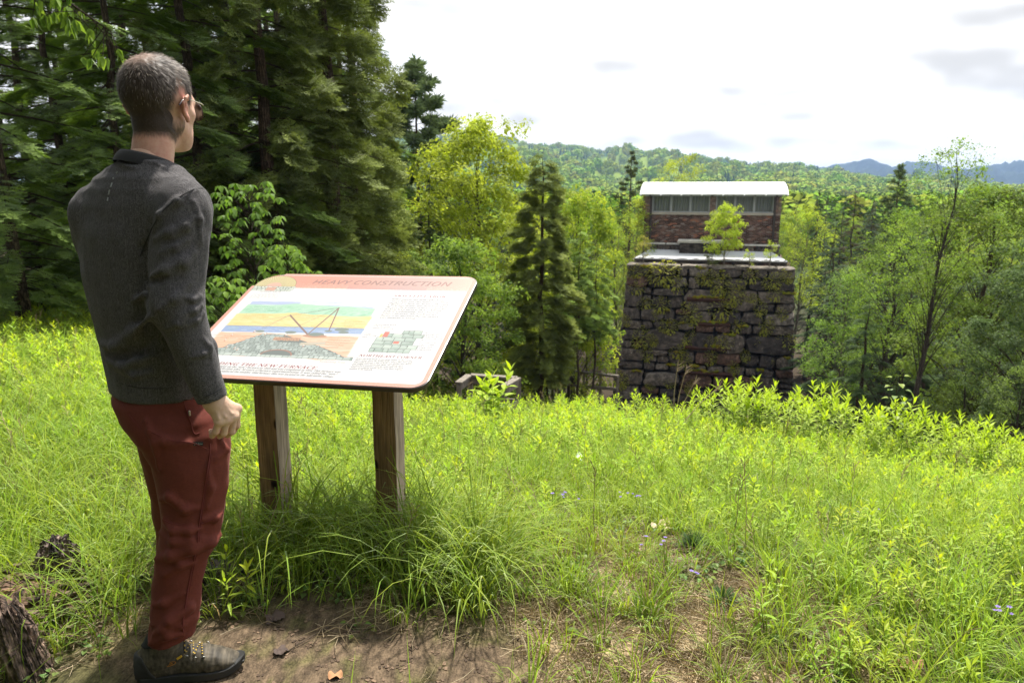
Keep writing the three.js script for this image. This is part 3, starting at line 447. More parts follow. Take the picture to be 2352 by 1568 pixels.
// ---------------------------------------------------------------- the interpretive sign
{
  const W = 1.07, H = 0.815, PX = 1900, cw = 2033, ch = 1548, R = rng(31);
  const cv = document.createElement('canvas'); cv.width = cw; cv.height = ch; const g = cv.getContext('2d');
  const X = (u) => u * cw, Y = (v) => v * ch;
  g.fillStyle = '#f1f0ee'; g.fillRect(0, 0, cw, ch);
  // salmon border and header, mottled like a print
  const speck = (x0, y0, w, h, n, cols, r) => { for (let k = 0; k < n; k++) { g.fillStyle = cols[Math.floor(R() * cols.length)]; g.fillRect(x0 + R() * w, y0 + R() * h, r, r); } };
  g.fillStyle = '#ecac95'; g.beginPath(); g.rect(0, 0, cw, ch); g.roundRect(X(0.022), Y(0.02), X(0.956), Y(0.95), 60); g.fill('evenodd');
  const hg = g.createLinearGradient(0, 0, cw, 0); hg.addColorStop(0, '#e5957c'); hg.addColorStop(0.35, '#e69a82'); hg.addColorStop(0.55, '#dca391'); hg.addColorStop(0.7, '#cfa79d'); hg.addColorStop(1, '#eab8a2');
  g.fillStyle = hg; g.fillRect(X(0.02), Y(0.025), X(0.962), Y(0.138));
  for (let k = 0; k < 2600; k++) { const x = X(0.2 + 0.78 * R()), y = Y(0.163 - 0.07 * R() * R()); g.fillStyle = x < X(0.45) ? 'rgba(247,205,185,.5)' : x < X(0.8) ? 'rgba(165,140,150,.28)' : 'rgba(250,220,205,.4)'; g.fillRect(x, y, 9 * R() + 2, 3 * R() + 2); }
  g.strokeStyle = 'rgba(120,80,70,.55)'; g.lineWidth = 2; g.beginPath(); g.roundRect(X(0.02), Y(0.022), X(0.962), Y(0.948), 62); g.stroke();
  speck(0, Y(0.968), cw, Y(0.032), 4200, ['#e79e85', '#f2bda8', '#d98b72'], 3); speck(X(0.979), 0, X(0.02), ch, 2600, ['#e79e85', '#f2bda8', '#d98b72'], 3); speck(0, Y(0.13), X(0.02), ch, 2000, ['#e79e85', '#d98b72'], 3); speck(X(0.12), 0, X(0.85), Y(0.16), 5000, ['rgba(240,170,145,.5)', 'rgba(215,130,105,.4)'], 3);
  const text = (s, u, v, wU, px, col, font = 'serif', style = 'bold italic') => { g.save(); g.fillStyle = col; g.font = `${style} ${px}px ${font}`; const w = g.measureText(s).width; g.translate(X(u), Y(v)); if (wU) g.scale(X(wU) / w, 1); g.fillText(s, 0, 0); g.restore(); };
  text('HEAVY CONSTRUCTION', 0.2715, 0.1135, 0.62, 92, '#75564b', 'sans-serif', 'italic'); text('HEAVY CONSTRUCTION', 0.27, 0.111, 0.62, 92, '#a4776a', 'sans-serif', 'italic');
  text('SKILLED LABOR', 0.678, 0.231, 0.222, 37, '#8f2f35', 'serif', 'bold italic');
  ['Skilled masons and millwrights from', 'Crown Point and Port Henry were likely', 'employed to build the furnace. The stone', 'is local anorthosite, split from bedrock in', 'the area. The dressed corners and intricate', 'archway brick patterns show a skill and', 'pride in workmanship, and a desire to', 'create a showcase that would attract', 'buyers of an operation that the owners', 'were desperate to unload.'].forEach((s, k) => text(s, 0.678, 0.264 + k * 0.02, [0.22, 0.246, 0.25, 0.25, 0.25, 0.235, 0.228, 0.222, 0.235, 0.15][k], 28, '#35322f', 'serif', 'bold italic'));
  text('NORTHEAST CORNER', 0.693, 0.779, 0.24, 40, '#7d2228', 'serif', 'bold italic');
  ['Notice the drill marks in two large stones on this corner.', 'These stones show the drilled holes where they were split', 'from solid bedrock. A line of holes was drilled and chisels', 'and wedges were driven into them. The chisels were', 'hammered in sequence until the stone split off. These', 'stones were placed upside down from their original', 'position in the bedrock.'].forEach((s, k) => text(s, 0.691, 0.8 + k * 0.0138, [0.215, 0.218, 0.218, 0.19, 0.195, 0.195, 0.088][k], 21, '#35322f', 'serif', 'bold italic'));
  text('BUILDING THE NEW FURNACE', 0.1, 0.893, 0.466, 46, '#8f2530', 'serif', 'bold italic');
  ['Construction began on the \u201cnew\u201d furnace in 1849 and was completed in 1854. This furnace was', 'an attempt at perfection after 30 years of furnace experimentation. It was called the \u201cnew\u201d', 'furnace because it replaced the smaller 1844 furnace that was located in the Adirondac village.'].forEach((s, k) => text(s, 0.1, 0.912 + k * 0.0185, [0.567, 0.56, 0.555][k], 28, '#2e2b2a', 'serif', 'bold italic'));
  // the arch emblem in the corner
  text('TUYERE ARCH', 0.066, 0.219, 0.1, 30, '#8d8781', 'serif', 'italic');
  for (let k = 0; k < 5; k++) { g.fillStyle = 'rgba(90,86,84,.55)'; for (let x = 0.045; x < 0.17 - (k === 4 ? 0.07 : 0);) { const w = 0.006 + 0.012 * R(); g.fillRect(X(x), Y(0.231 + k * 0.0125), X(w), 5); x += w + 0.004; } }
  g.save(); g.beginPath(); g.ellipse(X(0.108), Y(0.15), X(0.1), Y(0.118), 0, PI, 2 * PI); g.closePath(); g.fillStyle = '#d9c789'; g.fill(); g.clip();
  for (let k = 0; k < 90; k++) { const a = PI + PI * k / 90; g.strokeStyle = k % 3 ? 'rgba(140,115,60,.35)' : 'rgba(248,240,200,.7)'; g.lineWidth = 3; g.beginPath(); g.moveTo(X(0.108), Y(0.15)); g.lineTo(X(0.108 + 0.12 * Math.cos(a)), Y(0.15 + 0.14 * Math.sin(a))); g.stroke(); }
  g.fillStyle = '#e8b49c'; g.beginPath(); g.ellipse(X(0.108), Y(0.152), X(0.036), Y(0.045), 0, PI, 2 * PI); g.fill(); g.restore();
  g.strokeStyle = '#8a6a48'; g.lineWidth = 4; g.beginPath(); g.ellipse(X(0.108), Y(0.15), X(0.1), Y(0.118), 0, PI, 2 * PI); g.stroke();
  const stonesIn = (x0, y0, x1, y1, rows, light, dark, inside = () => true) => { for (let r = 0; r < rows; r++) { const ya = lerp(y0, y1, r / rows), yb = lerp(y0, y1, (r + 1) / rows); for (let x = x0; x < x1;) { const w = (yb - ya) * (0.75 + 1.3 * R()) * 0.76; if (inside(x + w / 2, (ya + yb) / 2)) { const k = R(); g.fillStyle = `rgb(${light.map((c, i) => Math.round(lerp(c, dark[i], k * 0.8)))})`; g.strokeStyle = '#2f3a36'; g.lineWidth = 2.5; g.beginPath(); const p = [[x, ya], [x + w, ya], [x + w, yb], [x, yb]].map(([a, b]) => [X(a) + (R() - 0.5) * 9, Y(b) + (R() - 0.5) * 7]); g.moveTo(...p[0]); for (const q of p.slice(1)) g.lineTo(...q); g.closePath(); g.fill(); g.stroke(); g.fillStyle = 'rgba(255,255,255,.28)'; g.fillRect(X(x) + 5, Y(ya) + 4, X(w) * 0.6, Y(yb - ya) * 0.25); } x += w; } } };
  stonesIn(0.02, 0.15, 0.2, 0.2, 3, [228, 232, 216], [188, 200, 180]);
  g.fillStyle = '#d7a48d'; g.fillRect(X(0.085), Y(0.158), X(0.045), Y(0.04));
  // the watercolour: sky, hills, far bank, river, earth
  const wash = (pts, col, n, jit, alpha) => { for (let k = 0; k < n; k++) { g.globalAlpha = alpha; g.fillStyle = col[k % col.length]; g.beginPath(); pts.forEach(([u, v], i) => { const x = X(u) + (R() - 0.5) * jit, y = Y(v) + (R() - 0.5) * jit; i ? g.lineTo(x, y) : g.moveTo(x, y); }); g.closePath(); g.fill(); } g.globalAlpha = 1; };
  const band = (u0, u1, top, bot, col, alpha = 0.3, jit = 26) => { const p = []; for (let k = 0; k <= 16; k++) p.push([lerp(u0, u1, k / 16), top(k / 16)]); for (let k = 16; k >= 0; k--) p.push([lerp(u0, u1, k / 16), bot(k / 16)]); wash(p, col, 7, jit, alpha); };
  const wav = (b, a, f, s) => (t) => b + a * Math.sin(t * f + s) + a * 0.5 * Math.sin(t * f * 2.7 + s * 2);
  band(0.075, 0.63, wav(0.31, 0.003, 5, 1), wav(0.345, 0.006, 6, 2), ['#8fa6d8', '#a9bde6', '#7e97d4'], 0.28); band(0.3, 0.63, wav(0.315, 0.003, 5, 1), wav(0.335, 0.004, 6, 2), ['#ffffff'], 0.35);
  band(0.068, 0.64, wav(0.345, 0.011, 6, 2), wav(0.436, 0.006, 8, 1), ['#8dcf9f', '#7cc493', '#a4dcae'], 0.34);
  for (let k = 0; k < 420; k++) { g.globalAlpha = 0.16; g.fillStyle = R() < 0.5 ? '#4ea36f' : '#c9efd0'; g.beginPath(); g.ellipse(X(0.07 + 0.56 * R()), Y(0.36 + 0.07 * R()), 10 + 34 * R(), 5 + 9 * R(), -0.3, 0, 7); g.fill(); } g.globalAlpha = 1;
  band(0.064, 0.645, wav(0.433, 0.008, 8, 1), wav(0.56, 0.002, 8, 1), ['#f0cf5f', '#f3d878', '#eac24b'], 0.36);
  for (let k = 0; k < 320; k++) { g.globalAlpha = 0.2; g.fillStyle = R() < 0.5 ? '#fbeaa8' : '#dfae3a'; g.beginPath(); g.ellipse(X(0.07 + 0.57 * R()), Y(0.445 + 0.1 * R()), 20 + 50 * R(), 5 + 8 * R(), 0.1, 0, 7); g.fill(); } g.globalAlpha = 1;
  band(0.062, 0.65, wav(0.62, 0.004, 7, 3), wav(0.81, 0.006, 9, 0), ['#f0a878', '#ec9a64', '#f5b98e'], 0.34);
  for (let k = 0; k < 420; k++) { g.globalAlpha = 0.2; g.fillStyle = R() < 0.5 ? '#fbd9bf' : '#dd7f45'; g.beginPath(); g.ellipse(X(0.07 + 0.58 * R()), Y(0.62 + 0.19 * R()), 20 + 70 * R(), 4 + 7 * R(), -0.08, 0, 7); g.fill(); } g.globalAlpha = 1;
  band(0.062, 0.648, (t) => 0.557 - 0.012 * t, (t) => 0.612 - 0.018 * t, ['#6f8fcb', '#8aa6d8', '#5f82c3'], 0.4, 12);
  for (let k = 0; k < 160; k++) { g.globalAlpha = 0.5; g.fillStyle = R() < 0.4 ? '#eef4fb' : R() < 0.5 ? '#3f6cae' : '#6fb3a0'; const t = R(); g.fillRect(X(0.065 + 0.58 * t), Y(0.562 - 0.012 * t + 0.04 * R()), 20 + 70 * R(), 3); } g.globalAlpha = 1;
  g.strokeStyle = '#2e3b2e'; g.lineWidth = 3; g.beginPath(); for (let k = 0; k <= 120; k++) { const t = k / 120, y = Y(0.557 - 0.014 * t) + (R() - 0.5) * 7; k ? g.lineTo(X(0.07 + 0.57 * t), y) : g.moveTo(X(0.07), y); } g.stroke();
  // quarry stones, arch, derrick, workers
  const mound = (u, v) => { const top = u < 0.25 ? lerp(0.775, 0.625, clamp((u - 0.11) / 0.14, 0, 1)) : u < 0.34 ? 0.625 : u < 0.48 ? 0.69 : u < 0.56 ? lerp(0.69, 0.745, (u - 0.48) / 0.08) : lerp(0.745, 0.8, (u - 0.56) / 0.1); return v > top && !(Math.hypot((u - 0.372) / 0.07, (v - 0.802) / 0.052) < 1 && v < 0.8); };
  g.fillStyle = '#3b4a41'; g.beginPath(); g.moveTo(X(0.1), Y(0.79)); g.lineTo(X(0.25), Y(0.622)); g.lineTo(X(0.34), Y(0.622)); g.lineTo(X(0.48), Y(0.69)); g.lineTo(X(0.57), Y(0.74)); g.lineTo(X(0.665), Y(0.805)); g.lineTo(X(0.1), Y(0.815)); g.fill();
  stonesIn(0.1, 0.622, 0.655, 0.79, 10, [168, 188, 176], [72, 92, 82], mound); stonesIn(0.1, 0.79, 0.66, 0.815, 1, [190, 206, 194], [120, 142, 130]);
  g.fillStyle = '#36453d'; g.beginPath(); g.ellipse(X(0.372), Y(0.798), X(0.062), Y(0.045), 0, PI, 2 * PI); g.fill(); g.strokeStyle = '#8a4428'; g.lineWidth = 11; g.stroke();
  g.fillStyle = '#a8673a'; g.fillRect(X(0.31), Y(0.645), X(0.11), Y(0.028)); speck(X(0.31), Y(0.645), X(0.11), Y(0.028), 160, ['#6d3f22', '#c98b57'], 6);
  g.strokeStyle = '#5e3320'; const line = (a, b, c, d, w) => { g.lineWidth = w; g.beginPath(); g.moveTo(X(a), Y(b)); g.lineTo(X(c), Y(d)); g.stroke(); };
  line(0.296, 0.44, 0.436, 0.614, 15); line(0.436, 0.61, 0.482, 0.36, 12); line(0.482, 0.355, 0.51, 0.57, 11);
  g.strokeStyle = '#4a3a30'; for (const [a, b, c, d] of [[0.482, 0.357, 0.36, 0.56], [0.482, 0.357, 0.296, 0.44], [0.296, 0.44, 0.23, 0.585], [0.296, 0.44, 0.222, 0.57], [0.482, 0.357, 0.2, 0.5]]) line(a, b, c, d, 3);
  g.fillStyle = '#4c5f52'; for (const [u, v, a] of [[0.228, 0.6, 0.02], [0.36, 0.6, 0.024], [0.51, 0.578, 0.016], [0.56, 0.56, 0.03], [0.575, 0.585, 0.022], [0.47, 0.612, 0.034]]) { g.beginPath(); g.ellipse(X(u), Y(v), X(a), Y(a * 0.5), 0, 0, 7); g.fill(); }
  g.fillStyle = '#a05c30'; g.beginPath(); g.ellipse(X(0.47), Y(0.625), X(0.05), Y(0.013), 0, 0, 7); g.fill(); g.fillStyle = '#4c5f52'; g.beginPath(); g.ellipse(X(0.468), Y(0.612), X(0.026), Y(0.014), 0, 0, 7); g.fill();
  g.fillStyle = '#b9a98a'; g.save(); g.translate(X(0.485), Y(0.69)); g.rotate(-0.12); g.fillRect(-X(0.05), -Y(0.012), X(0.1), Y(0.024)); g.restore();
  for (const [u, v] of [[0.205, 0.605], [0.262, 0.628], [0.125, 0.645], [0.115, 0.69], [0.185, 0.755], [0.2, 0.765], [0.15, 0.75], [0.35, 0.63], [0.455, 0.715]]) { g.fillStyle = '#f4e6d8'; g.fillRect(X(u) - 6, Y(v) - 18, 12, 14); g.fillStyle = '#9a5a34'; g.fillRect(X(u) - 5, Y(v) - 4, 10, 18); g.fillStyle = '#5b3a26'; g.fillRect(X(u) - 4, Y(v) - 26, 8, 8); }
  for (const [s, u, v, w, c] of [['Worker swings', 0.09, 0.655, 0.1, '#b8632e'], ['boom with tag line', 0.085, 0.672, 0.12, '#b8632e'], ['Massive stones and', 0.105, 0.375, 0.13, '#3d7a52'], ['timbers were moved', 0.105, 0.393, 0.13, '#3d7a52'], ['and placed, creating', 0.102, 0.411, 0.13, '#3d7a52'], ['a structure that has', 0.1, 0.45, 0.12, '#a88325'], ['endured for more', 0.1, 0.468, 0.11, '#a88325'], ['than 150 years.', 0.1, 0.486, 0.1, '#a88325'], ['Jib crane for lifting', 0.33, 0.448, 0.12, '#a07d28'], ['stones into place', 0.33, 0.466, 0.1, '#a07d28'], ['Barge unloading', 0.545, 0.49, 0.09, '#a07d28'], ['building materials', 0.55, 0.508, 0.095, '#a07d28'], ['at wharf', 0.555, 0.526, 0.045, '#a07d28'], ['Horse-powered winch', 0.53, 0.637, 0.12, '#9a4c22'], ['Wood arch form', 0.53, 0.66, 0.095, '#9a4c22'], ['(removed when', 0.53, 0.68, 0.09, '#9a4c22'], ['masonry was', 0.535, 0.7, 0.075, '#9a4c22'], ['completed)', 0.53, 0.72, 0.065, '#9a4c22'], ['Retaining wall', 0.56, 0.837, 0.1, '#a65a2c']]) text(s, u, v, w, 22, c, 'serif', 'italic');
  g.fillStyle = 'rgba(250,248,244,.3)'; g.fillRect(X(0.06), Y(0.29), X(0.61), Y(0.54));
  // the little stone study at the right
  stonesIn(0.72, 0.55, 0.868, 0.74, 6, [196, 210, 196], [142, 164, 150], (u, v) => v > 0.61 - (u - 0.74) * 0.7 && u > 0.735 - (v - 0.6) * 0.1);
  g.fillStyle = '#d9705a'; g.fillRect(X(0.738), Y(0.565), X(0.02), Y(0.045)); g.fillRect(X(0.795), Y(0.645), X(0.022), Y(0.02)); g.fillStyle = '#e8c46a'; g.fillRect(X(0.727), Y(0.585), X(0.01), Y(0.03));
  g.strokeStyle = '#3c3c3a'; line(0.84, 0.588, 0.886, 0.588, 3); line(0.845, 0.66, 0.885, 0.66, 3);
  for (const [s, u, v, w] of [['Three-course brick', 0.675, 0.508, 0.09], ['arch, the inner', 0.676, 0.524, 0.07], ['course is firebrick', 0.677, 0.54, 0.085], ['Iron', 0.662, 0.59, 0.025], ['reinforcing', 0.66, 0.606, 0.055], ['bars', 0.66, 0.622, 0.022], ['The joints were', 0.893, 0.57, 0.07], ['originally filled', 0.89, 0.585, 0.075], ['with grout, but it', 0.89, 0.6, 0.08], ['has fallen out over', 0.89, 0.615, 0.085], ['the years.', 0.893, 0.63, 0.045], ['This stone is 93\u2033', 0.89, 0.65, 0.072], ['long, 27\u2033 high,', 0.893, 0.665, 0.065], ['and 22\u2033 deep.', 0.893, 0.68, 0.062], ['It weighs about', 0.892, 0.695, 0.065], ['10,000 pounds.', 0.893, 0.71, 0.065]]) text(s, u, v, w, 18, '#45413f', 'serif', 'bold italic');
  const face = new THREE.CanvasTexture(cv); face.colorSpace = THREE.SRGBColorSpace; face.magFilter = THREE.LinearFilter; face.anisotropy = 8;

  const S = thing('interpretive_sign', 'slanted panel headed HEAVY CONSTRUCTION on two weathered wooden posts', 'sign', V(-0.83, 0, -2.95));
  const outline = (o) => { const s = new THREE.Shape(), r = 0.06, L = -W / 2 + o, Rr = W / 2 - o, B = o, T = H - o; s.moveTo(L + r, B); s.lineTo(Rr - r, B); s.absarc(Rr - r, B + r, r, -PI / 2, 0); s.lineTo(Rr, T - r); s.absarc(Rr - r, T - r, r, 0, PI / 2); s.lineTo(-W / 2 + 0.126 - o * 0.5, T); s.lineTo(-W / 2 + 0.118, H - 0.012 - o * 0.4); for (let k = 0; k <= 16; k++) { const a = lerp(PI * 0.5, PI, k / 16); s.lineTo(-W / 2 + 0.116 + (0.102 - o) * Math.cos(a), H - 0.118 + (0.106 - o) * Math.sin(a)); } s.lineTo(L, H - 0.12); s.lineTo(L, B + r); s.absarc(L + r, B + r, r, PI, PI * 1.5); return s; };
  const P = new THREE.Group(); P.name = 'panel'; P.position.set(0, 0.76, -2.619 + 2.95); P.rotation.set(-1.176, -0.229, 0.012, 'YZX'); S.add(P);
  const edgeM = mat({ name: 'dark_laminate_edge', color: C(0.045, 0.03, 0.026), roughness: 0.35, clearcoat: 0.4, clearcoatRoughness: 0.2 });
  const bg = new THREE.ExtrudeGeometry(outline(0.004), { depth: 0.013, bevelEnabled: true, bevelThickness: 0.004, bevelSize: 0.004, bevelSegments: 3, curveSegments: 12 }); bg.translate(0, 0, -0.0172);
  part(P, 'board', bg, edgeM);
  const fg = new THREE.ShapeGeometry(outline(0.005), 14), fu = fg.attributes.uv, fp = fg.attributes.position; for (let i = 0; i < fp.count; i++) fu.setXY(i, fp.getX(i) / W + 0.5, fp.getY(i) / H);
  fg.translate(0, 0, 0.0012);
  part(P, 'printed_face', fg, mat({ name: 'printed_laminate', map: face, color: C(0.5, 0.5, 0.51), roughness: 0.42, clearcoat: 0.25, clearcoatRoughness: 0.35 }));
  const steel = mat({ name: 'painted_steel', color: C(0.05, 0.04, 0.035), roughness: 0.5, metalness: 0.5 });
  // posts: sawn, weathered on the sides
  const grain = (r, gg, b, s, kn) => tex(256, 1024, (u, v) => { const n = tn(u, v * 0.12, 34, s) * 0.5 + tn(u, v * 0.2, 80, s + 3) * 0.5, w = tfbm(u, v, 4, 4, s + 7), k = 1 + 0.32 * n + 0.3 * w; let d = 0; for (const [a, bb, q] of kn) d = Math.max(d, 1 - smoothstep(Math.hypot((u - a) / 0.11, (v - bb) / 0.028) + 0.2 * n, 0.3 * q, q)); return [r * k * (1 - 0.75 * d), gg * k * (1 - 0.8 * d), b * k * (1 - 0.85 * d)]; });
  const gb = tex(256, 1024, (u, v) => 0.5 + 0.3 * tn(u, v * 0.1, 40, 4) + 0.2 * tn(u, v * 0.15, 90, 2), false);
  const postM = [[0.5, 0.41, 0.295], [0.66, 0.585, 0.525]].map(([r, gg, b], k) => mat({ name: k ? 'silvered_wood' : 'brown_wood', map: grain(r, gg, b, 9 + k * 5, k ? [[0.8, 0.6, 0.6]] : [[0.45, 0.72, 1], [0.3, 0.5, 0.8], [0.55, 0.3, 0.7]]), bumpMap: gb, bumpScale: 0.004, roughness: 0.88, specularIntensity: 0.4 }));
  S.updateMatrixWorld(true);
  for (const [px, py, z] of [[640, 1190, -2.88], [902, 1240, -2.8]]) {
    const b = at(px, py, z), gy = G(b.x, b.z), top = 0.86, w = 0.098, g0 = new THREE.BoxGeometry(w, top - gy + 0.3, w, 3, 26, 3), pos = g0.attributes.position, uv = g0.attributes.uv;
    for (let i = 0; i < pos.count; i++) { const x = pos.getX(i), y = pos.getY(i), zz = pos.getZ(i), e = (Math.abs(x) > w * 0.49 ? 1 : 0) + (Math.abs(zz) > w * 0.49 ? 1 : 0), q = 0.0025 * N3(x * 9, y * 4, zz * 9 + px), cut = e === 2 ? 0.94 + 0.03 * N2(y * 6, px) : 1; pos.setXYZ(i, x * cut + q, y, zz * cut + q); uv.setXY(i, uv.getX(i) * 0.42 + (px > 700 ? 0.45 : 0), uv.getY(i) * 1.0 + (px > 700 ? 0.13 : 0)); }
    // the top is cut to the slope of the panel
    for (let i = 0; i < pos.count; i++) if (pos.getY(i) > (top - gy + 0.3) / 2 - 1e-4) pos.setY(i, pos.getY(i) - 0.05 - (pos.getZ(i)) * 0.42);
    const g1 = toCreasedNormals(g0, 0.5); g1.clearGroups(); const n = g1.attributes.position.count; // two sides silvered, front and back brown
    const nn = g1.attributes.normal; for (let i = 0; i < n; i += 3) { const s = Math.abs(nn.getX(i) + nn.getX(i + 1) + nn.getX(i + 2)) > 1.6 ? 1 : 0; g1.addGroup(i, 3, s); }
    const o = new THREE.Mesh(g1, postM); o.name = 'post'; o.castShadow = o.receiveShadow = true; S.add(o); o.position.set(b.x + 0.83, (top + gy - 0.3) / 2, b.z + 2.95); o.rotation.y = -0.229;
    const br = part(S, 'bracket', new RoundedBoxGeometry(0.07, 0.012, 0.5, 1, 0.004), steel); br.position.set(b.x + 0.83, 0.832, b.z + 2.95 - 0.06); br.rotation.set(Math.PI / 2 - 1.176, -0.229, 0, 'YXZ');
  }
}
// ---------------------------------------------------------------- the trees one can tell apart
const GROUP = { left: 'hemlocks of the dark wood behind the person', valley: 'conifers of the valley wood beyond the furnace', leafy: 'light green leafy trees of the valley wood', deep: 'conifers deep in the dark wood' };
// the dark wood at the left
tree('hemlock', 'dark hemlock with a slim bare trunk at the far left behind the person', 128, -10.4, -900, { lean: [0.012, 0], start: 0.13, dead: 26, r: 0.1, turn: 0.3 });
tree('hemlock', 'hemlock with broad layered boughs at the left edge of the photo', -190, -8.6, -1000, { seed: 2, turn: 2 });
tree('hemlock', 'hemlock whose boughs hang right behind the head of the person', 330, -11.5, -1000, { seed: 2, turn: 4.4 });
tree('spruce', 'thin grey trunked spruce just left of the big cedar trunk', 466, -13.5, -700, { seed: 3, spread: 1.5, dead: 16, start: 0.3, bark: BARK.grey, turn: 1 });
tree('cedar', 'big cedar with a stout grey trunk standing behind the sign', 545, -12.2, -620, { h: 9.5, seed: 4, r: 0.15, start: 0.17, dead: 22, spread: 1.9, bark: BARK.brown, turn: 1.2 });
tree('cedar', 'wide feathery cedar hanging over the top edge of the sign', 720, -13.2, -420, { h: 9, seed: 5, spread: 1.45, start: 0.06, boughs: 120, turn: 0.4 });
tree('cedar', 'cedar at the right rim of the dark wood with sky between its boughs', 795, -16.5, -160, { h: 9, seed: 5, spread: 1.45, wide: 0.8, start: 0.06, boughs: 120, turn: 3 });
[[-420, -13, 1], [-60, -15, 2], [215, -16.5, 1], [60, -21, 3], [420, -19, 2], [300, -25, 3], [600, -20, 1], [680, -27, 3], [520, -30, 2], [150, -30, 1], [-150, -24, 3], [-330, -20, 2], [760, -24, 1], [400, -40, 1], [620, -44, 1], [720, -50, 3], [800, -36, 2], [20, -13.5, 2], [270, -14.5, 1], [400, -15.5, 2], [-120, -18, 1], [170, -19.5, 2], [340, -21, 1], [480, -23, 2], [60, -26, 1], [580, -26, 2], [250, -33, 1], [650, -34, 2], [440, -31, 1]].forEach(([x, z, k], i) => tree(k === 3 ? 'spruce' : 'hemlock', k === 3 ? 'spruce standing deep in the dark wood at the left' : 'hemlock standing deep in the dark wood at the left', x, z, z < -30 ? 40 - i * 8 : z < -22 ? -150 - i * 9 : -560, k === 3 ? { seed: 3, spread: 2.2, turn: i } : { seed: k, turn: i, wide: 1.05 }, k === 3 ? 'spruces deep in the dark wood' : GROUP.deep));
// middle of the picture
tree('pine', 'tall open white pine standing out against the white sky', 952, -34, 140, { seed: 6, h: 17, start: 0.5, spread: 3.7, boughs: 60, dense: 13, spray: 0.5, turn: 0.2 });
tree('spruce', 'dark spruce squeezed between the cedar and the yellow maple', 985, -25, 400, { seed: 7, spread: 1.5, turn: 1 });
tree('spruce', 'small dark spruce low beside the yellow maple', 905, -24, 560, { seed: 7, spread: 1.9, turn: 2 });
tree('birch', 'small yellow leaved tree peeping out beside the cedar above the sign', 880, -19, 520, { seed: 2, c0: YEL[0], c1: YEL[1], spread: 1.2, start: 0.2 });
tree('maple', 'large yellow green maple right of the sign panel', 1092, -27, 296, { seed: 8, spread: 2.75, start: 0.1, clumps: 105, turn: 0.5, lean: [0.006, 0] });
tree('maple', 'lower darker green maple right behind the panel edge', 1060, -21, 560, { seed: 9, spread: 2.5, start: 0.02, c0: MID[0], c1: LIM[1], clumps: 60, h: 8, turn: 1 });
tree('cedar', 'tall dark cedar with visible trunk between the maple and the furnace', 1246, -23, 362, { seed: 10, c0: [0.13, 0.17, 0.03], c1: [0.27, 0.32, 0.05], h: 12, spread: 1.75, start: 0.2, boughs: 110, dense: 30, spray: 0.4, spread: 1.9, r: 0.17, dead: 14, turn: 2.2 });
tree('maple', 'light green maple filling the gap right of the tall cedar', 1325, -30, 440, { seed: 9, spread: 2.3, start: 0.1, c0: LIM[0], c1: YEL[1], clumps: 70, h: 10, wide: 0.72, turn: 2, bark: BARK.grey });
tree('birch', 'slim light green birch touching the left flank of the furnace', 1425, -46, 470, { seed: 3, c0: LIM[0], c1: YEL[0], turn: 3 });
tree('birch', 'bright yellow birch top beside the left corner of the brick house', 1462, -47, 462, { seed: 4, c0: YEL[0], c1: YEL[1], spread: 1.0, clump: 0.5, turn: 1 });
tree('pine', 'lone pine with layered tufts left of the vaulted roof', 1452, -62, 352, { seed: 11, h: 17, start: 0.45, spread: 2.6, c0: [0.09, 0.12, 0.04], c1: [0.14, 0.17, 0.05], boughs: 38, turn: 1 });
tree('birch', 'yellow green tree top rising above the vaulted roof', 1566, -58, 360, { seed: 5, c0: YEL[0], c1: YEL[1], spread: 1.6, turn: 2, start: 0.4 });
tree('spruce', 'brownish spruce top left of the brick house', 1378, -68, 446, { seed: 12, c0: BRN[0], c1: BRN[1], spread: 2.2 });
// right of the furnace
tree('birch', 'yellow birch with a thin pale trunk at the right corner of the furnace', 1846, -44.5, 478, { seed: 6, h: 12, c0: [0.34, 0.44, 0.02], c1: [0.5, 0.6, 0.04], spread: 1.45, clump: 0.55, start: 0.5, clumps: 40, lean: [0.03, 0], turn: 0 });
tree('spruce', 'pointed dark spruce right of the yellow birch', 1884, -50, 438, { seed: 13, h: 14, spread: 1.7, turn: 1 });
tree('spruce', 'narrow spruce with a dark tip right of the pointed spruce', 1922, -62, 452, { seed: 13, h: 14, spread: 1.7, turn: 2, wide: 0.8 });
tree('spruce', 'brown green spruce with a broken outline in the right wood', 1968, -56, 436, { seed: 12, c0: BRN[0], c1: BRN[1], spread: 2.2, turn: 2 });
tree('pine', 'broad grey green pine reaching up to the blue mountains', 2072, -44, 384, { seed: 14, h: 14, start: 0.25, spread: 2.8, boughs: 60, turn: 3 });
tree('ash', 'tall ash with a leaning grey trunk and sparse crown against the sky', 2168, -17.5, 330, { seed: 15, h: 9.5, r: 0.095, start: 0.4, clumps: 50, spread: 1.5, clump: 0.48, lean: [0.05, 0], turn: 0.001, dense: 17, spray: 0.33 });
tree('maple', 'olive green maple at the right edge with reddish young leaves', 2290, -19, 440, { seed: 16, h: 8, spread: 1.9, start: 0.12, c0: RUS[0], c1: MID[1], clumps: 85, clump: 0.58, spray: 0.34, dense: 32, turn: 1, bark: BARK.dark });
tree('maple', 'dark green leafy tree cut by the right edge of the photo', 2410, -13.5, 560, { seed: 17, h: 7, spread: 1.9, start: 0.05, c0: [0.07, 0.12, 0.03], c1: [0.13, 0.2, 0.05], clumps: 80, clump: 0.52, spray: 0.3, dense: 32, turn: 2, bark: BARK.dark });
tree('ash', 'medium green tree left of the tall ash trunk', 2070, -24, 500, { seed: 18, h: 8.5, spread: 1.6, start: 0.3, clump: 0.55, spray: 0.34, dense: 24, clumps: 56, turn: 1 });
tree('birch', 'fresh bright green small birch in front of the right wood', 1948, -27, 632, { seed: 7, h: 7, c0: LIM[0], c1: [0.2, 0.32, 0.04], spread: 1.3, start: 0.25, turn: 1 });
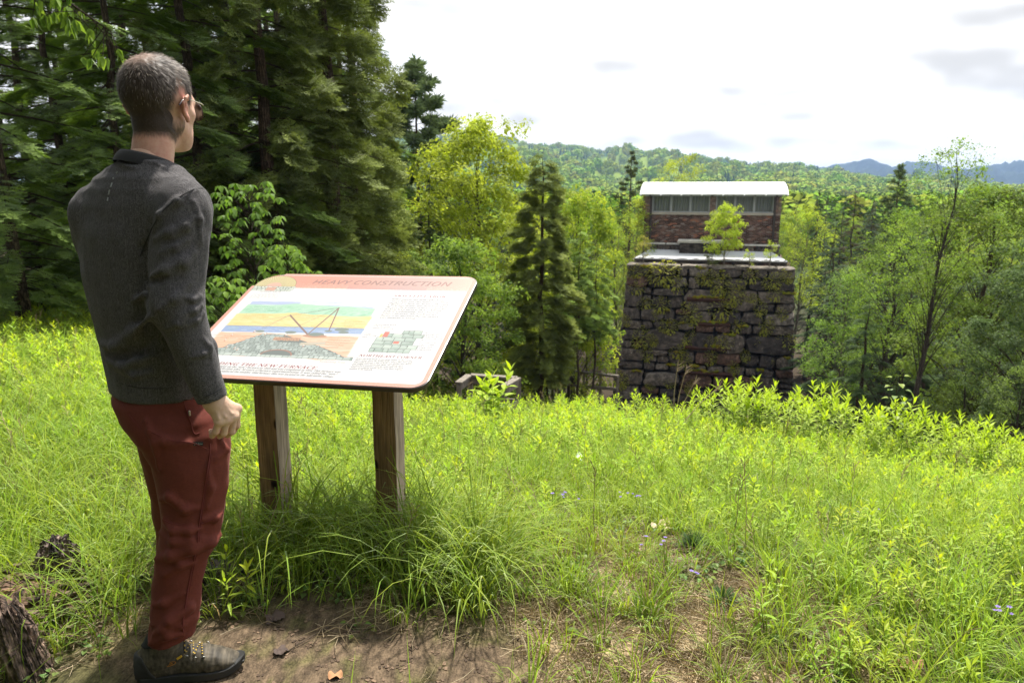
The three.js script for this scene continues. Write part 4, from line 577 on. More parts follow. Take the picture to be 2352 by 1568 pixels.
tree('hemlock', 'dark bushy hemlock under the bright green birch', 1998, -23, 690, { seed: 19, h: 7, c0: [0.03, 0.06, 0.015], c1: [0.075, 0.135, 0.02], spread: 1.9, start: 0.02, boughs: 60, dead: 0, turn: 1 });
tree('hemlock', 'dark hemlock between the two right tree trunks', 2100, -26, 620, { seed: 19, h: 7, c0: [0.03, 0.06, 0.015], c1: [0.075, 0.135, 0.02], spread: 1.9, start: 0.02, boughs: 60, dead: 0, turn: 2 });
tree('maple', 'shrubby green maple at the lower right under the ash', 2235, -15, 800, { seed: 20, h: 4, spread: 1.4, start: 0.03, c0: [0.07, 0.1, 0.03], c1: MID[1], clumps: 40, clump: 0.42, spray: 0.24, dense: 20, r: 0.06, turn: 1 });
tree('maple', 'leafy bush at the right edge above the tall meadow plants', 2360, -11, 840, { seed: 20, h: 4, spread: 1.4, start: 0.03, c0: [0.07, 0.1, 0.03], c1: MID[1], clumps: 40, clump: 0.42, spray: 0.24, dense: 20, r: 0.06, turn: 3 });
// the valley wood beyond
{ const R = rng(88); let n = 0;
  for (let k = 0; k < 96; k++) { const px = 1150 + R() * 1330, z = -(52 + 95 * R()); if (px > 1460 && px < 1830 && z > -56) continue; const top = 470 - 40 * R() + (px > 2050 ? 20 : 0); const dark = R() < 0.6; n++;
    if (dark) tree('spruce', k % 3 ? 'spruce of the mixed wood in the valley' : 'brown green spruce of the mixed wood in the valley', px, z, top + 14, { seed: k % 3 ? 21 : 22, spread: 2.3, boughs: 64, dense: 20, dead: 0, turn: k, ...(k % 3 ? {} : { c0: BRN[0], c1: BRN[1] }) }, k % 3 ? GROUP.valley : 'brown green spruces of the valley wood');
    else tree(k % 2 ? 'maple' : 'birch', k % 2 ? 'light green maple of the mixed wood in the valley' : 'light green birch of the mixed wood in the valley', px, z, top + 40, k % 2 ? { seed: 23, c0: MID[0], c1: YEL[0], dense: 20, clumps: 60 } : { seed: 24, c0: LIM[0], c1: YEL[1], wide: 1.3 }, k % 2 ? 'maples of the valley wood' : 'birches of the valley wood'); }
  for (let k = 0; k < 26; k++) { const px = 1870 + R() * 560, z = -(27 + 26 * R()); tree('spruce', 'dark spruce in the dense wood right of the furnace', px, z, 500 + 90 * R() + (k % 3) * 40, { seed: 21, spread: 2.3, boughs: 64, dense: 20, dead: 0, turn: k }, 'dark spruces right of the furnace'); }
  for (let k = 0; k < 10; k++) { const px = 900 + R() * 480, z = -(31 + 20 * R()); tree('spruce', 'dark spruce standing behind the yellow maple', px, z, 520 + 90 * R(), { seed: 21, spread: 2.3, boughs: 64, dense: 20, dead: 0, turn: k }, 'dark spruces behind the yellow maple'); }
  // slim young trunks and low hemlocks on the slope left of the furnace and right of it
  [[1285, -25], [1310, -29], [1332, -27], [1352, -31], [1372, -28], [1262, -31]].forEach(([px, z], i) => tree('hemlock', 'young slim trunked hemlock on the slope left of the furnace', px, z, 600 - (i % 3) * 40, { seed: 25, h: 9, r: 0.07, spread: 1.2, start: 0.55, boughs: 40, dead: 18, turn: i }, 'slim young hemlocks left of the furnace'));
  [[1925, -36], [1950, -40], [2030, -33], [2160, -30], [2215, -27], [2090, -31], [2270, -25], [2330, -22], [1985, -36]].forEach(([px, z], i) => tree('hemlock', 'shade dark hemlock at the foot of the right wood', px, z, 640 - (i % 4) * 30, { seed: 26, h: 8, c0: [0.03, 0.06, 0.015], c1: [0.075, 0.135, 0.02], spread: 1.8, start: 0.03, boughs: 60, dead: 0, turn: i }, 'dark hemlocks at the foot of the right wood'));
}
// ---------------------------------------------------------------- the meadow
const grassM = leafMat('grass_blades', 0.5, 0.2), herbM = leafMat('herb_leaves', 0.52, 0.3), strawM = mat({ name: 'dry_straw', roughness: 0.75, side: THREE.DoubleSide });
for (const m of [grassM, herbM]) m.vertexColors = true;
function blade(m, o, dir, h, w, arch, seg, c0, c1, R) { // one blade that rises and bends over
  let p = o.clone(), a = 0.12 + 0.25 * R(), prev = null; const side = V(-dir.z, 0, dir.x), c = new THREE.Color(), tw = (R() - 0.5) * 0.8;
  for (let k = 0; k <= seg; k++) {
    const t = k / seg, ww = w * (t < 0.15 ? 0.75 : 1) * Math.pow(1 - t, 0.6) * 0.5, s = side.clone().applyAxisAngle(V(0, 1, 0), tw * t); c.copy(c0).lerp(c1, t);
    const q = k === seg ? [m.v(p.x, p.y, p.z, c)] : [m.v(p.x - s.x * ww, p.y, p.z - s.z * ww, c), m.v(p.x + s.x * ww, p.y, p.z + s.z * ww, c)];
    if (prev) { if (q.length === 1) m.tri(prev[0], prev[1], q[0]); else m.quad(prev[0], prev[1], q[1], q[0]); } prev = q;
    a += arch / seg * (0.5 + t * 1.4); p = p.clone().addScaledVector(dir, Math.sin(a) * h / seg).add(V(0, Math.cos(a) * h / seg, 0));
  }
}
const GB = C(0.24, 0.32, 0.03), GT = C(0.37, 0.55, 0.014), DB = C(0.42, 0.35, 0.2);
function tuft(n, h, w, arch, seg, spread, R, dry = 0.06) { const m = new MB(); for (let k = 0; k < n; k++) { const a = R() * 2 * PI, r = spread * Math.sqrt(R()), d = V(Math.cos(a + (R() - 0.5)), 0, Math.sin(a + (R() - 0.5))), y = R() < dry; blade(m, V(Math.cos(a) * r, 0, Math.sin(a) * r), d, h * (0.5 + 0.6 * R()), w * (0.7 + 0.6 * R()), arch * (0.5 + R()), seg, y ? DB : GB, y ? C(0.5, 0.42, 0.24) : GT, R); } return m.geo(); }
function lance(m, o, d, L, W, drop, c0, c1) { // a lance shaped leaf in four pieces, folded along the rib
  const n = V(0, 1, 0).addScaledVector(d, -d.y).normalize(), s = V().crossVectors(d, n).normalize(), pts = [];
  for (const [t, w] of [[0, 0.12], [0.3, 0.9], [0.62, 0.8], [1, 0]]) { const c = o.clone().addScaledVector(d, t * L).add(V(0, -drop * t * t * L, 0)), col = c0.clone().lerp(c1, t); pts.push([c, w * W / 2, col]); }
  let prev = null; for (const [c, w, col] of pts) { const q = [m.v(c.x - s.x * w + n.x * w * 0.35, c.y - s.y * w + n.y * w * 0.35, c.z - s.z * w + n.z * w * 0.35, col), m.v(c.x, c.y, c.z, col), m.v(c.x + s.x * w + n.x * w * 0.35, c.y + s.y * w + n.y * w * 0.35, c.z + s.z * w + n.z * w * 0.35, col)]; if (prev) { m.quad(prev[0], prev[1], q[1], q[0]); m.quad(prev[1], prev[2], q[2], q[1]); } prev = q; }
}
function shoot(m, o, h, n, L, W, R, lean = 0.1, dark = 0) { // an upright stem with leaves that spiral up to a rosette at the tip
  const la = R() * 2 * PI, ld = V(Math.cos(la) * lean, 0, Math.sin(la) * lean), stemC = C(0.2, 0.24, 0.06), P = (t) => o.clone().add(V(ld.x * t * t * h, t * h, ld.z * t * t * h));
  m.tube([P(0), P(0.5), P(0.97)], [0.0032, 0.0026, 0.0016], 4, stemC);
  for (let k = 0; k < n; k++) {
    const t = lerp(0.18, 1, Math.pow(k / (n - 1), 0.8)), a = k * 2.4 + R() * 0.5, el = lerp(-0.1, 1.05, Math.pow(t, 2.2)) + (R() - 0.5) * 0.4, d = V(Math.cos(a) * Math.cos(el), Math.sin(el), Math.sin(a) * Math.cos(el)), s = t > 0.9 ? 0.75 : t < 0.4 ? 0.7 : 1;
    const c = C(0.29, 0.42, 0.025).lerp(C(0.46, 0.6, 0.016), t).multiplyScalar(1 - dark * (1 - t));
    lance(m, P(t), d, L * s * (0.75 + 0.5 * R()), W * (0.8 + 0.4 * R()), 0.35 * (1 - t) + 0.1, c, c.clone().multiplyScalar(1.12));
  }
}
const GR = rng(2024);
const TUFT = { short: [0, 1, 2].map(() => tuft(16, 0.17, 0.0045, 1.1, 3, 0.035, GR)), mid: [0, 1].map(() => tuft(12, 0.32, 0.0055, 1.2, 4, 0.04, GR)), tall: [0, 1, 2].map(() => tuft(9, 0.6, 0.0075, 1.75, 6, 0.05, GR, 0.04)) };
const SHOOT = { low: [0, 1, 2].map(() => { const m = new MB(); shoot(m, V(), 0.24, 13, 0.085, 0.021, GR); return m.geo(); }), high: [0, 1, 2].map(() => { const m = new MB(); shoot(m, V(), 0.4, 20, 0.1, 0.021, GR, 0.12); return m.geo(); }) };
const HERB = [0, 1].map(() => { const m = new MB(); for (let k = 0; k < 9; k++) { const a = GR() * 2 * PI, r = 0.02 + 0.06 * GR(), h = 0.02 + 0.05 * GR(), o = V(Math.cos(a) * r, h, Math.sin(a) * r), c = C(0.14 + 0.08 * GR(), 0.26 + 0.08 * GR(), 0.04); const d = V(Math.cos(a), 0.1 - 0.3 * GR(), Math.sin(a)).normalize(); lance(m, o, d, 0.035, 0.032, 0.2, c, c); m.tube([V(0, 0, 0), o], [0.0012, 0.001], 3, c); } return m.geo(); });
function scatter(name, label, geos, material, list, kind = 'stuff') { // list of [x, z, scale, lean, tint]
  const up = V(0, 1, 0), q = new THREE.Quaternion(), q2 = new THREE.Quaternion(), M = new THREE.Matrix4(), per = geos.map(() => []); list.forEach((e, i) => per[i % geos.length].push(e));
  geos.forEach((g, k) => { const o = new THREE.InstancedMesh(g, material, per[k].length); per[k].forEach(([x, z, s, lean, t, dy], i) => { const a = i * 2.39996 + x * 7; q.setFromAxisAngle(up, a); q2.setFromAxisAngle(V(Math.cos(a * 3), 0, Math.sin(a * 3)), lean); o.setMatrixAt(i, M.compose(V(x, G(x, z) + (dy ?? -0.006), z), q2.multiply(q), V(s, s, s))); o.setColorAt(i, t); }); o.name = numbered(name); o.castShadow = o.receiveShadow = true; scene.add(tag(o, label, null, null, kind)); });
}
const inView = (x, z) => Math.abs(x) < -z * 0.82 + 0.5;
const nearSign = (x, z) => { const a = Math.hypot((x + 0.72) / 0.48, (z + 2.8) / 0.3), b = Math.hypot((x + 0.24) / 0.26, (z + 2.6) / 0.4); return 1 - smoothstep(Math.min(a, b), 0.6, 1.25); };
const edgeOf = (x) => lerp(11.5, 7.9, smoothstep(x, -4.5, -1.2)) + 0.35 * N2(x * 0.8, 3); // where the meadow ends
{
  const R = rng(303), tint = (lo, hi, warm = 0.42) => { const k = lerp(lo, hi, R()), w = (R() - 0.5) * warm; return C(k * (1 + w), k * (1 + 0.25 * w), k * (1 - w)); };
  const fill = (n, accept, make) => { const l = []; let guard = 0; while (l.length < n && guard++ < n * 40) { const d = 0.9 + 10.8 * Math.pow(R(), 0.62), x = (R() * 2 - 1) * (d * 0.84 + 0.3), z = -d; if (d > edgeOf(x)) continue; if (R() < accept(x, z, d)) l.push(make(x, z, d)); } return l; };
  const man = (x, z) => smoothstep(Math.hypot((x + 1.0) / 0.33, (z + 1.97) / 0.2), 0.8, 1.2);
  const man2 = (x, z) => smoothstep(Math.hypot((x + 1.05) / 0.5, (z + 1.9) / 0.34), 0.8, 1.3);
  const open = (x, z) => clamp(1 - bare(x, z) * 1.05, 0, 1) * man2(x, z);
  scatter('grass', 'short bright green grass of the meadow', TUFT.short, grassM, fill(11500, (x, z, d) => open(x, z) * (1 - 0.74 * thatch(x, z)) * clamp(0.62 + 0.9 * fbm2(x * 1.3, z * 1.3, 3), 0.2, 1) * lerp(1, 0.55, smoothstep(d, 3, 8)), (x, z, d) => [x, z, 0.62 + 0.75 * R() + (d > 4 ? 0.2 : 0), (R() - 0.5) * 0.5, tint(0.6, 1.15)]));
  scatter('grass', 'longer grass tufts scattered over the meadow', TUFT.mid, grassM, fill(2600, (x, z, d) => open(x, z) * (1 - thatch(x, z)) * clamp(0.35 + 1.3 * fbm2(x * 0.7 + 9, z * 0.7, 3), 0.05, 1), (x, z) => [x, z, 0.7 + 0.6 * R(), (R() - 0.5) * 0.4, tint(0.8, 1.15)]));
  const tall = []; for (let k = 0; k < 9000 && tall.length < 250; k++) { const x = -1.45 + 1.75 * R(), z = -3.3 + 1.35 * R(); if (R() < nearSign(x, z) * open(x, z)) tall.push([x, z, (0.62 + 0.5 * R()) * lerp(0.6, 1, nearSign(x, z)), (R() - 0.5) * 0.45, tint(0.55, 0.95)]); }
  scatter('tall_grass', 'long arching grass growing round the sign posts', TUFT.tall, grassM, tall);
  const left = []; for (let k = 0; k < 260; k++) { const d = 1.7 + 3.2 * R(), x = -d * (0.56 + 0.22 * R()); if (man2(x, -d) > R()) left.push([x, -d, 0.45 + 0.45 * R(), (R() - 0.5) * 0.5, tint(0.7, 1.0)]); }
  for (let k = 0; k < 420; k++) { const d = 4 + 6.5 * R(), x = -d * (0.3 + 0.5 * R()); if (d < edgeOf(x)) left.push([x, -d, 0.5 + 0.4 * R(), (R() - 0.5) * 0.5, tint(0.9, 1.2)]); }
  scatter('tall_grass', 'long soft grass along the left of the meadow', TUFT.tall, grassM, left);
  const herby = (x, z, d) => clamp(0.25 + 0.9 * smoothstep(d, 2.6, 5.5) + 1.1 * fbm2(x * 0.55, z * 0.55 + 5, 3), 0.03, 1) * (1 - thatch(x, z)) * open(x, z) * (1 - 0.8 * nearSign(x, z));
  scatter('wild_herbs', 'low leafy goldenrod shoots filling the meadow', SHOOT.low, herbM, fill(3900, herby, (x, z) => [x, z, (0.5 + 0.5 * R()) * lerp(0.75, 1, smoothstep(-z, 3, 6)), (R() - 0.5) * 0.35, tint(0.8, 1.15)]));
  scatter('wild_herbs', 'taller leafy goldenrod shoots of the upper meadow', SHOOT.high, herbM, fill(1900, (x, z, d) => herby(x, z, d) * smoothstep(d, 3.6, 6.4), (x, z) => [x, z, 0.4 + 0.32 * R(), (R() - 0.5) * 0.3, tint(0.85, 1.15)]));
  scatter('wild_herbs', 'leafy shoots at the lower right corner of the meadow', SHOOT.high, herbM, (() => { const l = []; for (let k = 0; k < 130; k++) { const d = 1.9 + 1.9 * R(), x = d * (0.44 + 0.3 * R()); if (R() < smoothstep(x / d, 0.42, 0.6)) l.push([x, -d, 0.28 + 0.3 * R(), (R() - 0.5) * 0.4, tint(0.7, 1.0)]); } return l; })());
  scatter('ground_cover', 'small round leaved ground cover between the grasses', HERB, herbM, fill(2600, (x, z, d) => (1 - 0.85 * bare(x, z)) * (1 - 0.75 * thatch(x, z)) * man(x, z) * lerp(1, 0.25, smoothstep(d, 2.5, 5)), (x, z) => [x, z, 0.35 + 0.45 * R(), 0, tint(0.7, 1.1)]));
  // dead stalks, straw and needles lying about
  const straw = (() => { const m = new MB(); for (let k = 0; k < 9; k++) { const a = R() * PI, x = (R() - 0.5) * 0.1, z = (R() - 0.5) * 0.1, L = 0.03 + 0.06 * R(), c = C(1, 1, 1).multiplyScalar(0.6 + 0.7 * R()); m.tube([V(x - Math.cos(a) * L, 0.003 + 0.012 * R(), z - Math.sin(a) * L), V(x, 0.006 + 0.016 * R(), z), V(x + Math.cos(a + 0.3) * L, 0.003 + 0.012 * R(), z + Math.sin(a + 0.3) * L)], [0.0011, 0.0013, 0.0008], 3, c); } return m.geo(); })();
  const sm = mat({ name: 'dry_straw', vertexColors: true, roughness: 0.7 });
  scatter('dead_grass', 'pale dry straw and needles matted on the ground', [straw], sm, fill(2900, (x, z, d) => clamp((0.09 + thatch(x, z)) * (1 - 0.9 * bare(x, z)), 0, 1) * man(x, z) * (d < 6 ? 1 : 0.1), (x, z) => [x, z, 0.6 + 0.7 * R(), (R() - 0.5) * 0.2, C(0.56, 0.44, 0.27).multiplyScalar(0.55 + 0.6 * R()), 0.001]));
  const chip = (() => { const m = new MB(); for (let k = 0; k < 6; k++) { const x = (R() - 0.5) * 0.08, z = (R() - 0.5) * 0.08, s = 0.003 + 0.008 * R(), c = C(1, 1, 1).multiplyScalar(0.6 + 0.6 * R()); m.box(x - s * 2, 0, z - s, x + s * 2, s * 0.8, z + s, c); } return m.geo(false); })();
  scatter('litter', 'crumbs of bark and earth on the trodden soil', [chip], mat({ name: 'bark_crumbs', vertexColors: true, roughness: 1 }), fill(700, (x, z) => bare(x, z) * 0.9 + 0.03, (x, z) => [x, z, 0.15 + 0.3 * R(), 0, C(0.15, 0.1, 0.065).multiplyScalar(0.5 + R()), 0]));
  const dry = [0, 1].map(() => { const m = new MB(), c = C(0.4, 0.31, 0.18), h = 0.42, q = V((R() - 0.5) * 0.12, h, (R() - 0.5) * 0.12); m.tube([V(), V(q.x * 0.3, h * 0.5, q.z * 0.3), q], [0.0018, 0.0015, 0.0009], 4, c); for (let k = 0; k < 7; k++) { const b = q.clone().multiplyScalar(0.8 + 0.2 * k / 7); m.tube([b, b.clone().add(V((R() - 0.5) * 0.05, 0.02 + 0.02 * R(), (R() - 0.5) * 0.05))], [0.001, 0.0016], 3, C(0.36, 0.25, 0.14)); } return m.geo(); });
  scatter('dead_stems', 'thin dry stems of last year standing among the grass', dry, sm, fill(520, (x, z, d) => open(x, z) * 0.8, (x, z) => [x, z, 0.45 + 0.6 * R(), (R() - 0.5) * 1.1, C(1, 1, 1).multiplyScalar(0.7 + 0.5 * R())]));
  // violets
  const vio = (() => { const m = new MB(), c = C(0.3, 0.2, 0.62); for (let k = 0; k < 5; k++) { const a = k / 5 * 2 * PI; lance(m, V(0, 0.1, 0), V(Math.cos(a) * 0.8, 0.5, Math.sin(a) * 0.8).normalize(), 0.013, 0.011, 0.2, c, C(0.42, 0.32, 0.72)); } m.tube([V(), V(0, 0.1, 0)], [0.001, 0.001], 3, C(0.15, 0.25, 0.05)); return m.geo(); })();
  const vl = []; for (const [px, py, n] of [[1745, 1012, 9], [1872, 1040, 6], [1438, 1185, 7], [1500, 1310, 5], [2160, 1185, 4], [2292, 1476, 5], [1580, 1385, 3], [1300, 1190, 5], [1980, 1215, 4]]) for (let k = 0; k < n; k++) { const p = onGround(px + (R() - 0.5) * 60, py + (R() - 0.5) * 16); vl.push([p.x, p.z, 0.65 + 0.4 * R(), 0.2 * R(), C(1, 1, 1), 0.04]); }
  scatter('violets', 'tiny purple violets dotted in the grass', [vio], Object.assign(leafMat('petals', 0.4, 0), { vertexColors: true }), vl);
}
function onGround(px, py) { let lo = -1, hi = -30; for (let k = 0; k < 40; k++) { const z = (lo + hi) / 2, p = at(px, py, z); if (p.y > G(p.x, z)) lo = z; else hi = z; } const p = at(px, py, lo); p.y = G(p.x, p.z); return p; }
// the plants one can tell apart along the brow of the slope
{
  const R = rng(515);
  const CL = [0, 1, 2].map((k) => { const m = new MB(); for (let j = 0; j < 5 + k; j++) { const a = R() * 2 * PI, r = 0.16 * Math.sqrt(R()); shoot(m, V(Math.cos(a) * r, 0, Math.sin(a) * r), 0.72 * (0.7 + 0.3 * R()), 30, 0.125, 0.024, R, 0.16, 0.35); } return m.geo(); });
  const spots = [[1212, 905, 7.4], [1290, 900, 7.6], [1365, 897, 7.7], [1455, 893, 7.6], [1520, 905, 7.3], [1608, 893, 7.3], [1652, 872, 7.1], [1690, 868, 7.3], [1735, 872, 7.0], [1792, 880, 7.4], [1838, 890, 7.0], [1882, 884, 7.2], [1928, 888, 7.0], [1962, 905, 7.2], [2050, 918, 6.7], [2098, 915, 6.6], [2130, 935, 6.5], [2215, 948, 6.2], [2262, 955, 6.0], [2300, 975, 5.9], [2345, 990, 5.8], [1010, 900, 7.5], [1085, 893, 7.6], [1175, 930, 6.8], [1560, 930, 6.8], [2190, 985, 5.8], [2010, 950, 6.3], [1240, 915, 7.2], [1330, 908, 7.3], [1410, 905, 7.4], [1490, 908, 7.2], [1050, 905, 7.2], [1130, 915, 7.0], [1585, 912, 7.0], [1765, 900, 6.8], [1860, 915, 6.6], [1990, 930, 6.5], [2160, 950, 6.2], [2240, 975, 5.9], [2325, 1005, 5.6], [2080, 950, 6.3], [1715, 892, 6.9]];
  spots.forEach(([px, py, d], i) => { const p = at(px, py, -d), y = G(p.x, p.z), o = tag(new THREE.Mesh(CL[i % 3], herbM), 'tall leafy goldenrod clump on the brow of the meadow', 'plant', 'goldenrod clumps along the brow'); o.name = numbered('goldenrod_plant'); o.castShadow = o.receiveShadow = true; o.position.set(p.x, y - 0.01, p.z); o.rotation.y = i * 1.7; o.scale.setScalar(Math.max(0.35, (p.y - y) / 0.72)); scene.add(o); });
  // a milkweed like plant with big pale leaves in front of the wooden deck
  { const p = at(1130, 850, -7.0), y = G(p.x, p.z), m = new MB(); for (let j = 0; j < 5; j++) { const a = j * 1.3; shoot(m, V(Math.cos(a) * 0.09, 0, Math.sin(a) * 0.09), (p.y - y) * (1 - 0.1 * j), 15, 0.17, 0.062, R, 0.15); } const o = tag(new THREE.Mesh(m.geo(), herbM), 'broad leaved plant with big pale leaves before the wooden railing', 'plant'); o.name = 'broad_leaved_plant'; o.position.set(p.x, y, p.z); o.castShadow = true; scene.add(o); }
  // a young aspen with round leaves that catch the light
  { const p = at(2064, 866, -6.4), y = G(p.x, p.z), o = thing('aspen_sapling', 'slender aspen sapling with round yellow leaves above the meadow edge', 'sapling', V(p.x, y, p.z)), m = new MB(), st = new MB(), h = p.y - y; st.tube([V(), V(0.02, h * 0.5, 0), V(-0.01, h, 0)], [0.005, 0.004, 0.002], 5); for (let k = 0; k < 22; k++) { const t = 0.45 + 0.55 * k / 21, a = k * 2.4, d = V(Math.cos(a), -0.2 + 0.4 * R(), Math.sin(a)).normalize(), q = V(0, t * h, 0).addScaledVector(d, 0.05 + 0.03 * R()), c = R() < 0.5 ? C(0.3, 0.38, 0.05) : C(0.22, 0.32, 0.08); lance(m, q, d, 0.06, 0.058, 0.3, c, c); } part(o, 'stem', st.geo(), BARK.brown); part(o, 'foliage', m.geo(), herbM, 'stuff'); }
  // last year's dry stalks
  { const p = at(1552, 905, -6.9), y = G(p.x, p.z), m = new MB(), top = [[1578, 842], [1558, 830], [1600, 868], [1655, 884]]; for (const [px, py] of top) { const q = at(px, py, -6.9).sub(V(p.x, y, p.z)); m.tube([V(0, 0, 0), q.clone().multiplyScalar(0.55).add(V(-0.02, 0.02, 0)), q], [0.005, 0.004, 0.002], 5); for (let k = 0; k < 9; k++) { const b = q.clone().multiplyScalar(0.86 + 0.14 * R()); m.tube([b, b.clone().add(V((R() - 0.2) * 0.09, 0.02 + 0.05 * R(), (R() - 0.5) * 0.06))], [0.0022, 0.0012], 3); } } const o = tag(new THREE.Mesh(m.geo(), mat({ name: 'dry_stalk', color: C(0.36, 0.26, 0.18), roughness: 0.9 })), 'dry brown stalks of last year standing before the furnace wall', 'dead plant'); o.name = 'dead_plant'; o.position.set(p.x, y, p.z); o.castShadow = true; scene.add(o); }
  // a single pale leaf catching the sky, and pale or dark dead leaves on the ground
  const leafShape = (lobes) => { const m = new MB(), n = 22, c = m.v(0, 0.006, 0); const ring = []; for (let k = 0; k < n; k++) { const a = k / n * 2 * PI, r = 0.045 * (lobes ? 0.62 + 0.38 * Math.abs(Math.cos(a * 2.5)) : 0.55 + 0.45 * Math.abs(Math.cos(a))); ring.push(m.v(Math.cos(a) * r, 0.012 * Math.sin(a * 3) + 0.012 * R(), Math.sin(a) * r)); } for (let k = 0; k < n; k++) m.tri(c, ring[(k + 1) % n], ring[k]); return m.geo(); };
  const flat = (name, label, cat, px, py, s, col, lobes, lift, tiltX = 0, rough = 0.8) => { const p = onGround(px, py), o = tag(new THREE.Mesh(leafShape(lobes), mat({ name: 'leaf_' + name, color: col, roughness: rough, side: THREE.DoubleSide })), label, cat); o.name = numbered(name); o.position.set(p.x, p.y + lift, p.z); o.rotation.set(tiltX, px, 0.1); o.scale.setScalar(s); o.castShadow = o.receiveShadow = true; scene.add(o); };
  flat('pale_leaf', 'single upturned white looking leaf in the middle of the meadow', 'leaf', 1330, 1105, 0.85, C(0.5, 0.6, 0.38), false, 0.16, 0.25, 0.25);
  flat('dead_leaf', 'pale curled dead leaf lying in the meadow', 'dead leaf', 1520, 1226, 1.2, C(0.62, 0.5, 0.36), true, 0.035, 0.3);
  flat('dead_leaf', 'dark lobed dead leaf on the bare earth under the sign', 'dead leaf', 630, 1424, 0.8, C(0.085, 0.055, 0.045), true, 0.01);
  flat('dead_leaf', 'small dark dead leaf on the bare earth by the boot', 'dead leaf', 645, 1500, 0.6, C(0.075, 0.05, 0.04), true, 0.008);
  flat('dead_leaf', 'orange dead leaf at the lower edge of the bare earth', 'dead leaf', 770, 1555, 0.5, C(0.4, 0.2, 0.09), false, 0.006);
  flat('dead_leaf', 'rust brown curled leaf at the bottom edge in the grass', 'dead leaf', 2080, 1548, 1.2, C(0.26, 0.12, 0.06), false, 0.03);
  const wedge = (px, py, n, hh, label) => { const p = onGround(px, py), m = new MB(); for (let k = 0; k < n; k++) { const a = R() * 2 * PI, el = 0.2 + 1.1 * R(), d = V(Math.cos(a) * Math.cos(el), Math.sin(el), Math.sin(a) * Math.cos(el)), c = C(0.09, 0.17, 0.035); lance(m, d.clone().multiplyScalar(0.02), d, hh * (0.7 + 0.5 * R()), 0.007, 0.2, c, c); } const o = tag(new THREE.Mesh(m.geo(), herbM), label, 'plant'); o.name = numbered('moss_tuft'); o.position.set(p.x, p.y, p.z); o.castShadow = true; scene.add(o); };
  wedge(1590, 1262, 150, 0.075, 'small dense dark green tuft beside the pale dead leaf');
  wedge(1660, 1385, 70, 0.06, 'dark green weed low on the straw patch');
  // the rotten stump and the weathered stub at the lower left
  const woodM = (r, g, b, s) => mat({ name: 'rotten_wood', map: tex(256, 256, (u, v) => { const n = tn(u, v * 0.15, 30, s) * 0.6 + tfbm(u, v, 6, 4, s + 2), k = clamp(0.8 + 0.7 * n, 0.12, 1.5); return [r * k, g * k, b * k]; }), bumpMap: tex(256, 256, (u, v) => clamp(0.5 + 0.5 * tn(u, v * 0.15, 26, s) + 0.3 * tfbm(u, v, 9, 4, s), 0, 1), false), bumpScale: 0.02, roughness: 0.95 });
  { // stub: a broken, furrowed piece of trunk
    const b = onGround(68, 1548), p = b, m = new MB(), h = at(62, 1392, b.z).y - b.y, ringN = 40, rows = []; for (let j = 0; j <= 16; j++) { const t = j / 16, row = []; for (let i = 0; i < ringN; i++) { const a = i / ringN * 2 * PI, fl = 0.013 * N2(Math.cos(a) * 4, Math.sin(a) * 4) + 0.011 * Math.sin(a * 11 + 2 * N2(t * 2, 1)) + 0.006 * N2(a * 9, t * 9), r = lerp(0.062, 0.042, t) + fl * 0.8, tip = t > 0.8 ? 0.03 * N2(a * 1.6, 5) * (t - 0.8) * 5 : 0; row.push(m.v(Math.cos(a) * r - 0.05 * t, t * h + tip, Math.sin(a) * r, null, i / ringN * 2, t * 1.2)); } rows.push(row); } for (let j = 0; j < 16; j++) for (let i = 0; i < ringN; i++) m.quad(rows[j][i], rows[j + 1][i], rows[j + 1][(i + 1) % ringN], rows[j][(i + 1) % ringN]); const c = m.v(-0.05, h - 0.02, 0, null, 0.5, 0.5); for (let i = 0; i < ringN; i++) m.tri(rows[16][i], c, rows[16][(i + 1) % ringN]);
    const o = tag(new THREE.Mesh(m.geo(), woodM(0.55, 0.46, 0.4, 3)), 'weathered grey stub of a trunk at the lower left corner', 'tree stump'); o.name = 'tree_stump'; o.position.copy(p); o.castShadow = o.receiveShadow = true; scene.add(o); }
  { const b = onGround(70, 1400), st = thing('rotten_stump', 'crumbling dark brown rotten stump in the grass behind the stub', 'tree stump', b);
    const lump = (sx, sy, sz, k) => { const g = new THREE.IcosahedronGeometry(1, 14), p = g.attributes.position, v = V(); for (let i = 0; i < p.count; i++) { v.fromBufferAttribute(p, i); const n = 1 + 0.3 * fbm3(v.x * 2 + k, v.y * 2, v.z * 2, 3) + 0.16 * fbm3(v.x * 8, v.y * 8 + k, v.z * 8, 3) + 0.05 * N3(v.x * 24, v.y * 24, v.z * 24); p.setXYZ(i, v.x * sx * n, Math.max(-0.03, v.y * sy * n), v.z * sz * n); } g.computeVertexNormals(); return g; };
    st.scale.setScalar(1.25); part(st, 'crumbled_wood', lump(0.19, 0.085, 0.16, 1), woodM(0.45, 0.35, 0.28, 5)); const t = part(st, 'stump_heart', lump(0.06, 0.1, 0.055, 4), woodM(0.5, 0.44, 0.4, 8)); t.position.set(0.035, 0.075, -0.09);
    const cr = new MB(); for (let k = 0; k < 260; k++) { const a = R() * 2 * PI, r = 0.1 + 0.22 * R(), s = 0.004 + 0.012 * R() * R(), x = Math.cos(a) * r, z = Math.sin(a) * r, c = C(0.12, 0.085, 0.06).multiplyScalar(0.4 + 1.1 * R()), y = Math.max(0, 0.075 - 0.3 * Math.max(0, r - 0.12)); cr.box(x - s, y, z - s * 0.6, x + s, y + s, z + s * 0.6, c); } part(st, 'crumbs', cr.geo(false), mat({ name: 'crumbs', vertexColors: true, roughness: 1 }), 'stuff'); }
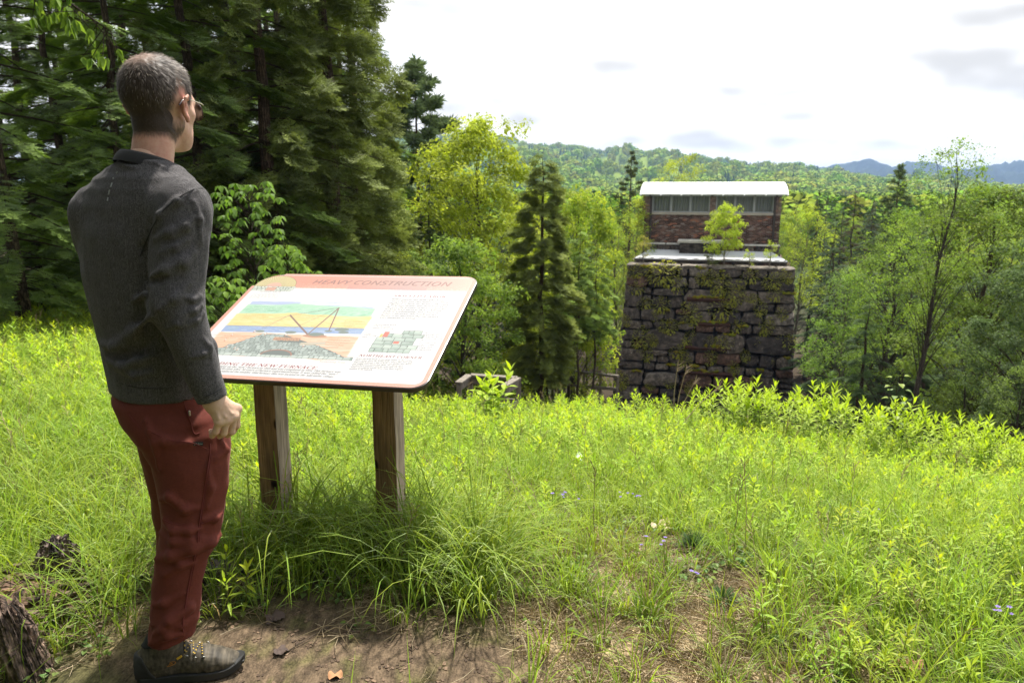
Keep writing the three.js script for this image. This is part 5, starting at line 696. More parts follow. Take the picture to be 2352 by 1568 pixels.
  { const stick = (a, b, r, label) => { const p = onGround(...a), q = onGround(...b), m = new MB(); m.tube([V(0, r, 0), q.clone().sub(p).multiplyScalar(0.5).add(V(0.01, r + 0.01, 0)), q.clone().sub(p).add(V(0, r, 0))], [r, r * 0.9, r * 0.5], 6, null, 1); const o = tag(new THREE.Mesh(m.geo(), woodM(0.62, 0.54, 0.46, 4)), label, 'stick'); o.name = numbered('stick'); o.position.copy(p); o.castShadow = true; scene.add(o); }; stick([188, 1345], [262, 1372], 0.008, 'pale broken stick lying behind the right leg of the person'); stick([1990, 1440], [2080, 1466], 0.004, 'thin dark twig lying in the grass at the lower right'); stick([655, 1500], [770, 1432], 0.002, 'long pale straw stem on the bare earth'); }
}
// ---------------------------------------------------------------- the person
function surfaceNets(f, lo, hi, h) { // a closed skin over the region where f < 0
  const n = [0, 1, 2].map((k) => Math.ceil((hi.getComponent(k) - lo.getComponent(k)) / h) + 1), [nx, ny, nz] = n, val = new Float32Array(nx * ny * nz), B = 4, I = (i, j, k) => i + nx * (j + ny * k);
  for (let k0 = 0; k0 < nz; k0 += B) for (let j0 = 0; j0 < ny; j0 += B) for (let i0 = 0; i0 < nx; i0 += B) {
    const c = f(lo.x + (i0 + 1.5) * h, lo.y + (j0 + 1.5) * h, lo.z + (k0 + 1.5) * h), far = Math.abs(c) > h * B * 1.25;
    for (let k = k0; k < Math.min(k0 + B, nz); k++) for (let j = j0; j < Math.min(j0 + B, ny); j++) for (let i = i0; i < Math.min(i0 + B, nx); i++) val[I(i, j, k)] = far ? c : f(lo.x + i * h, lo.y + j * h, lo.z + k * h);
  }
  const pos = [], idx = [], id = new Int32Array(nx * ny * nz).fill(-1);
  for (let k = 0; k < nz - 1; k++) for (let j = 0; j < ny - 1; j++) for (let i = 0; i < nx - 1; i++) {
    let m = 0; const v = []; for (let q = 0; q < 8; q++) { const x = val[I(i + (q & 1), j + ((q >> 1) & 1), k + (q >> 2))]; v.push(x); if (x < 0) m |= 1 << q; }
    if (m === 0 || m === 255) continue; let sx = 0, sy = 0, sz = 0, c = 0;
    for (let q = 0; q < 8; q++) for (const b of [1, 2, 4]) if (!(q & b)) { const r = q | b; if ((v[q] < 0) !== (v[r] < 0)) { const t = v[q] / (v[q] - v[r]); sx += (q & 1) + (b === 1 ? t : 0); sy += ((q >> 1) & 1) + (b === 2 ? t : 0); sz += (q >> 2) + (b === 4 ? t : 0); c++; } }
    id[I(i, j, k)] = pos.length / 3; pos.push(lo.x + (i + sx / c) * h, lo.y + (j + sy / c) * h, lo.z + (k + sz / c) * h);
  }
  const st = [1, nx, nx * ny];
  for (let k = 1; k < nz - 1; k++) for (let j = 1; j < ny - 1; j++) for (let i = 1; i < nx - 1; i++) for (let a = 0; a < 3; a++) { const p = I(i, j, k), q = p + st[a]; const A = val[p] < 0, Bv = val[q] < 0; if (A === Bv) continue; const u = st[(a + 1) % 3], w = st[(a + 2) % 3], e = [id[p - u - w], id[p - w], id[p], id[p - u]]; if (e.some((x) => x < 0)) continue; if (A) idx.push(e[0], e[1], e[2], e[0], e[2], e[3]); else idx.push(e[0], e[2], e[1], e[0], e[3], e[2]); }
  const g = new THREE.BufferGeometry(); g.setAttribute('position', new THREE.Float32BufferAttribute(pos, 3)); g.setIndex(idx); g.computeVertexNormals(); return g;
}
const smin = (a, b, k) => { const h = Math.max(k - Math.abs(a - b), 0) / k; return Math.min(a, b) - h * h * k * 0.25; }, smax = (a, b, k) => -smin(-a, -b, k);
function cap(x, y, z, a, b, ra, rb) { const dx = b.x - a.x, dy = b.y - a.y, dz = b.z - a.z, px = x - a.x, py = y - a.y, pz = z - a.z, t = clamp((px * dx + py * dy + pz * dz) / (dx * dx + dy * dy + dz * dz), 0, 1), ex = px - dx * t, ey = py - dy * t, ez = pz - dz * t; return Math.sqrt(ex * ex + ey * ey + ez * ez) - lerp(ra, rb, t); }
const ell = (x, y, z, cx, cy, cz, rx, ry, rz) => { const a = (x - cx) / rx, b = (y - cy) / ry, c = (z - cz) / rz, k = Math.sqrt(a * a + b * b + c * c); return (k - 1) * Math.min(rx, ry, rz); };
// a trunk or leg described by its outline, row by row: place in the photograph, depth, the way it faces, how deep it is for its width
function section(py, pl, pr, z, yaw, ratio) {
  const l = at(pl, py, z), r = at(pr, py, z), al = Math.atan2(l.x, -l.z), ar = Math.atan2(r.x, -r.z), mid = (al + ar) / 2, c = at((pl + pr) / 2, py, z), cx = Math.tan(mid) * -z, dist = Math.hypot(cx, z), w = dist * Math.sin((ar - al) / 2);
  const n = [Math.cos(mid), Math.sin(mid)], t = yaw * PI / 180, Rn = Math.cos(t) * n[0] + Math.sin(t) * n[1], Fn = Math.sin(t) * n[0] - Math.cos(t) * n[1], a = w / Math.sqrt(Rn * Rn + ratio * ratio * Fn * Fn);
  return { y: c.y, x: cx, z, a, b: a * ratio, t };
}
function stack(rows, pw = 2.3) { // signed distance to a stack of rounded sections
  const S = rows.map((r) => section(...r)).sort((p, q) => p.y - q.y);
  return (x, y, z) => {
    let k = 0; while (k < S.length - 2 && S[k + 1].y < y) k++; const A = S[k], B = S[k + 1], t0 = clamp((y - A.y) / (B.y - A.y), 0, 1), t = t0 * t0 * (3 - 2 * t0) * 0.5 + t0 * 0.5;
    const cx = lerp(A.x, B.x, t), cz = lerp(A.z, B.z, t), a = lerp(A.a, B.a, t), b = lerp(A.b, B.b, t), w = lerp(A.t, B.t, t), c = Math.cos(w), s = Math.sin(w), dx = x - cx, dz = z - cz, u = Math.abs(dx * c + dz * s) / a, v = Math.abs(dx * s - dz * c) / b, q = Math.pow(Math.pow(u, pw) + Math.pow(v, pw), 1 / pw), d = (q - 1) * Math.min(a, b);
    const over = Math.max(S[0].y - y, y - S[S.length - 1].y); return over > 0 ? Math.max(d, over) : d;
  };
}
function trace(f, px, py, z0 = -1.5, z1 = -2.9) { // where a line of sight meets a shape
  for (let z = z0; z > z1; z -= 0.004) { const p = at(px, py, z); if (f(p.x, p.y, p.z) < 0) { let a = z + 0.004, b = z; for (let k = 0; k < 14; k++) { const m = (a + b) / 2, q = at(px, py, m); if (f(q.x, q.y, q.z) < 0) b = m; else a = m; } return at(px, py, a); } }
  return null;
}
function gradN(f, p) { const e = 0.003; return V(f(p.x + e, p.y, p.z) - f(p.x - e, p.y, p.z), f(p.x, p.y + e, p.z) - f(p.x, p.y - e, p.z), f(p.x, p.y, p.z + e) - f(p.x, p.y, p.z - e)).normalize(); }
function folded(f, ridges) { // f with raised creases along lines seen in the photograph: [points, radius, depth, blend]
  const segs = []; for (const [pts, r, sink, k] of ridges) { let prev = null; pts.forEach(([px, py], i) => { const p = trace(f, px, py); if (p) { p.addScaledVector(gradN(f, p), -sink); const rr = r * (i === 0 || i === pts.length - 1 ? 0.25 : 1); if (prev) segs.push([prev.p, p, prev.r, rr, k, r > 0]); prev = { p, r: rr }; } else prev = null; }); }
  const boxes = segs.map(([a, b, r0, r1, k]) => { const m = Math.max(Math.abs(r0), Math.abs(r1)) + k; return [Math.min(a.x, b.x) - m, Math.max(a.x, b.x) + m, Math.min(a.y, b.y) - m, Math.max(a.y, b.y) + m, Math.min(a.z, b.z) - m, Math.max(a.z, b.z) + m]; });
  return (x, y, z) => { let d = f(x, y, z); if (Math.abs(d) > 0.035) return d; for (let i = 0; i < segs.length; i++) { const q = boxes[i]; if (x < q[0] || x > q[1] || y < q[2] || y > q[3] || z < q[4] || z > q[5]) continue; const [a, b, r0, r1, k, up] = segs[i]; if (up) d = smin(d, cap(x, y, z, a, b, r0, r1), k); else d = smax(d, -cap(x, y, z, a, b, -r0, -r1), k); } return d; };
}
{
  const man = thing('person', 'person in a dark grey long sleeved top and rust red trousers looking past the sign', 'person', V(-1.05, 0, -2.1)), O = man.position;
  const local = (g) => { g.translate(-O.x, -O.y, -O.z); return g; };
  const pA = (x, y) => [(200 + x / 0.98) / 1.7415, (100 + y / 0.98) / 1.7415], pB = (x, y) => [(400 + x / 1.1775) / 1.7415, (1400 + y / 1.1775) / 1.7415];
  // --- joints
  const SR_ = at(418, 482, -1.985), EL_ = at(405, 700, -1.93), WR_ = at(487, 917, -1.945), SL_ = at(222, 492, -2.12), ELl = at(262, 735, -2.36), WRl = at(462, 800, -2.34), WRl2 = at(476, 850, -2.36);
  const torso = stack([[368, 272, 396, -2.07, 22, 0.85], [390, 240, 422, -2.07, 22, 0.62], [412, 212, 442, -2.07, 23, 0.56], [440, 194, 452, -2.075, 24, 0.56], [480, 185, 452, -2.08, 25, 0.6], [540, 181, 450, -2.085, 27, 0.66], [620, 186, 442, -2.09, 31, 0.68], [700, 202, 444, -2.1, 37, 0.7], [760, 221, 468, -2.12, 43, 0.74], [800, 230, 486, -2.13, 47, 0.76], [850, 240, 494, -2.14, 50, 0.76], [892, 248, 492, -2.14, 52, 0.74], [925, 256, 490, -2.14, 53, 0.72]]);
  const armR = (x, y, z) => smin(cap(x, y, z, SR_, EL_, 0.076, 0.066), cap(x, y, z, EL_, WR_, 0.064, 0.041), 0.03);
  const armL = (x, y, z) => Math.min(cap(x, y, z, SL_, ELl, 0.07, 0.06), cap(x, y, z, ELl, WRl, 0.06, 0.05), cap(x, y, z, WRl, WRl2, 0.05, 0.04));
  const hemN = V(0.02, 1, 0.0).normalize(), hemP = at(345, 899, -2.1), cuffN = WR_.clone().sub(EL_).normalize();
  const body0 = (x, y, z) => smin(smin(torso(x, y, z), armR(x, y, z), 0.045), armL(x, y, z), 0.04);
  const shirt0 = (x, y, z) => { let d = body0(x, y, z); if (Math.abs(d) < 0.03) d += 0.0022 * fbm3(x * 7, y * 5, z * 7, 3) + 0.002 * N3(x * 16, y * 9, z * 16); return d; };
  const P = (...l) => { const o = []; for (let i = 0; i < l.length; i += 2) o.push(pA(l[i], l[i + 1])); return o; };
  const ridges = [
    [P(405, 815, 432, 745, 500, 690, 575, 648), 0.0071, -0.0037, 0.0143], [P(412, 840, 470, 815, 530, 788, 560, 752), 0.0081, -0.0029, 0.0156], [P(398, 990, 450, 962, 520, 930, 560, 890), 0.0096, -0.0029, 0.0171], [P(425, 1115, 490, 1072, 545, 1008), 0.0081, -0.0029, 0.0156], [P(500, 1058, 555, 1077, 590, 1060), 0.0061, -0.0037, 0.0114], [P(500, 1142, 560, 1120, 592, 1098), 0.0071, -0.0029, 0.0129], [P(515, 1180, 570, 1160, 600, 1130), 0.0061, -0.0029, 0.0114], [P(455, 1190, 500, 1170, 530, 1150), 0.0061, -0.0029, 0.0129],
    [P(430, 895, 490, 872, 540, 840), 0.0056, -0.0029, 0.0129], [P(560, 690, 585, 760, 590, 850), 0.0051, -0.0029, 0.0129], [P(600, 1230, 622, 1260, 628, 1300), 0.0061, -0.0029, 0.0114], [P(555, 1300, 600, 1290, 630, 1270), 0.0051, -0.0029, 0.0114],
    [P(205, 1250, 255, 1262, 330, 1205, 392, 1140), 0.0110, -0.0020, 0.0214], [P(225, 1318, 285, 1335, 345, 1312, 405, 1300), 0.0091, -0.0020, 0.0185], [P(260, 1345, 330, 1372, 400, 1360), 0.0061, -0.0029, 0.0143], [P(330, 1080, 380, 1050, 395, 1010), 0.0061, -0.0029, 0.0171], [P(255, 520, 275, 545, 330, 560), 0.0040, -0.0037, 0.0100], [P(360, 530, 410, 545, 450, 560), 0.0040, -0.0037, 0.0100],
    [P(222, 1285, 290, 1297, 345, 1275, 400, 1240), -0.0096, -0.0034, 0.0184], [P(384, 1120, 378, 1000, 366, 880, 392, 780), -0.0072, -0.0026, 0.0184], [P(390, 1010, 420, 1002, 450, 985), -0.0064, -0.0026, 0.0138],
  ];
  const shirtF = folded(shirt0, ridges);
  const neckTop = at(336, 362, -2.075), neckN = V(0.19, 0.95, -0.2).normalize();
  const shirt = (x, y, z) => { let d = shirtF(x, y, z); d = smax(d, -((x - hemP.x) * hemN.x + (y - hemP.y) * hemN.y + (z - hemP.z) * hemN.z), 0.006); const inArm = cap(x, y, z, EL_, WR_, 0.09, 0.07); if (inArm < 0 || (x - EL_.x) * cuffN.x + (y - EL_.y) * cuffN.y + (z - EL_.z) * cuffN.z > 0.2) d = Math.min(d, 9); const e = (x - WR_.x) * cuffN.x + (y - WR_.y) * cuffN.y + (z - WR_.z) * cuffN.z, near = Math.hypot(x - WR_.x, y - WR_.y, z - WR_.z); if (near < 0.13) d = smax(d, Math.min(e, 0.05), 0.004); return smax(d, (x - neckTop.x) * neckN.x + (y - neckTop.y) * neckN.y + (z - neckTop.z) * neckN.z, 0.008); };
  const shirtG = surfaceNets(shirt, V(-1.36, 0.72, -2.52), V(-0.62, 1.62, -1.82), 0.0058);
  { // cloth coordinates in metres: round the trunk, or along the arm
    const p = shirtG.attributes.position, uv = new Float32Array(p.count * 2), ax = cuffN, sideA = V(0, 0, 1), v = V();
    for (let i = 0; i < p.count; i++) { v.fromBufferAttribute(p, i); const inArm = Math.min(cap(v.x, v.y, v.z, SR_, EL_, 0.076, 0.066), cap(v.x, v.y, v.z, EL_, WR_, 0.064, 0.041)) < torso(v.x, v.y, v.z) + 0.002; if (inArm) { const q = v.clone().sub(EL_), a = Math.atan2(q.x + 0.02 * q.y, q.z); uv[i * 2] = a * 0.065 + 0.3; uv[i * 2 + 1] = v.y * 1.02; } else { const a = Math.atan2(v.x + 1.06, v.z + 2.08); uv[i * 2] = a * 0.16; uv[i * 2 + 1] = v.y; } }
    shirtG.setAttribute('uv', new THREE.BufferAttribute(uv, 2));
  }
  const knit = tex(512, 512, (u, v, i, j) => { const col = Math.floor(u * 24), up = col % 2 ? 1 : -1, ph = (v * 64 + up * (u * 24 - col) * 2.2) % 1, st = (ph + 1) % 1 < 0.5 ? 1 : 0.52, n = 0.62 + 0.55 * (0.5 + 0.5 * tn(u, v, 150, 3)) + 0.36 * tn(u, v, 34, 8) + 0.14 * tfbm(u, v, 12, 3, 5); const k = 0.31 * (st * 0.75 + 0.25) * n + 0.085; return [k, k * 0.97, k * 0.985]; }, true, [8.5, 8.5]);
  const knitB = tex(256, 256, (u, v) => { const col = Math.floor(u * 24), up = col % 2 ? 1 : -1, ph = ((v * 64 + up * (u * 24 - col) * 2.2) % 1 + 1) % 1; return 0.35 + 0.3 * (ph < 0.5 ? 1 : 0) + 0.2 * tn(u, v, 60, 2); }, false, [8.5, 8.5]);
  const shirtM = mat({ name: 'herringbone_knit', map: knit, bumpMap: knitB, bumpScale: 0.0012, roughness: 0.92, sheen: 0.5, sheenRoughness: 0.5, sheenColor: C(0.5, 0.5, 0.52), specularIntensity: 0.3 });
  part(man, 'long_sleeved_top', local(shirtG), shirtM);
  const top = man.children[man.children.length - 1];
  { // stitched hem lines of the cuff and the hem, the sleeve seam and the reflective dashes between the shoulders
    const line = (pts, r, f, lift, m, name, parent) => { const q = pts.map(([a, b]) => { const t = trace(f, a, b); return t ? t.addScaledVector(gradN(f, t), lift) : null; }).filter(Boolean); if (q.length < 2) return null; const cv = new THREE.CatmullRomCurve3(q), mb = new MB(), n = 24, pp = cv.getPoints(n); mb.tube(pp, pp.map(() => r), 5); return part(parent, name, local(mb.geo()), m); };
    const seamM = mat({ name: 'dark_seam', color: C(0.02, 0.02, 0.022), roughness: 0.9 }), dash = mat({ name: 'silver_print', color: C(0.3, 0.31, 0.31), roughness: 0.4, metalness: 0.3 });
    line(P(352, 905, 375, 850, 410, 775, 450, 720, 510, 672, 560, 645, 595, 640), 0.0017, shirt, 0.0002, seamM, 'sleeve_seam', top);
    line(P(525, 1470, 560, 1466, 610, 1455, 650, 1437, 672, 1422), 0.0012, shirt, 0, seamM, 'cuff_stitching', top);
    line(P(222, 1372, 280, 1405, 340, 1420, 420, 1424, 480, 1420), 0.0012, shirt, 0, seamM, 'hem_stitching', top);
    for (const [a, b, c, d] of [[259, 582, 266, 577], [246, 603, 249, 598], [237, 635, 243, 618], [229, 665, 234, 645], [224, 690, 227, 676]]) { const u = trace(shirt, ...pA(a, b)), w = trace(shirt, ...pA(c, d)); if (u && w) { const mb = new MB(), n = gradN(shirt, u).multiplyScalar(0.0006); mb.tube([u.add(n), w.add(n)], [0.0022, 0.0022], 5); part(top, 'reflective_dash', local(mb.geo()), dash); } }
  }
  // --- collar
  { const mb = new MB(), n = 48, tb = V().crossVectors(neckN, V(0.3, 0, -1)).normalize(), tf = V().crossVectors(tb, neckN).normalize(), rows = []; for (let j = 0; j <= 6; j++) { const t = j / 6, row = []; for (let i = 0; i < n; i++) { const a = i / n * 2 * PI, ra = lerp(0.08, 0.068, t) + 0.003 * Math.sin(PI * t), rb = lerp(0.077, 0.066, t) + 0.003 * Math.sin(PI * t), p = neckTop.clone().addScaledVector(neckN, lerp(-0.03, 0.003, t)).addScaledVector(tb, Math.cos(a) * ra).addScaledVector(tf, Math.sin(a) * rb); row.push(mb.v(p.x, p.y, p.z)); } rows.push(row); } for (let j = 0; j < 6; j++) for (let i = 0; i < n; i++) mb.quad(rows[j][i], rows[j][(i + 1) % n], rows[j + 1][(i + 1) % n], rows[j + 1][i]); { const inner = []; for (let i = 0; i < n; i++) { const a = i / n * 2 * PI, p = neckTop.clone().addScaledVector(neckN, -0.014).addScaledVector(tb, Math.cos(a) * 0.05).addScaledVector(tf, Math.sin(a) * 0.046); inner.push(mb.v(p.x, p.y, p.z)); } for (let i = 0; i < n; i++) mb.quad(rows[6][i], rows[6][(i + 1) % n], inner[(i + 1) % n], inner[i]); }
    part(man, 'collar', local(mb.geo()), mat({ name: 'black_rib', color: C(0.012, 0.012, 0.013), roughness: 0.9, sheen: 0.4, sheenColor: C(0.3, 0.3, 0.3), side: THREE.DoubleSide })); }
  // --- trousers
  const legR = stack([[880, 262, 488, -2.13, 54, 0.78], [910, 252, 498, -2.125, 55, 0.82], [950, 268, 518, -2.11, 56, 0.84], [985, 292, 527, -2.09, 56, 0.86], [1020, 322, 529, -2.07, 57, 0.9], [1060, 346, 528, -2.05, 58, 0.95], [1110, 357, 525, -2.04, 59, 1], [1160, 366, 517, -2.03, 60, 1], [1200, 368, 512, -2.02, 60, 1.0], [1232, 362, 507, -2.015, 62, 1], [1258, 356, 494, -2.01, 63, 1], [1290, 350, 477, -2.0, 64, 1], [1350, 345, 464, -1.99, 66, 1], [1400, 342, 463, -1.985, 68, 1], [1440, 341, 455, -1.98, 70, 1], [1478, 338, 450, -1.98, 70, 1]], 2.2);
  const HL = at(382, 965, -2.24), KL = at(415, 1175, -2.36), AL = at(412, 1345, -2.46);
  const legL = (x, y, z) => smin(cap(x, y, z, HL, KL, 0.1, 0.084), cap(x, y, z, KL, AL, 0.084, 0.068), 0.03);
  const hemL = AL.y - 0.02, hemRp = at(390, 1463, -1.98), hemRn = V(-0.22, 1, 0).normalize();
  const trou0 = (x, y, z) => { let d = smin(legR(x, y, z), legL(x, y, z), 0.03); if (Math.abs(d) < 0.03) d += 0.003 * fbm3(x * 9, y * 7, z * 9, 3) + (y < 0.3 ? 0.004 * Math.sin(y * 95 + 3 * N3(x * 8, y * 4, z * 8)) * smoothstep(0.3 - y, 0, 0.15) : 0); return d; };
  const Q = (...l) => { const o = []; for (let i = 0; i < l.length; i += 2) o.push(pB(l[i], l[i + 1])); return o; };
  const trouF = folded(trou0, [
    [Q(285, 705, 330, 690, 400, 750, 455, 742), 0.0101, -0.0034, 0.0149], [Q(300, 800, 345, 848, 420, 850, 468, 838), 0.0101, -0.0034, 0.0149], [Q(285, 860, 350, 900, 430, 900, 480, 885), 0.0107, -0.0034, 0.0161], [Q(265, 985, 340, 965, 430, 935, 520, 905, 560, 870), 0.0126, -0.0034, 0.0186], [Q(480, 800, 540, 790, 570, 760), 0.0101, -0.0034, 0.0136], [Q(300, 1060, 380, 1010, 440, 1000), 0.0089, -0.0034, 0.0149],
    [Q(245, 1295, 330, 1272, 420, 1212, 488, 1185), 0.0151, -0.0024, 0.0149], [Q(232, 1385, 320, 1338, 385, 1335), 0.0126, -0.0034, 0.0136], [Q(425, 1320, 460, 1280, 487, 1287), 0.0114, -0.0044, 0.0099], [Q(250, 1340, 300, 1312, 380, 1290, 440, 1255), 0.0101, -0.0034, 0.0124], [Q(250, 1200, 300, 1190, 400, 1140), 0.0076, -0.0034, 0.0149], [Q(500, 560, 520, 650, 500, 740), 0.0076, -0.0034, 0.0161], [Q(560, 420, 590, 470, 540, 520), 0.0076, -0.0034, 0.0124], [Q(230, 380, 300, 430, 420, 440), 0.0076, -0.0034, 0.0186], [Q(215, 330, 260, 440, 280, 560), 0.0064, -0.0034, 0.0149],
  ]);
  const trou = (x, y, z) => { let d = trouF(x, y, z); d = smax(d, y - (hemP.y + 0.035), 0.01); const e = (x - hemRp.x) * hemRn.x + (y - hemRp.y) * hemRn.y; if (legR(x, y, z) < legL(x, y, z)) d = smax(d, -e, 0.005); else d = smax(d, hemL - y, 0.005); return d; };
  const trouG = surfaceNets(trou, V(-1.4, 0.05, -2.6), V(-0.68, 0.97, -1.84), 0.0058);
  { const p = trouG.attributes.position, uv = new Float32Array(p.count * 2); for (let i = 0; i < p.count; i++) { const x = p.getX(i), y = p.getY(i), z = p.getZ(i); uv[i * 2] = Math.atan2(x + 1.05, z + 2.1) * 0.11; uv[i * 2 + 1] = y; } trouG.setAttribute('uv', new THREE.BufferAttribute(uv, 2)); }
  const twill = tex(256, 256, (u, v) => { const k = 1 + 0.07 * ((u * 60 + v * 60) % 1 < 0.5 ? 1 : -1) + 0.1 * tfbm(u, v, 20, 3, 3); return [0.4 * k, 0.2 * k, 0.165 * k]; }, true, [9, 9]);
  const trouM = mat({ name: 'rust_red_twill', map: twill, roughness: 0.8, sheen: 0.35, sheenRoughness: 0.5, sheenColor: C(0.6, 0.3, 0.28), specularIntensity: 0.35 });
  const legs = part(man, 'trousers', local(trouG), trouM);
  { const seam = mat({ name: 'trouser_seam', color: C(0.13, 0.02, 0.016), roughness: 0.9 });
    const line = (pts, r, m, name) => { const q = pts.map(([a, b]) => { const t = trace(trou, a, b); return t ? t.addScaledVector(gradN(trou, t), 0.0003) : null; }).filter(Boolean); if (q.length < 2) return; const mb = new MB(), pp = new THREE.CatmullRomCurve3(q).getPoints(40); mb.tube(pp, pp.map(() => r), 5); part(legs, name, local(mb.geo()), m); };
    line(Q(515, 440, 516, 490, 505, 560, 490, 660, 478, 740, 465, 830, 458, 900, 440, 990, 425, 1060, 410, 1140, 400, 1210, 388, 1290, 392, 1345), 0.0022, seam, 'side_seam'); line(Q(523, 490, 512, 565, 498, 660, 485, 745, 472, 830, 466, 900, 448, 990, 433, 1060, 418, 1140), 0.001, seam, 'side_seam');
    line(Q(300, 800, 345, 818, 400, 825, 470, 820, 500, 808, 535, 790), 0.0012, seam, 'knee_seam'); line(Q(85, 180, 100, 240, 140, 310, 190, 370), 0.0015, seam, 'seat_seam'); line(Q(385, 215, 400, 270, 425, 340, 445, 395, 468, 390), 0.0016, seam, 'pocket_welt'); line(Q(240, 385, 330, 425, 430, 436, 500, 465), 0.0012, seam, 'pocket_seam');
    const zp = trace(trou, ...pB(417, 292)); if (zp) { const n = gradN(trou, zp), z = part(legs, 'zip_pull', local(new THREE.CapsuleGeometry(0.003, 0.014, 4, 8).translate(zp.x + n.x * 0.004, zp.y - 0.004, zp.z + n.z * 0.004)), mat({ name: 'steel', color: C(0.55, 0.53, 0.48), metalness: 0.9, roughness: 0.35 })); }
    const lp = trace(trou, ...pB(460, 440)); if (lp) { const cv = document.createElement('canvas'); cv.width = 128; cv.height = 48; const g = cv.getContext('2d'); g.fillStyle = '#121413'; g.fillRect(0, 0, 128, 48); g.fillStyle = '#8d9996'; g.font = 'bold 34px serif'; g.fillText('prAna', 14, 36); const t = new THREE.CanvasTexture(cv); t.colorSpace = THREE.SRGBColorSpace; const o = part(legs, 'woven_tag', new THREE.BoxGeometry(0.027, 0.0105, 0.0012), [0, 0, 0, 0, 1, 0].map((k) => mat({ name: 'woven_label', map: k ? t : null, color: k ? 0xffffff : 0x111111, roughness: 0.8 }))), n = gradN(trou, lp); lp.addScaledVector(n, 0.0012); o.position.copy(lp).sub(O); o.up.set(0, 1, 0); o.lookAt(lp.clone().add(n)); o.position.copy(lp).sub(O); o.rotateZ(-0.22); } }
  // --- skin: head and neck, with a rough body inside the clothes, and the hand
  const Hc = at(367, 244, -2.13), hyaw = 12 * PI / 180, HM = new THREE.Matrix4().makeRotationY(-hyaw).scale(V(0.985, 0.985, 0.985)).setPosition(Hc), HI = HM.clone().invert(), hv = V();
  const HS = 1.0; // the head's own axes: x to its right, y up, -z forwards
  const toHead = (x, y, z) => hv.set(x, y, z).applyMatrix4(HI);
  const neckA = V(0, -0.07, 0.032), neckB = at(340, 372, -2.075).applyMatrix4(HI).add(V(0, -0.05, 0.0));
  const skull = (X, Y, Z) => { // Z is measured towards the face
    let d = ell(X, Y, Z, 0, 0.04, -0.008, 0.08, 0.09, 0.103); d = smin(d, ell(X, Y, Z, 0, -0.025, 0.032, 0.064, 0.088, 0.064), 0.03); d = smin(d, ell(X, Y, Z, 0, -0.078, 0.05, 0.046, 0.036, 0.04), 0.025); d = smin(d, cap(X, Y, Z, V(0, -0.1, 0.077), V(0, -0.102, 0.07), 0.016, 0.018), 0.02);
    const ax = Math.abs(X); d = smin(d, cap(ax, Y, Z, V(0.05, -0.052, 0.002), V(0.026, -0.1, 0.062), 0.018, 0.014), 0.025); d = smin(d, cap(ax, Y, Z, V(0.03, -0.012, 0.078), V(0.056, -0.02, 0.05), 0.012, 0.012), 0.025); d = smin(d, cap(ax, Y, Z, V(0.005, 0.02, 0.093), V(0.045, 0.018, 0.078), 0.009, 0.009), 0.018);
    d = smax(d, -ell(ax, Y, Z, 0.032, 0.0, 0.108, 0.017, 0.011, 0.016), 0.012); d = smin(d, ell(ax, Y, Z, 0.032, -0.001, 0.082, 0.013, 0.011, 0.011), 0.004); d = smin(d, cap(X, Y, Z, V(0, 0.008, 0.092), V(0, -0.036, 0.113), 0.007, 0.0115), 0.012); d = smin(d, ell(ax, Y, Z, 0.011, -0.04, 0.101, 0.008, 0.007, 0.009), 0.008);
    d = smin(d, cap(ax, Y, Z, V(0, -0.066, 0.0955), V(0.02, -0.068, 0.087), 0.0055, 0.0035), 0.006); d = smin(d, cap(ax, Y, Z, V(0, -0.076, 0.0935), V(0.017, -0.0745, 0.087), 0.006, 0.0035), 0.006); return d; };
  const ear = (X, Y, Z) => { const ax = Math.abs(X) - 0.08, t = (0.35 * ax); const y = Y + 0.006, z = Z + 0.004 + t; let d = 9; const rim = [[0.002, -0.026, 0.006], [0.008, -0.012, -0.012], [0.014, 0.008, -0.018], [0.016, 0.024, -0.008], [0.011, 0.031, 0.006], [0.004, 0.024, 0.014]]; for (let k = 0; k < 5; k++) { const a = rim[k], b = rim[k + 1]; d = smin(d, cap(ax, y, z, V(a[0], a[1], a[2]), V(b[0], b[1], b[2]), 0.0046, 0.0046), 0.004); } d = smin(d, cap(ax, y, z, V(0.003, -0.027, 0.006), V(0.002, -0.034, 0.008), 0.0075, 0.0065), 0.006); d = smin(d, ell(ax, y, z, 0.002, 0.0, -0.002, 0.006, 0.027, 0.015), 0.006); d = smin(d, cap(ax, y, z, V(0.009, -0.008, -0.004), V(0.011, 0.016, -0.004), 0.0035, 0.003), 0.004); d = smax(d, -ell(ax, y, z, 0.011, -0.004, 0.003, 0.006, 0.009, 0.006), 0.004); return d; };
  const neck = (X, Y, Zb) => { return cap(X, Y, Zb, neckA, neckB, 0.0535, 0.057); };
  const headL = (X, Y, Zb) => { const Z = -Zb; let d = skull(X, Y, Z); d = smin(d, neck(X, Y, Zb), 0.026); d = smin(d, ear(X, Y, Z), 0.005); return d + 0.0006 * N3(X * 40, Y * 40, Zb * 40); };
  const headG = surfaceNets(headL, V(-0.135, -0.24, -0.135), V(0.125, 0.145, 0.2), 0.0031);
  headG.applyMatrix4(HM);
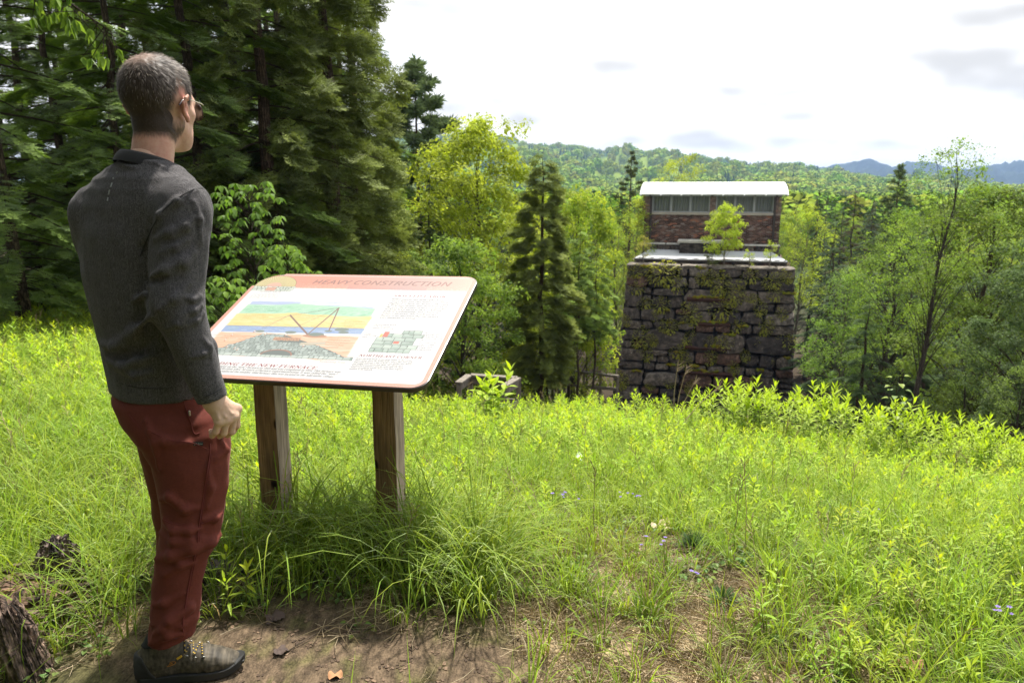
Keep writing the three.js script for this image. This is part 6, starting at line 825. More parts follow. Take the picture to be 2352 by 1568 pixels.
  const inner = (x, y, z) => Math.min(cap(x, y, z, at(330, 420, -2.08), at(360, 900, -2.14), 0.085, 0.09), cap(x, y, z, at(340, 372, -2.07), at(335, 440, -2.08), 0.05, 0.06), cap(x, y, z, SR_, EL_, 0.05, 0.042), cap(x, y, z, EL_, WR_, 0.042, 0.029), cap(x, y, z, at(440, 950, -2.08), at(440, 1180, -2.03), 0.07, 0.05), cap(x, y, z, at(440, 1180, -2.03), at(395, 1450, -1.98), 0.045, 0.035), cap(x, y, z, HL, KL, 0.07, 0.05), cap(x, y, z, KL, AL, 0.05, 0.035), cap(x, y, z, SL_, ELl, 0.045, 0.04), cap(x, y, z, ELl, WRl, 0.04, 0.03));
  const innerG = surfaceNets(inner, V(-1.36, 0.06, -2.55), V(-0.66, 1.58, -1.84), 0.014);
  // the hand: knuckles, bends and tips placed from the photograph
  const hz = { p: -1.935, r: -1.95, m: -1.968, i: -1.99 }, fing = {
    p: [[502, 968, 0], [494, 992, -0.004], [487, 1000, -0.026], [484, 990, -0.042], 0.0088], r: [[520, 964, 0], [513, 994, -0.004], [505, 1000, -0.03], [500, 987, -0.05], 0.0098], m: [[536, 956, 0], [531, 991, -0.006], [522, 998, -0.034], [515, 984, -0.054], 0.01], i: [[544, 938, 0], [543, 977, -0.008], [535, 990, -0.034], [527, 978, -0.052], 0.0096] };
  const K_ = Object.entries(fing).map(([k, [a, b, c, d, r]]) => ({ p: [a, b, c, d].map(([x, y, o]) => at(x, y, hz[k] + o)), r }));
  const wr0 = at(478, 896, -1.945), wr1 = at(492, 922, -1.95), th = [at(505, 925, -1.998), at(521, 947, -2.03), at(522, 972, -2.045), at(513, 990, -2.04)];
  const handF = (x, y, z) => { let d = cap(x, y, z, wr0, wr1, 0.0285, 0.029); for (const f of K_) { const mid = wr1.clone().lerp(f.p[0], 0.45); d = smin(d, cap(x, y, z, wr1, f.p[0], 0.02, f.r + 0.0042), 0.018); } for (const f of K_) { let e = smin(cap(x, y, z, f.p[0], f.p[1], f.r + 0.0012, f.r), cap(x, y, z, f.p[1], f.p[2], f.r + 0.0004, f.r * 0.93), 0.004); e = smin(e, cap(x, y, z, f.p[2], f.p[3], f.r * 0.93, f.r * 0.8), 0.004); e = Math.min(e, Math.hypot(x - f.p[0].x, y - f.p[0].y, z - f.p[0].z) - f.r - 0.0035); d = smin(d, e, 0.0045); } let t = smin(cap(x, y, z, wr1, th[0], 0.02, 0.017), cap(x, y, z, th[0], th[1], 0.016, 0.0118), 0.01); t = smin(t, cap(x, y, z, th[1], th[2], 0.0118, 0.0108), 0.004); t = smin(t, cap(x, y, z, th[2], th[3], 0.0108, 0.0088), 0.004); d = smin(d, t, 0.01); for (const [a, b] of [[0.3, 0], [0.35, 1], [0.3, 2]]) { const f = K_[b], s = wr1.clone().lerp(f.p[0], a), e = wr1.clone().lerp(f.p[0], 0.9), up = V(0.35, 0.45, 0.8).normalize().multiplyScalar(0.0125 + f.r * 0.4); d = smin(d, cap(x, y, z, s.add(up), e.add(up), 0.0035, 0.003), 0.006); } return d + 0.0004 * N3(x * 90, y * 90, z * 90); };
  const hb = new THREE.Box3(); for (const f of K_) f.p.forEach((p) => hb.expandByPoint(p)); [wr0, wr1, ...th].forEach((p) => hb.expandByPoint(p)); hb.expandByScalar(0.042);
  const handG = surfaceNets(handF, hb.min, hb.max, 0.0027);
  const hairLine = (X, Y, Z) => { // > 0 where hair grows (Z towards the face)
    const back = Y + 0.088 + 0.55 * Math.max(0, Z + 0.045), side = Y - 0.012 + 0.12 * Math.max(0, 0.03 - Z), low = Z < 0.0 ? back : lerp(back, side, smoothstep(Z, 0.0, 0.012)), burn = Z > 0.008 && Z < 0.034 ? Math.max(0.012, 0) : 0, front = 0.086 - Z - 0.45 * Math.max(0, 0.105 - Y) + (Y > 0.07 ? 0.005 : 0), ring = Math.hypot((Z + 0.012) / 0.021, (Y + 0.004) / 0.043) - 1;
    return Math.min(low + burn, front, ring * 0.02 + (Math.abs(X) < 0.055 ? 1 : 0)); };
  const skinGeo = mergeGeometries([headG, innerG, handG].map((g) => { const q = new THREE.BufferGeometry(); q.setAttribute('position', g.attributes.position); q.setAttribute('normal', g.attributes.normal); q.setIndex(g.index); const p = g.attributes.position, c = new Float32Array(p.count * 3), v = V(); for (let i = 0; i < p.count; i++) { v.fromBufferAttribute(p, i); const n = fbm3(v.x * 22, v.y * 22, v.z * 22, 3), h = v.clone().applyMatrix4(HI); let red = 0.4 * n + 0.22 * N3(v.x * 130, v.y * 130, v.z * 130); if (g === headG) { red += 0.5 * smoothstep(h.z, 0.0, 0.07) * smoothstep(-h.y, 0.04, 0.09); if (Math.abs(h.x) > 0.079 && Math.abs(h.y) < 0.05) red += 0.75; if (Math.abs(h.x) < 0.026 && Math.abs(h.y + 0.071) < 0.011 && h.z < -0.083) red += 1.3; } if (g === handG) { for (const f of K_) { for (const q2 of f.p.slice(0, 2)) red += 0.8 * Math.max(0, 1 - v.distanceTo(q2) / 0.017); } red -= 0.35; } const col = C(0.6, 0.37, 0.27).lerp(C(0.53, 0.235, 0.175), clamp(red, -0.4, 1)); if (g === headG && h.y > -0.13 && ear(h.x, h.y, -h.z) > 0.003) col.lerp(C(0.075, 0.05, 0.037), 0.9 * smoothstep(hairLine(h.x, h.y, -h.z) + 0.004 * N3(h.x * 150, h.y * 40, h.z * 150), -0.008, 0.012)); c[i * 3] = col.r; c[i * 3 + 1] = col.g; c[i * 3 + 2] = col.b; } q.setAttribute('color', new THREE.BufferAttribute(c, 3)); return q; }));
  part(man, 'body', local(skinGeo), mat({ name: 'skin', vertexColors: true, roughness: 0.55, specularIntensity: 0.45, sheen: 0.15, sheenColor: C(0.6, 0.35, 0.3) }));
  // --- hair: a close cap and thousands of short strands
  const hairF = (X, Y, Zb) => { const Z = -Zb, h = hairLine(X, Y, Z), th = 0.0085 * smoothstep(h, 0.002, 0.05) - 0.0012; const d = smin(skull(X, Y, Z), neck(X, Y, Zb), 0.026) - th + 0.0009 * N3(X * 60, Y * 34, Zb * 60) * smoothstep(Y, -0.05, 0.02); return smax(smax(d, -(d + th + 0.004), 0.001), -h - 0.004, 0.002); };
  const hairG = surfaceNets(hairF, V(-0.105, -0.125, -0.115), V(0.105, 0.155, 0.13), 0.003);
  const bald = (p) => 1 - smoothstep(Math.hypot((p.x - 0.0) / 0.05, (p.z - 0.062) / 0.045, (p.y - 0.115) / 0.05), 0.35, 1.15);
  const HR = rng(909), hc = (p) => { const b = bald(p), g = smoothstep(fbm3(p.x * 30, p.y * 30, p.z * 30, 2) + (p.z < 0.03 ? 0.25 : -0.1), 0.0, 0.6), c = C(0.05, 0.034, 0.025).lerp(C(0.19, 0.15, 0.118), g * 0.75 * smoothstep(p.y, -0.04, 0.06)); return c.lerp(C(0.33, 0.21, 0.155), b * 0.62).lerp(C(0.3, 0.19, 0.14), 0.55 * smoothstep(-p.y, 0.062, 0.1)); };
  { const p = hairG.attributes.position, c = new Float32Array(p.count * 3), v = V(); for (let i = 0; i < p.count; i++) { v.fromBufferAttribute(p, i); const col = hc(v).multiplyScalar(0.75 + 0.3 * HR()); c.set([col.r, col.g, col.b], i * 3); } hairG.setAttribute('color', new THREE.BufferAttribute(c, 3)); }
  const hn = hairG.attributes.normal, hp = hairG.attributes.position, strands = new MB(), n0 = V(), p0 = V();
  for (let k = 0; k < 9000; k++) { const i = Math.floor(HR() * hp.count); p0.fromBufferAttribute(hp, i); n0.fromBufferAttribute(hn, i); if (hairLine(p0.x, p0.y, -p0.z) < 0.0 || headL(p0.x, p0.y, p0.z) < -0.0008 || HR() < bald(p0) * 0.65) continue; const whorl = V(0.0, 0.12, 0.055), flow = p0.clone().sub(whorl); flow.y -= 0.05; flow.z -= 0.06 * smoothstep(p0.y, 0, 0.1); flow.addScaledVector(n0, -flow.dot(n0)).normalize(); const L = lerp(0.004, 0.013, smoothstep(p0.y, -0.04, 0.07)) * (0.7 + 0.6 * HR()), d = flow.clone().addScaledVector(n0, 0.35 + 0.45 * HR()).add(V(HR() - 0.5, HR() - 0.5, HR() - 0.5).multiplyScalar(0.5)).normalize(), c = hc(p0).multiplyScalar(0.6 + 1.1 * HR()); if (HR() < 0.16 * smoothstep(p0.y, -0.03, 0.04)) c.setRGB(0.26, 0.215, 0.175); const s = V().crossVectors(d, n0).normalize().multiplyScalar(0.00055), e = p0.clone().addScaledVector(d, L * 0.55), t = p0.clone().addScaledVector(d, L).addScaledVector(flow, L * 0.25).addScaledVector(n0, -L * 0.15); const a = strands.v(p0.x - s.x, p0.y - s.y, p0.z - s.z, c), b = strands.v(p0.x + s.x, p0.y + s.y, p0.z + s.z, c), f = strands.v(e.x + s.x * 0.8, e.y + s.y * 0.8, e.z + s.z * 0.8, c), g = strands.v(e.x - s.x * 0.8, e.y - s.y * 0.8, e.z - s.z * 0.8, c), q = strands.v(t.x, t.y, t.z, c); strands.quad(a, b, f, g); strands.tri(g, f, q); }
  const hairM = mat({ name: 'hair', vertexColors: true, roughness: 0.55, specularIntensity: 0.6, side: THREE.DoubleSide });
  const hg = hairG.applyMatrix4(HM), sg = strands.geo().applyMatrix4(HM); hg.deleteAttribute('uv'); sg.deleteAttribute('uv');
  part(man, 'hair', local(mergeGeometries([hg, sg])), hairM);
  // --- sunglasses
  { const gl = new THREE.Group(); gl.name = 'sunglasses'; man.add(gl); const put = (name, g, m) => part(gl, name, local(g.applyMatrix4(HM)), m), frame = mat({ name: 'gilt_wire', color: C(0.75, 0.66, 0.5), metalness: 1, roughness: 0.25 }), tip = mat({ name: 'dark_acetate', color: C(0.02, 0.012, 0.014), roughness: 0.3 }), lens = mat({ name: 'dark_lens', color: C(0.012, 0.014, 0.012), roughness: 0.08, clearcoat: 1, clearcoatRoughness: 0.03 }), rimM = mat({ name: 'tortoise_rim', color: C(0.06, 0.02, 0.015), roughness: 0.3 });
    for (const s of [-1, 1]) { const arm = new MB(); arm.tube([V(s * 0.066, 0.012, -0.104), V(s * 0.074, 0.014, -0.085), V(s * 0.084, 0.018, -0.02)], [0.0019, 0.0017, 0.0015], 6); put('temple_arm', arm.geo(), frame); const tp = new MB(); tp.tube([V(s * 0.084, 0.018, -0.02), V(s * 0.088, 0.019, 0.006), V(s * 0.0885, 0.01, 0.024), V(s * 0.088, -0.002, 0.037)], [0.0017, 0.0022, 0.0024, 0.0022], 6); put('temple_tip', tp.geo(), tip);
      const sh = new THREE.Shape(); for (let k = 0; k < 40; k++) { const a = k / 40 * 2 * PI, x = 0.0265 * Math.sign(Math.cos(a)) * Math.pow(Math.abs(Math.cos(a)), 0.8), y = 0.024 * Math.sin(a) - 0.004 * Math.cos(a) * s; k ? sh.lineTo(x, y) : sh.moveTo(x, y); } const lg = new THREE.ExtrudeGeometry(sh, { depth: 0.0016, bevelEnabled: true, bevelSize: 0.0006, bevelThickness: 0.0006, bevelSegments: 2 }); lg.rotateY(s * -0.3).translate(s * 0.036, -0.006, -0.114); put('lens', lg, lens); const rp = []; for (let k = 0; k <= 40; k++) { const a = k / 40 * 2 * PI; rp.push(V(0.0272 * Math.sign(Math.cos(a)) * Math.pow(Math.abs(Math.cos(a)), 0.8), 0.0247 * Math.sin(a) - 0.004 * Math.cos(a) * s, 0)); } const rb = new MB(); rb.tube(rp, rp.map(() => 0.0012), 6); const rg = rb.geo().rotateY(s * -0.3).translate(s * 0.036, -0.006, -0.1135); put('rim', rg, rimM); }
    const br = new MB(); br.tube([V(-0.011, 0.002, -0.12), V(0, 0.006, -0.123), V(0.011, 0.002, -0.12)], [0.0016, 0.0016, 0.0016], 6); put('bridge', br.geo(), frame); }
  // --- boots
  function boot(heel, toe, gy) {
    const b = new THREE.Group(); b.name = 'boot'; man.add(b); const dir = toe.clone().sub(heel), L = dir.length(), yaw = Math.atan2(-dir.z, dir.x), k = L / 0.31; b.position.set(heel.x - O.x, gy, heel.z - O.z); b.rotation.y = yaw; b.scale.setScalar(k); // x towards the toe, z to the wearer's right
    const wid = (x) => x < 0.1 ? lerp(0.036, 0.039, x / 0.1) : x < 0.21 ? lerp(0.039, 0.052, smoothstep(x, 0.1, 0.21)) : 0.052 * Math.sqrt(Math.max(0.001, 1 - Math.pow((x - 0.21) / 0.102, 2))), topY = (x) => x < 0.07 ? 0.08 + 0.64 * Math.max(0, x) : x < 0.2 ? lerp(0.125, 0.083, smoothstep(x, 0.07, 0.2)) : 0.083 - 0.3 * (x - 0.2) - 1.6 * (x - 0.2) * (x - 0.2);
    const upper = (x, y, z) => { const c = -0.004 + 0.006 * smoothstep(x, 0.1, 0.3), xx = clamp(x, 0.004, 0.306), w = wid(xx), t = topY(xx), yc = 0.03, e = y > yc ? (y - yc) / (t - yc) : (y - yc) / 0.04, u = (z - c) / w, q = Math.pow(Math.pow(Math.abs(u), 2.4) + Math.pow(Math.abs(e), 2.4), 1 / 2.4); let d = (q - 1) * 0.035; d = Math.max(d, x - 0.312, -0.002 - x + 0.6 * Math.max(0, 0.0)); d = smin(d, ell(x, y, z, 0.05, 0.055, 0, 0.048, 0.065, 0.037), 0.03); d = smin(d, cap(x, y, z, V(0.07, 0.075, 0), V(0.088, 0.155, 0), 0.044, 0.045), 0.03); d = smax(d, y - 0.168, 0.006); d = smax(d, 0.024 - y, 0.004); return d + 0.0009 * N3(x * 50, y * 50, z * 50) + 0.001 * Math.sin(x * 130 + y * 60) * smoothstep(x, 0.16, 0.2) * (1 - smoothstep(x, 0.22, 0.25)); };
    const ug = surfaceNets(upper, V(-0.02, 0.01, -0.075), V(0.33, 0.18, 0.075), 0.0042), leatherT = tex(256, 256, (u, v) => { const n = tfbm(u, v, 12, 4, 4), k = 1 + 0.5 * n; return [0.3 * k, 0.275 * k, 0.235 * k]; });
    { const p = ug.attributes.position, uv = new Float32Array(p.count * 2); for (let i = 0; i < p.count; i++) { uv[i * 2] = p.getX(i) * 5; uv[i * 2 + 1] = p.getY(i) * 5 + p.getZ(i) * 2; } ug.setAttribute('uv', new THREE.BufferAttribute(uv, 2)); }
    part(b, 'leather_upper', ug, mat({ name: 'scuffed_leather', map: leatherT, roughness: 0.6, specularIntensity: 0.4 }));
    const shell = (lo, hi, test, th) => surfaceNets((x, y, z) => smax(Math.max(upper(x, y, z) - th, -(upper(x, y, z) + 0.004)), test(x, y, z), 0.002), lo, hi, 0.0036), rubber = mat({ name: 'black_rubber', color: C(0.022, 0.022, 0.022), roughness: 0.65 });
    part(b, 'rubber_toe_cap', shell(V(0.22, 0.005, -0.075), V(0.34, 0.1, 0.075), (x, y) => 0.286 - x + 0.9 * Math.max(0, y - 0.035), 0.003), rubber); part(b, 'heel_counter', shell(V(-0.03, 0.01, -0.075), V(0.12, 0.13, 0.075), (x, y) => Math.max(x - 0.05 + 0.5 * (y - 0.04), y - 0.095), 0.0022), mat({ name: 'dark_heel', color: C(0.028, 0.026, 0.025), roughness: 0.7 })); part(b, 'ankle_padding', shell(V(-0.03, 0.1, -0.075), V(0.14, 0.185, 0.075), (x, y) => 0.128 - y - 0.25 * (0.06 - x), 0.0035), mat({ name: 'black_padding', color: C(0.016, 0.017, 0.016), roughness: 0.95 }));
    const so = new THREE.Shape(); for (let i = 0; i <= 60; i++) { const a = i / 60 * 2 * PI, t = 0.5 - 0.5 * Math.cos(a), x = t * 0.322 - 0.008, s = Math.sin(a) >= 0 ? 1 : -1, w = (wid(clamp(x, 0.004, 0.305)) + 0.005) * Math.min(1, Math.sqrt(Math.max(0, x + 0.008) / 0.02)) * Math.min(1, Math.sqrt(Math.max(0, 0.314 - x) / 0.012)); i ? so.lineTo(x, s * w) : so.moveTo(x, 0); } const sole = new THREE.ExtrudeGeometry(so, { depth: 0.02, bevelEnabled: true, bevelSize: 0.002, bevelThickness: 0.002, bevelSegments: 2 }); sole.rotateX(-PI / 2).translate(0, 0.003, 0); const sp = sole.attributes.position; for (let i = 0; i < sp.count; i++) { const x = sp.getX(i); sp.setY(i, sp.getY(i) + (x > 0.25 ? (x - 0.25) * (x - 0.25) * 5 : 0)); } sole.computeVertexNormals(); part(b, 'sole', sole, rubber);
    const lace = mat({ name: 'speckled_lace', vertexColors: true, roughness: 0.8 }), steel = mat({ name: 'steel_ring', color: C(0.55, 0.55, 0.53), metalness: 1, roughness: 0.3 });
    const surf = (x, z) => { for (let y = 0.16; y > 0.03; y -= 0.0015) if (upper(x, y, z) < 0) return y; return 0.04; }, pts = [];
    for (let j = 0; j < 5; j++) { const x = 0.195 - j * 0.025, zr = 0.026 + 0.003 * (j < 2 ? 1 : 0); for (const s of [-1, 1]) { const y = surf(x, s * zr), rg = new THREE.TorusGeometry(0.0052, 0.0015, 6, 14); rg.rotateX(s * 0.5).translate(x + 0.004, y - 0.006, s * (zr + 0.006)); part(b, 'lace_ring', rg, steel); } pts.push([x, surf(x, zr) + 0.003, zr], [x - 0.012, surf(x - 0.012, -zr) + 0.003, -zr]); }
    const twoTone = (P3, r) => { const m = new MB(), cv = new THREE.CatmullRomCurve3(P3), n = Math.round(cv.getLength() / 0.0035), pp = cv.getPoints(n); for (let i = 0; i < n; i++) m.tube([pp[i], pp[i + 1]], [r, r], 5, i % 3 ? C(0.03, 0.028, 0.025) : C(0.55, 0.36, 0.05)); return m.geo(); };
    const path = []; for (let j = 0; j < pts.length; j++) { const q = V(...pts[j]); path.push(q); if (j + 1 < pts.length) { const c = q.clone().lerp(V(...pts[j + 1]), 0.5); c.y = surf(c.x, 0) + 0.004; path.push(c); } } part(b, 'lace', twoTone(path, 0.0021), lace); for (const s of [-1, 1]) { const q = []; for (let i = 0; i <= 10; i++) { const t = i / 10, a = t * PI; q.push(V(0.092 - 0.02 * Math.sin(a) * (0.5 + t), surf(0.092, 0) + 0.012 - 0.035 * t, 0.012 + s * 0.006 + 0.038 * Math.sin(a * 0.6))); } part(b, 'lace', twoTone(q, 0.0021), lace); }
    const side = (x, y) => { for (let z = 0.09; z > 0; z -= 0.001) if (upper(x, y, z) < 0) return z; return 0.04; }; const cv = document.createElement('canvas'); cv.width = 128; cv.height = 48; const g = cv.getContext('2d'); g.fillStyle = '#2b2723'; g.fillRect(0, 0, 128, 48); g.strokeStyle = '#c07a18'; g.lineWidth = 5; g.beginPath(); g.ellipse(64, 24, 58, 19, 0, 0, 7); g.stroke(); g.fillStyle = '#c07a18'; g.font = 'bold 25px sans-serif'; g.fillText('KEEN', 28, 33); const t = new THREE.CanvasTexture(cv); t.colorSpace = THREE.SRGBColorSpace; const es = new THREE.Shape(); es.absellipse(0, 0, 0.0185, 0.0062, 0, 2 * PI); const eg = new THREE.ShapeGeometry(es, 20), eu = eg.attributes.uv, ep = eg.attributes.position; for (let i = 0; i < ep.count; i++) eu.setXY(i, ep.getX(i) / 0.038 + 0.5, ep.getY(i) / 0.0134 + 0.5); const em = part(b, 'side_emblem', eg, mat({ name: 'moulded_emblem', map: t, roughness: 0.6, side: THREE.DoubleSide })); em.position.set(0.102, 0.068, side(0.102, 0.068) + 0.0022); em.rotation.set(-0.3, -0.06, 0.22); const loop = part(b, 'webbing_loop', new RoundedBoxGeometry(0.017, 0.007, 0.003, 2, 0.001), mat({ name: 'yellow_webbing', color: C(0.5, 0.3, 0.02), roughness: 0.8 })); loop.position.set(0.128, 0.08, side(0.128, 0.08) + 0.002); loop.rotation.set(-0.4, 0, 0.5);
    return b;
  }
  const gR = G(-1.0, -1.98), gL = G(-1.25, -2.47);
  boot(at(322, 1560, -1.965), at(560, 1532, -2.03), gR + 0.004); const aL = AL.clone(); boot(V(aL.x - 0.06, 0, aL.z + 0.03), V(aL.x + 0.19, 0, aL.z - 0.14), gL + 0.002);
}
// ---------------------------------------------------------------- saplings, plants on the furnace, decks, trees behind the camera
{
  const R = rng(717);
  // plants rooted in the joints of the great wall
  const sprig = [0, 1, 2, 3].map((k) => { const m = new MB(), n = 130 + 40 * k; for (let j = 0; j < n; j++) { const a = R() * 2 * PI, r = Math.pow(R(), 0.6), o = V(Math.cos(a) * r * (k % 2 ? 0.75 : 1), Math.sin(a) * r * (k % 2 ? 1.1 : 0.8) + 0.2, 0.1 + 0.5 * R() * (1.1 - r)), d = V(Math.cos(a) + R() - 0.5, 0.2 + Math.sin(a) * 0.6, 0.5 * R()).normalize(), c = C(0.34, 0.37, 0.03).lerp(C(0.56, 0.54, 0.06), R()).multiplyScalar(0.7 + 0.5 * R()); lance(m, o, d, 0.2 * (0.6 + 0.6 * R()), 0.15, 0.4, c, c); } for (let j = 0; j < 5; j++) { const a = R() * PI; m.tube([V(0, -0.1, 0), V(Math.cos(a) * 0.4, 0.4 * Math.sin(a), 0.25), V(Math.cos(a) * 0.8, 0.8 * Math.sin(a) + 0.1, 0.35)], [0.02, 0.016, 0.008], 4, C(0.1, 0.07, 0.05)); } return m.geo(); });
  const onWall = (px, py) => { let lo = -38, hi = -46; for (let k = 0; k < 40; k++) { const z = (lo + hi) / 2, q = FURNACE.worldToLocal(at(px, py, z)); if (q.z > FACE(q.y) + 0.06) lo = z; else hi = z; } return at(px, py, lo); };
  for (const [x, y, r] of [[215, 660, 45], [220, 760, 42], [380, 680, 80], [450, 740, 55], [270, 850, 40], [360, 860, 50], [545, 920, 60], [730, 890, 65], [640, 700, 50], [720, 740, 60], [800, 800, 60], [900, 690, 45], [910, 820, 30], [1040, 720, 50], [1120, 690, 35], [1050, 800, 40], [960, 880, 40], [410, 990, 50], [330, 920, 30], [240, 1060, 55], [320, 1070, 30], [530, 1060, 40], [660, 1080, 35], [740, 1090, 50], [820, 990, 40], [990, 990, 45], [950, 1085, 30], [1110, 1080, 48], [470, 1140, 45], [660, 1170, 40], [500, 1200, 40], [280, 1150, 40], [870, 1160, 30], [130, 1310, 45], [410, 1320, 35], [300, 1340, 25], [540, 1350, 35], [1090, 920, 35], [160, 950, 30], [800, 1240, 35], [1020, 1200, 20]]) {
    const px = (2400 + x / 1.494) / 1.7415, py = (650 + y / 1.494) / 1.7415, p = onWall(px, py), o = tag(new THREE.Mesh(sprig[Math.floor(R() * 4)], herbM), 'yellow green plant in the stone wall joints', 'plant', 'small plants growing out of the furnace wall'); o.name = numbered('wall_plant'); o.position.copy(p); o.rotation.set(0, FURNACE.rotation.y, (R() - 0.5)); const s = r / 1.494 / 1.7415 * 42.7 / FPX * 1.25; o.scale.set(s, s, s * 0.8); o.castShadow = o.receiveShadow = true; scene.add(o);
  }
  // saplings on the ledge
  const ledge = (name, label, px, top, base, zl, set) => { const z0 = (() => { let lo = -38, hi = -48; for (let k = 0; k < 40; k++) { const z = (lo + hi) / 2, q = FURNACE.worldToLocal(at(px, base, z)); if (q.z > zl) lo = z; else hi = z; } return lo; })(); const b = at(px, base, z0), t = at(px, top, z0), o = thing(name, label, 'sapling', b); leafy(o, { h: t.y - b.y, r: 0.035, lean: [0, 0], profile: round, limbs: 1, geo: SPRAY.leaf, bark: BARK.pale, c0: [0.32, 0.42, 0.02], c1: [0.52, 0.62, 0.04], ...set }); };
  ledge('birch_sapling', 'bright yellow green sapling growing on the ledge before the brick wall', 1663, 480, 604, -0.55, { seed: 1, start: 0.25, clumps: 34, spread: 1.0, clump: 0.4, dense: 22, spray: 0.3 });
  ledge('birch_sapling', 'small sapling on the ledge right of the tall yellow sapling', 1768, 560, 606, -0.6, { seed: 2, start: 0.3, clumps: 10, spread: 0.35, clump: 0.2, dense: 8, spray: 0.18 });
  ledge('birch_sapling', 'tiny sapling on the ledge between the two others', 1722, 575, 610, -0.5, { seed: 3, start: 0.2, clumps: 8, spread: 0.35, clump: 0.18, dense: 8, spray: 0.17 });
  ledge('birch_sapling', 'orange tinged sapling at the left end of the ledge', 1478, 545, 602, -0.6, { seed: 4, start: 0.3, clumps: 11, spread: 0.5, clump: 0.25, dense: 9, spray: 0.2, c0: [0.3, 0.27, 0.04], c1: [0.36, 0.36, 0.05] });
  ledge('fir_bush', 'dense dark green bush at the foot of the yellow sapling', 1636, 584, 613, -0.35, { seed: 5, start: 0.02, clumps: 14, spread: 0.5, clump: 0.22, dense: 14, spray: 0.16, c0: [0.08, 0.1, 0.02], c1: [0.15, 0.17, 0.03] });
  // the young maple with drooping bright leaves left of the sign
  function droopy(o, spec) { const m = new MB(), st = new MB(), Rm = rng(spec.seed), h = spec.h; st.tube([V(), V(0.03, h * 0.5, 0), V(0, h, 0)], [0.014, 0.01, 0.004], 6); for (let k = 0; k < spec.n; k++) { const t = lerp(spec.from, 1, Math.pow(k / spec.n, 0.85)), a = k * 2.4 + Rm(), r = spec.r * Math.sqrt(Math.max(0.03, 1.12 - t)) * (0.35 + 0.75 * Rm()), tip = V(Math.cos(a) * r, t * h + 0.12 * r, Math.sin(a) * r), fr = V(0, Math.max(0.1, t * h - r * 0.55), 0); st.tube([fr, fr.clone().lerp(tip, 0.55).add(V(0, 0.05, 0)), tip], [0.005, 0.0035, 0.0018], 4); const nl = 5 + Math.floor(Rm() * 3); for (let j = 0; j < nl; j++) { const b = j / nl * 2 * PI + Rm(), d = V(Math.cos(b), -0.55 - 0.5 * Rm(), Math.sin(b)).normalize(), c = C(...spec.c0).lerp(C(...spec.c1), Rm()).multiplyScalar(0.8 + 0.4 * Rm()); leafGeo(m, tip.clone().add(V(Math.cos(b) * 0.02, 0, Math.sin(b) * 0.02)), d, V(Math.cos(b) * 0.6, 0.8, Math.sin(b) * 0.6).normalize(), spec.leaf * (0.7 + 0.55 * Rm()), spec.leaf * 0.6, 0.07, c); } } part(o, 'stem', st.geo(), BARK.dark); part(o, 'foliage', m.geo(), spec.mat ?? herbM, 'stuff'); }
  const young = (label, px, top, z, spec) => { const t = at(px, top, z), y = G(t.x, z), o = thing('maple_sapling', label, 'sapling', V(t.x, y, z)); droopy(o, { h: t.y - y, ...spec }); };
  const softM = leafMat('maple_leaves', 0.5, 0.15); softM.vertexColors = true;
  young('young maple with bright drooping leaves behind the shoulder and the sign', 566, 418, -8.3, { seed: 1, n: 100, from: 0.25, r: 0.8, leaf: 0.095, c0: [0.1, 0.2, 0.02], c1: [0.2, 0.34, 0.03], mat: softM });
  young('second young maple with bright leaves just left of the panel', 655, 560, -7.6, { seed: 2, n: 70, from: 0.3, r: 0.5, leaf: 0.09, c0: [0.12, 0.22, 0.02], c1: [0.22, 0.36, 0.03], mat: softM });
  young('low young maple close behind the back of the person at the right', 520, 640, -7.4, { seed: 3, n: 60, from: 0.2, r: 0.5, leaf: 0.09, c0: [0.12, 0.22, 0.02], c1: [0.22, 0.36, 0.03], mat: softM });
  young('small leafy maple seedling at the wood edge far left', 92, 668, -9.4, { seed: 4, n: 34, from: 0.35, r: 0.42, leaf: 0.1, c0: [0.16, 0.26, 0.02], c1: [0.28, 0.38, 0.03], mat: softM });
  young('tiny yellow leaved seedling at the wood edge close left of the person', 182, 728, -9.6, { seed: 5, n: 20, from: 0.3, r: 0.28, leaf: 0.085, c0: [0.18, 0.27, 0.03], c1: [0.3, 0.38, 0.05], mat: softM });
  { // a leafy bough reaching in at the top left
    const o = thing('overhanging_bough', 'bough with bright young leaves hanging in at the top left corner', 'branch', at(-330, -60, -5.2)), m = new MB(), st = new MB(), a = V(), b = at(255, 72, -5.4).sub(o.position), c = a.clone().lerp(b, 0.55).add(V(0, 0.28, 0)), cv = new THREE.CatmullRomCurve3([a, c, b]), pp = cv.getPoints(20); st.tube(pp, pp.map((_, i) => lerp(0.022, 0.004, i / 20)), 6); for (let k = 0; k < 60; k++) { const t = 0.25 + 0.75 * R(), p = cv.getPoint(t).add(V((R() - 0.5) * 0.3, -0.02 - 0.22 * R(), (R() - 0.5) * 0.5)); st.tube([cv.getPoint(t), p], [0.004, 0.002], 4); for (let j = 0; j < 4; j++) { const d = V(R() - 0.5, -0.9, R() - 0.5).normalize(), col = C(0.12, 0.22, 0.02).lerp(C(0.26, 0.38, 0.03), R()); leafGeo(m, p, d, V(R() - 0.5, 0.4, R() - 0.5).normalize(), 0.06 + 0.03 * R(), 0.042, 0.06, col); } } part(o, 'twigs', st.geo(), BARK.dark); part(o, 'foliage', m.geo(), softM, 'stuff'); }
  // wooden viewing deck below the brow, and the boardwalk rail farther down
  const plank = mat({ name: 'grey_planks', map: tex(256, 128, (u, v) => { const n = tn(u * 0.2, v, 40, 3) * 0.6 + tfbm(u, v, 6, 3, 5); const k = 1 + 0.3 * n; return [0.47 * k, 0.44 * k, 0.4 * k]; }), roughness: 0.9 });
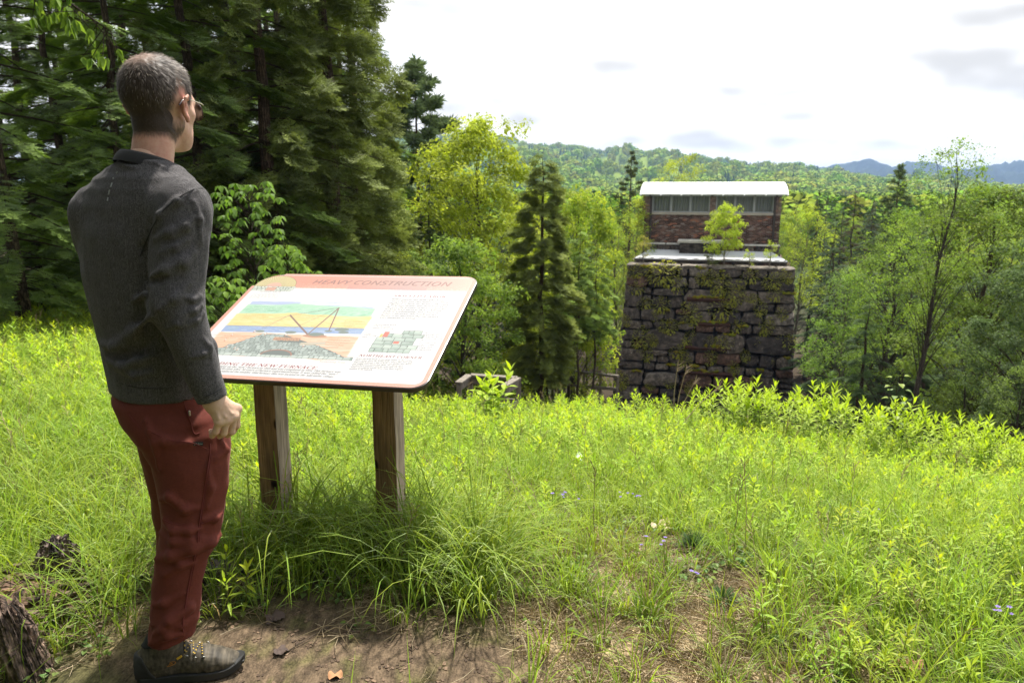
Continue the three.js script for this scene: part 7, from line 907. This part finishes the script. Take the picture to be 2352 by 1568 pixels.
  const level = (px, py, y) => { let lo = -3, hi = -60; for (let k = 0; k < 40; k++) { const z = (lo + hi) / 2; if (at(px, py, z).y > y) lo = z; else hi = z; } return at(px, py, lo); };
  const beam = (parent, name, a, b, w, h) => { const L = a.distanceTo(b), o = part(parent, name, new RoundedBoxGeometry(L, h, w, 1, 0.008), plank), d = b.clone().sub(a).normalize(); o.position.copy(a).add(b).multiplyScalar(0.5).sub(parent.position); o.quaternion.setFromUnitVectors(V(1, 0, 0), d); return o; };
  { const y = at(1078, 860, -14.5).y, q = [[1052, 880], [1078, 861], [1190, 868], [1157, 887]].map(([a, b]) => level(a, b, y)), D = thing('viewing_deck', 'grey wooden railing of a viewing deck just below the meadow edge', 'railing', q[1].clone().setY(y - 1.1)); for (let k = 0; k < 3; k++) { beam(D, 'handrail', q[k].clone().lerp(q[k + 1], 0.02), q[k].clone().lerp(q[k + 1], 0.98), 0.15, 0.045); beam(D, 'rail_board', q[k].clone().lerp(q[k + 1], 0.02).add(V(0, -0.12, 0)), q[k].clone().lerp(q[k + 1], 0.98).add(V(0, -0.12, 0)), 0.04, 0.12); beam(D, 'rail_board', q[k].clone().lerp(q[k + 1], 0.02).add(V(0, -0.5, 0)), q[k].clone().lerp(q[k + 1], 0.98).add(V(0, -0.5, 0)), 0.04, 0.12); } for (const p of q) beam(D, 'post', p.clone().add(V(0.01, -2.2, -0.07)), p.clone().add(V(0.01, -0.035, -0.07)), 0.1, 0.1); }
  { const a = at(1270, 847, -31), b = at(1420, 864, -29), B = thing('boardwalk_railing', 'pale wooden boardwalk railing among the trunks left of the furnace', 'railing', a.clone()); beam(B, 'handrail', a, b, 0.2, 0.09); beam(B, 'handrail', a.clone().add(V(-1.2, -0.55, 0)), b.clone().add(V(0, -0.55, 0)), 0.08, 0.12); for (let k = 0; k <= 4; k++) { const p = a.clone().lerp(b, k / 4); beam(B, 'post', p.clone().add(V(0, -2.2, -0.1)), p.clone().add(V(0, -0.05, -0.1)), 0.1, 0.1); } }
  { const p = at(1338, 892, -27), o = thing('brush_pile', 'heap of brown brushwood on the slope left of the furnace', 'brush pile', V(p.x, G(p.x, p.z), p.z)), m = new MB(); for (let k = 0; k < 220; k++) { const a = R() * 2 * PI, r = 1.4 * Math.sqrt(R()), h = 1.0 * (1 - r / 1.6) * R(), b = R() * PI, L = 0.3 + 0.6 * R(); const q = V(Math.cos(a) * r, h, Math.sin(a) * r * 0.6), d = V(Math.cos(b), (R() - 0.4) * 0.5, Math.sin(b)); m.tube([q.clone().addScaledVector(d, -L), q.clone().addScaledVector(d, L)], [0.02, 0.01], 4); } part(o, 'branches', m.geo(), BARK.brown, 'stuff'); }
  // woods behind and beside the camera, which keep the sky off the back of the person
  [[-4.6, 3.4, 1], [-2.0, 5.2, 2], [0.8, 5.4, 1], [3.6, 5.6, 2], [-6.6, 0.2, 2], [-7.4, -3.0, 1], [6.4, 6.5, 1], [-8.4, -5.6, 2], [-3.2, 4.2, 2], [-0.6, 4.4, 1], [2.2, 4.6, 2], [-5.6, 2.0, 1], [5.0, 5.0, 1]].forEach(([x, z, k], i) => { const src = [...protos.entries()].filter(([q]) => q.startsWith('hemlock')).map((e) => e[1])[k === 1 ? 0 : 1], o = copyOf(src, 'hemlock of the wood behind the camera', 'hemlocks of the wood behind the camera'); o.position.set(x, G(x, z), z); o.rotation.y = i * 1.3; o.scale.setScalar(0.95 + 0.1 * (i % 3)); });
}
// tell apart what stands in a row: the place within its group, counted from the left of the picture
{
  const groups = new Map(); for (const o of scene.children) if (o.userData.group) { const k = o.userData.group + '|' + o.userData.label; groups.set(k, [...(groups.get(k) ?? []), o]); }
  const ord = (n) => n + (n % 100 > 10 && n % 100 < 14 ? 'th' : ['th', 'st', 'nd', 'rd'][n % 10] ?? 'th');
  for (const [k, list] of groups) {
    if (list.length < 2 || /behind the camera|deep in the dark/.test(k)) continue;
    list.sort((a, b) => a.position.x / -a.position.z - b.position.x / -b.position.z);
    list.forEach((o, i) => { o.userData.label += i ? ', ' + ord(i + 1) + ' from the left' : ', leftmost of them'; });
  }
}
renderer.render(scene, camera);
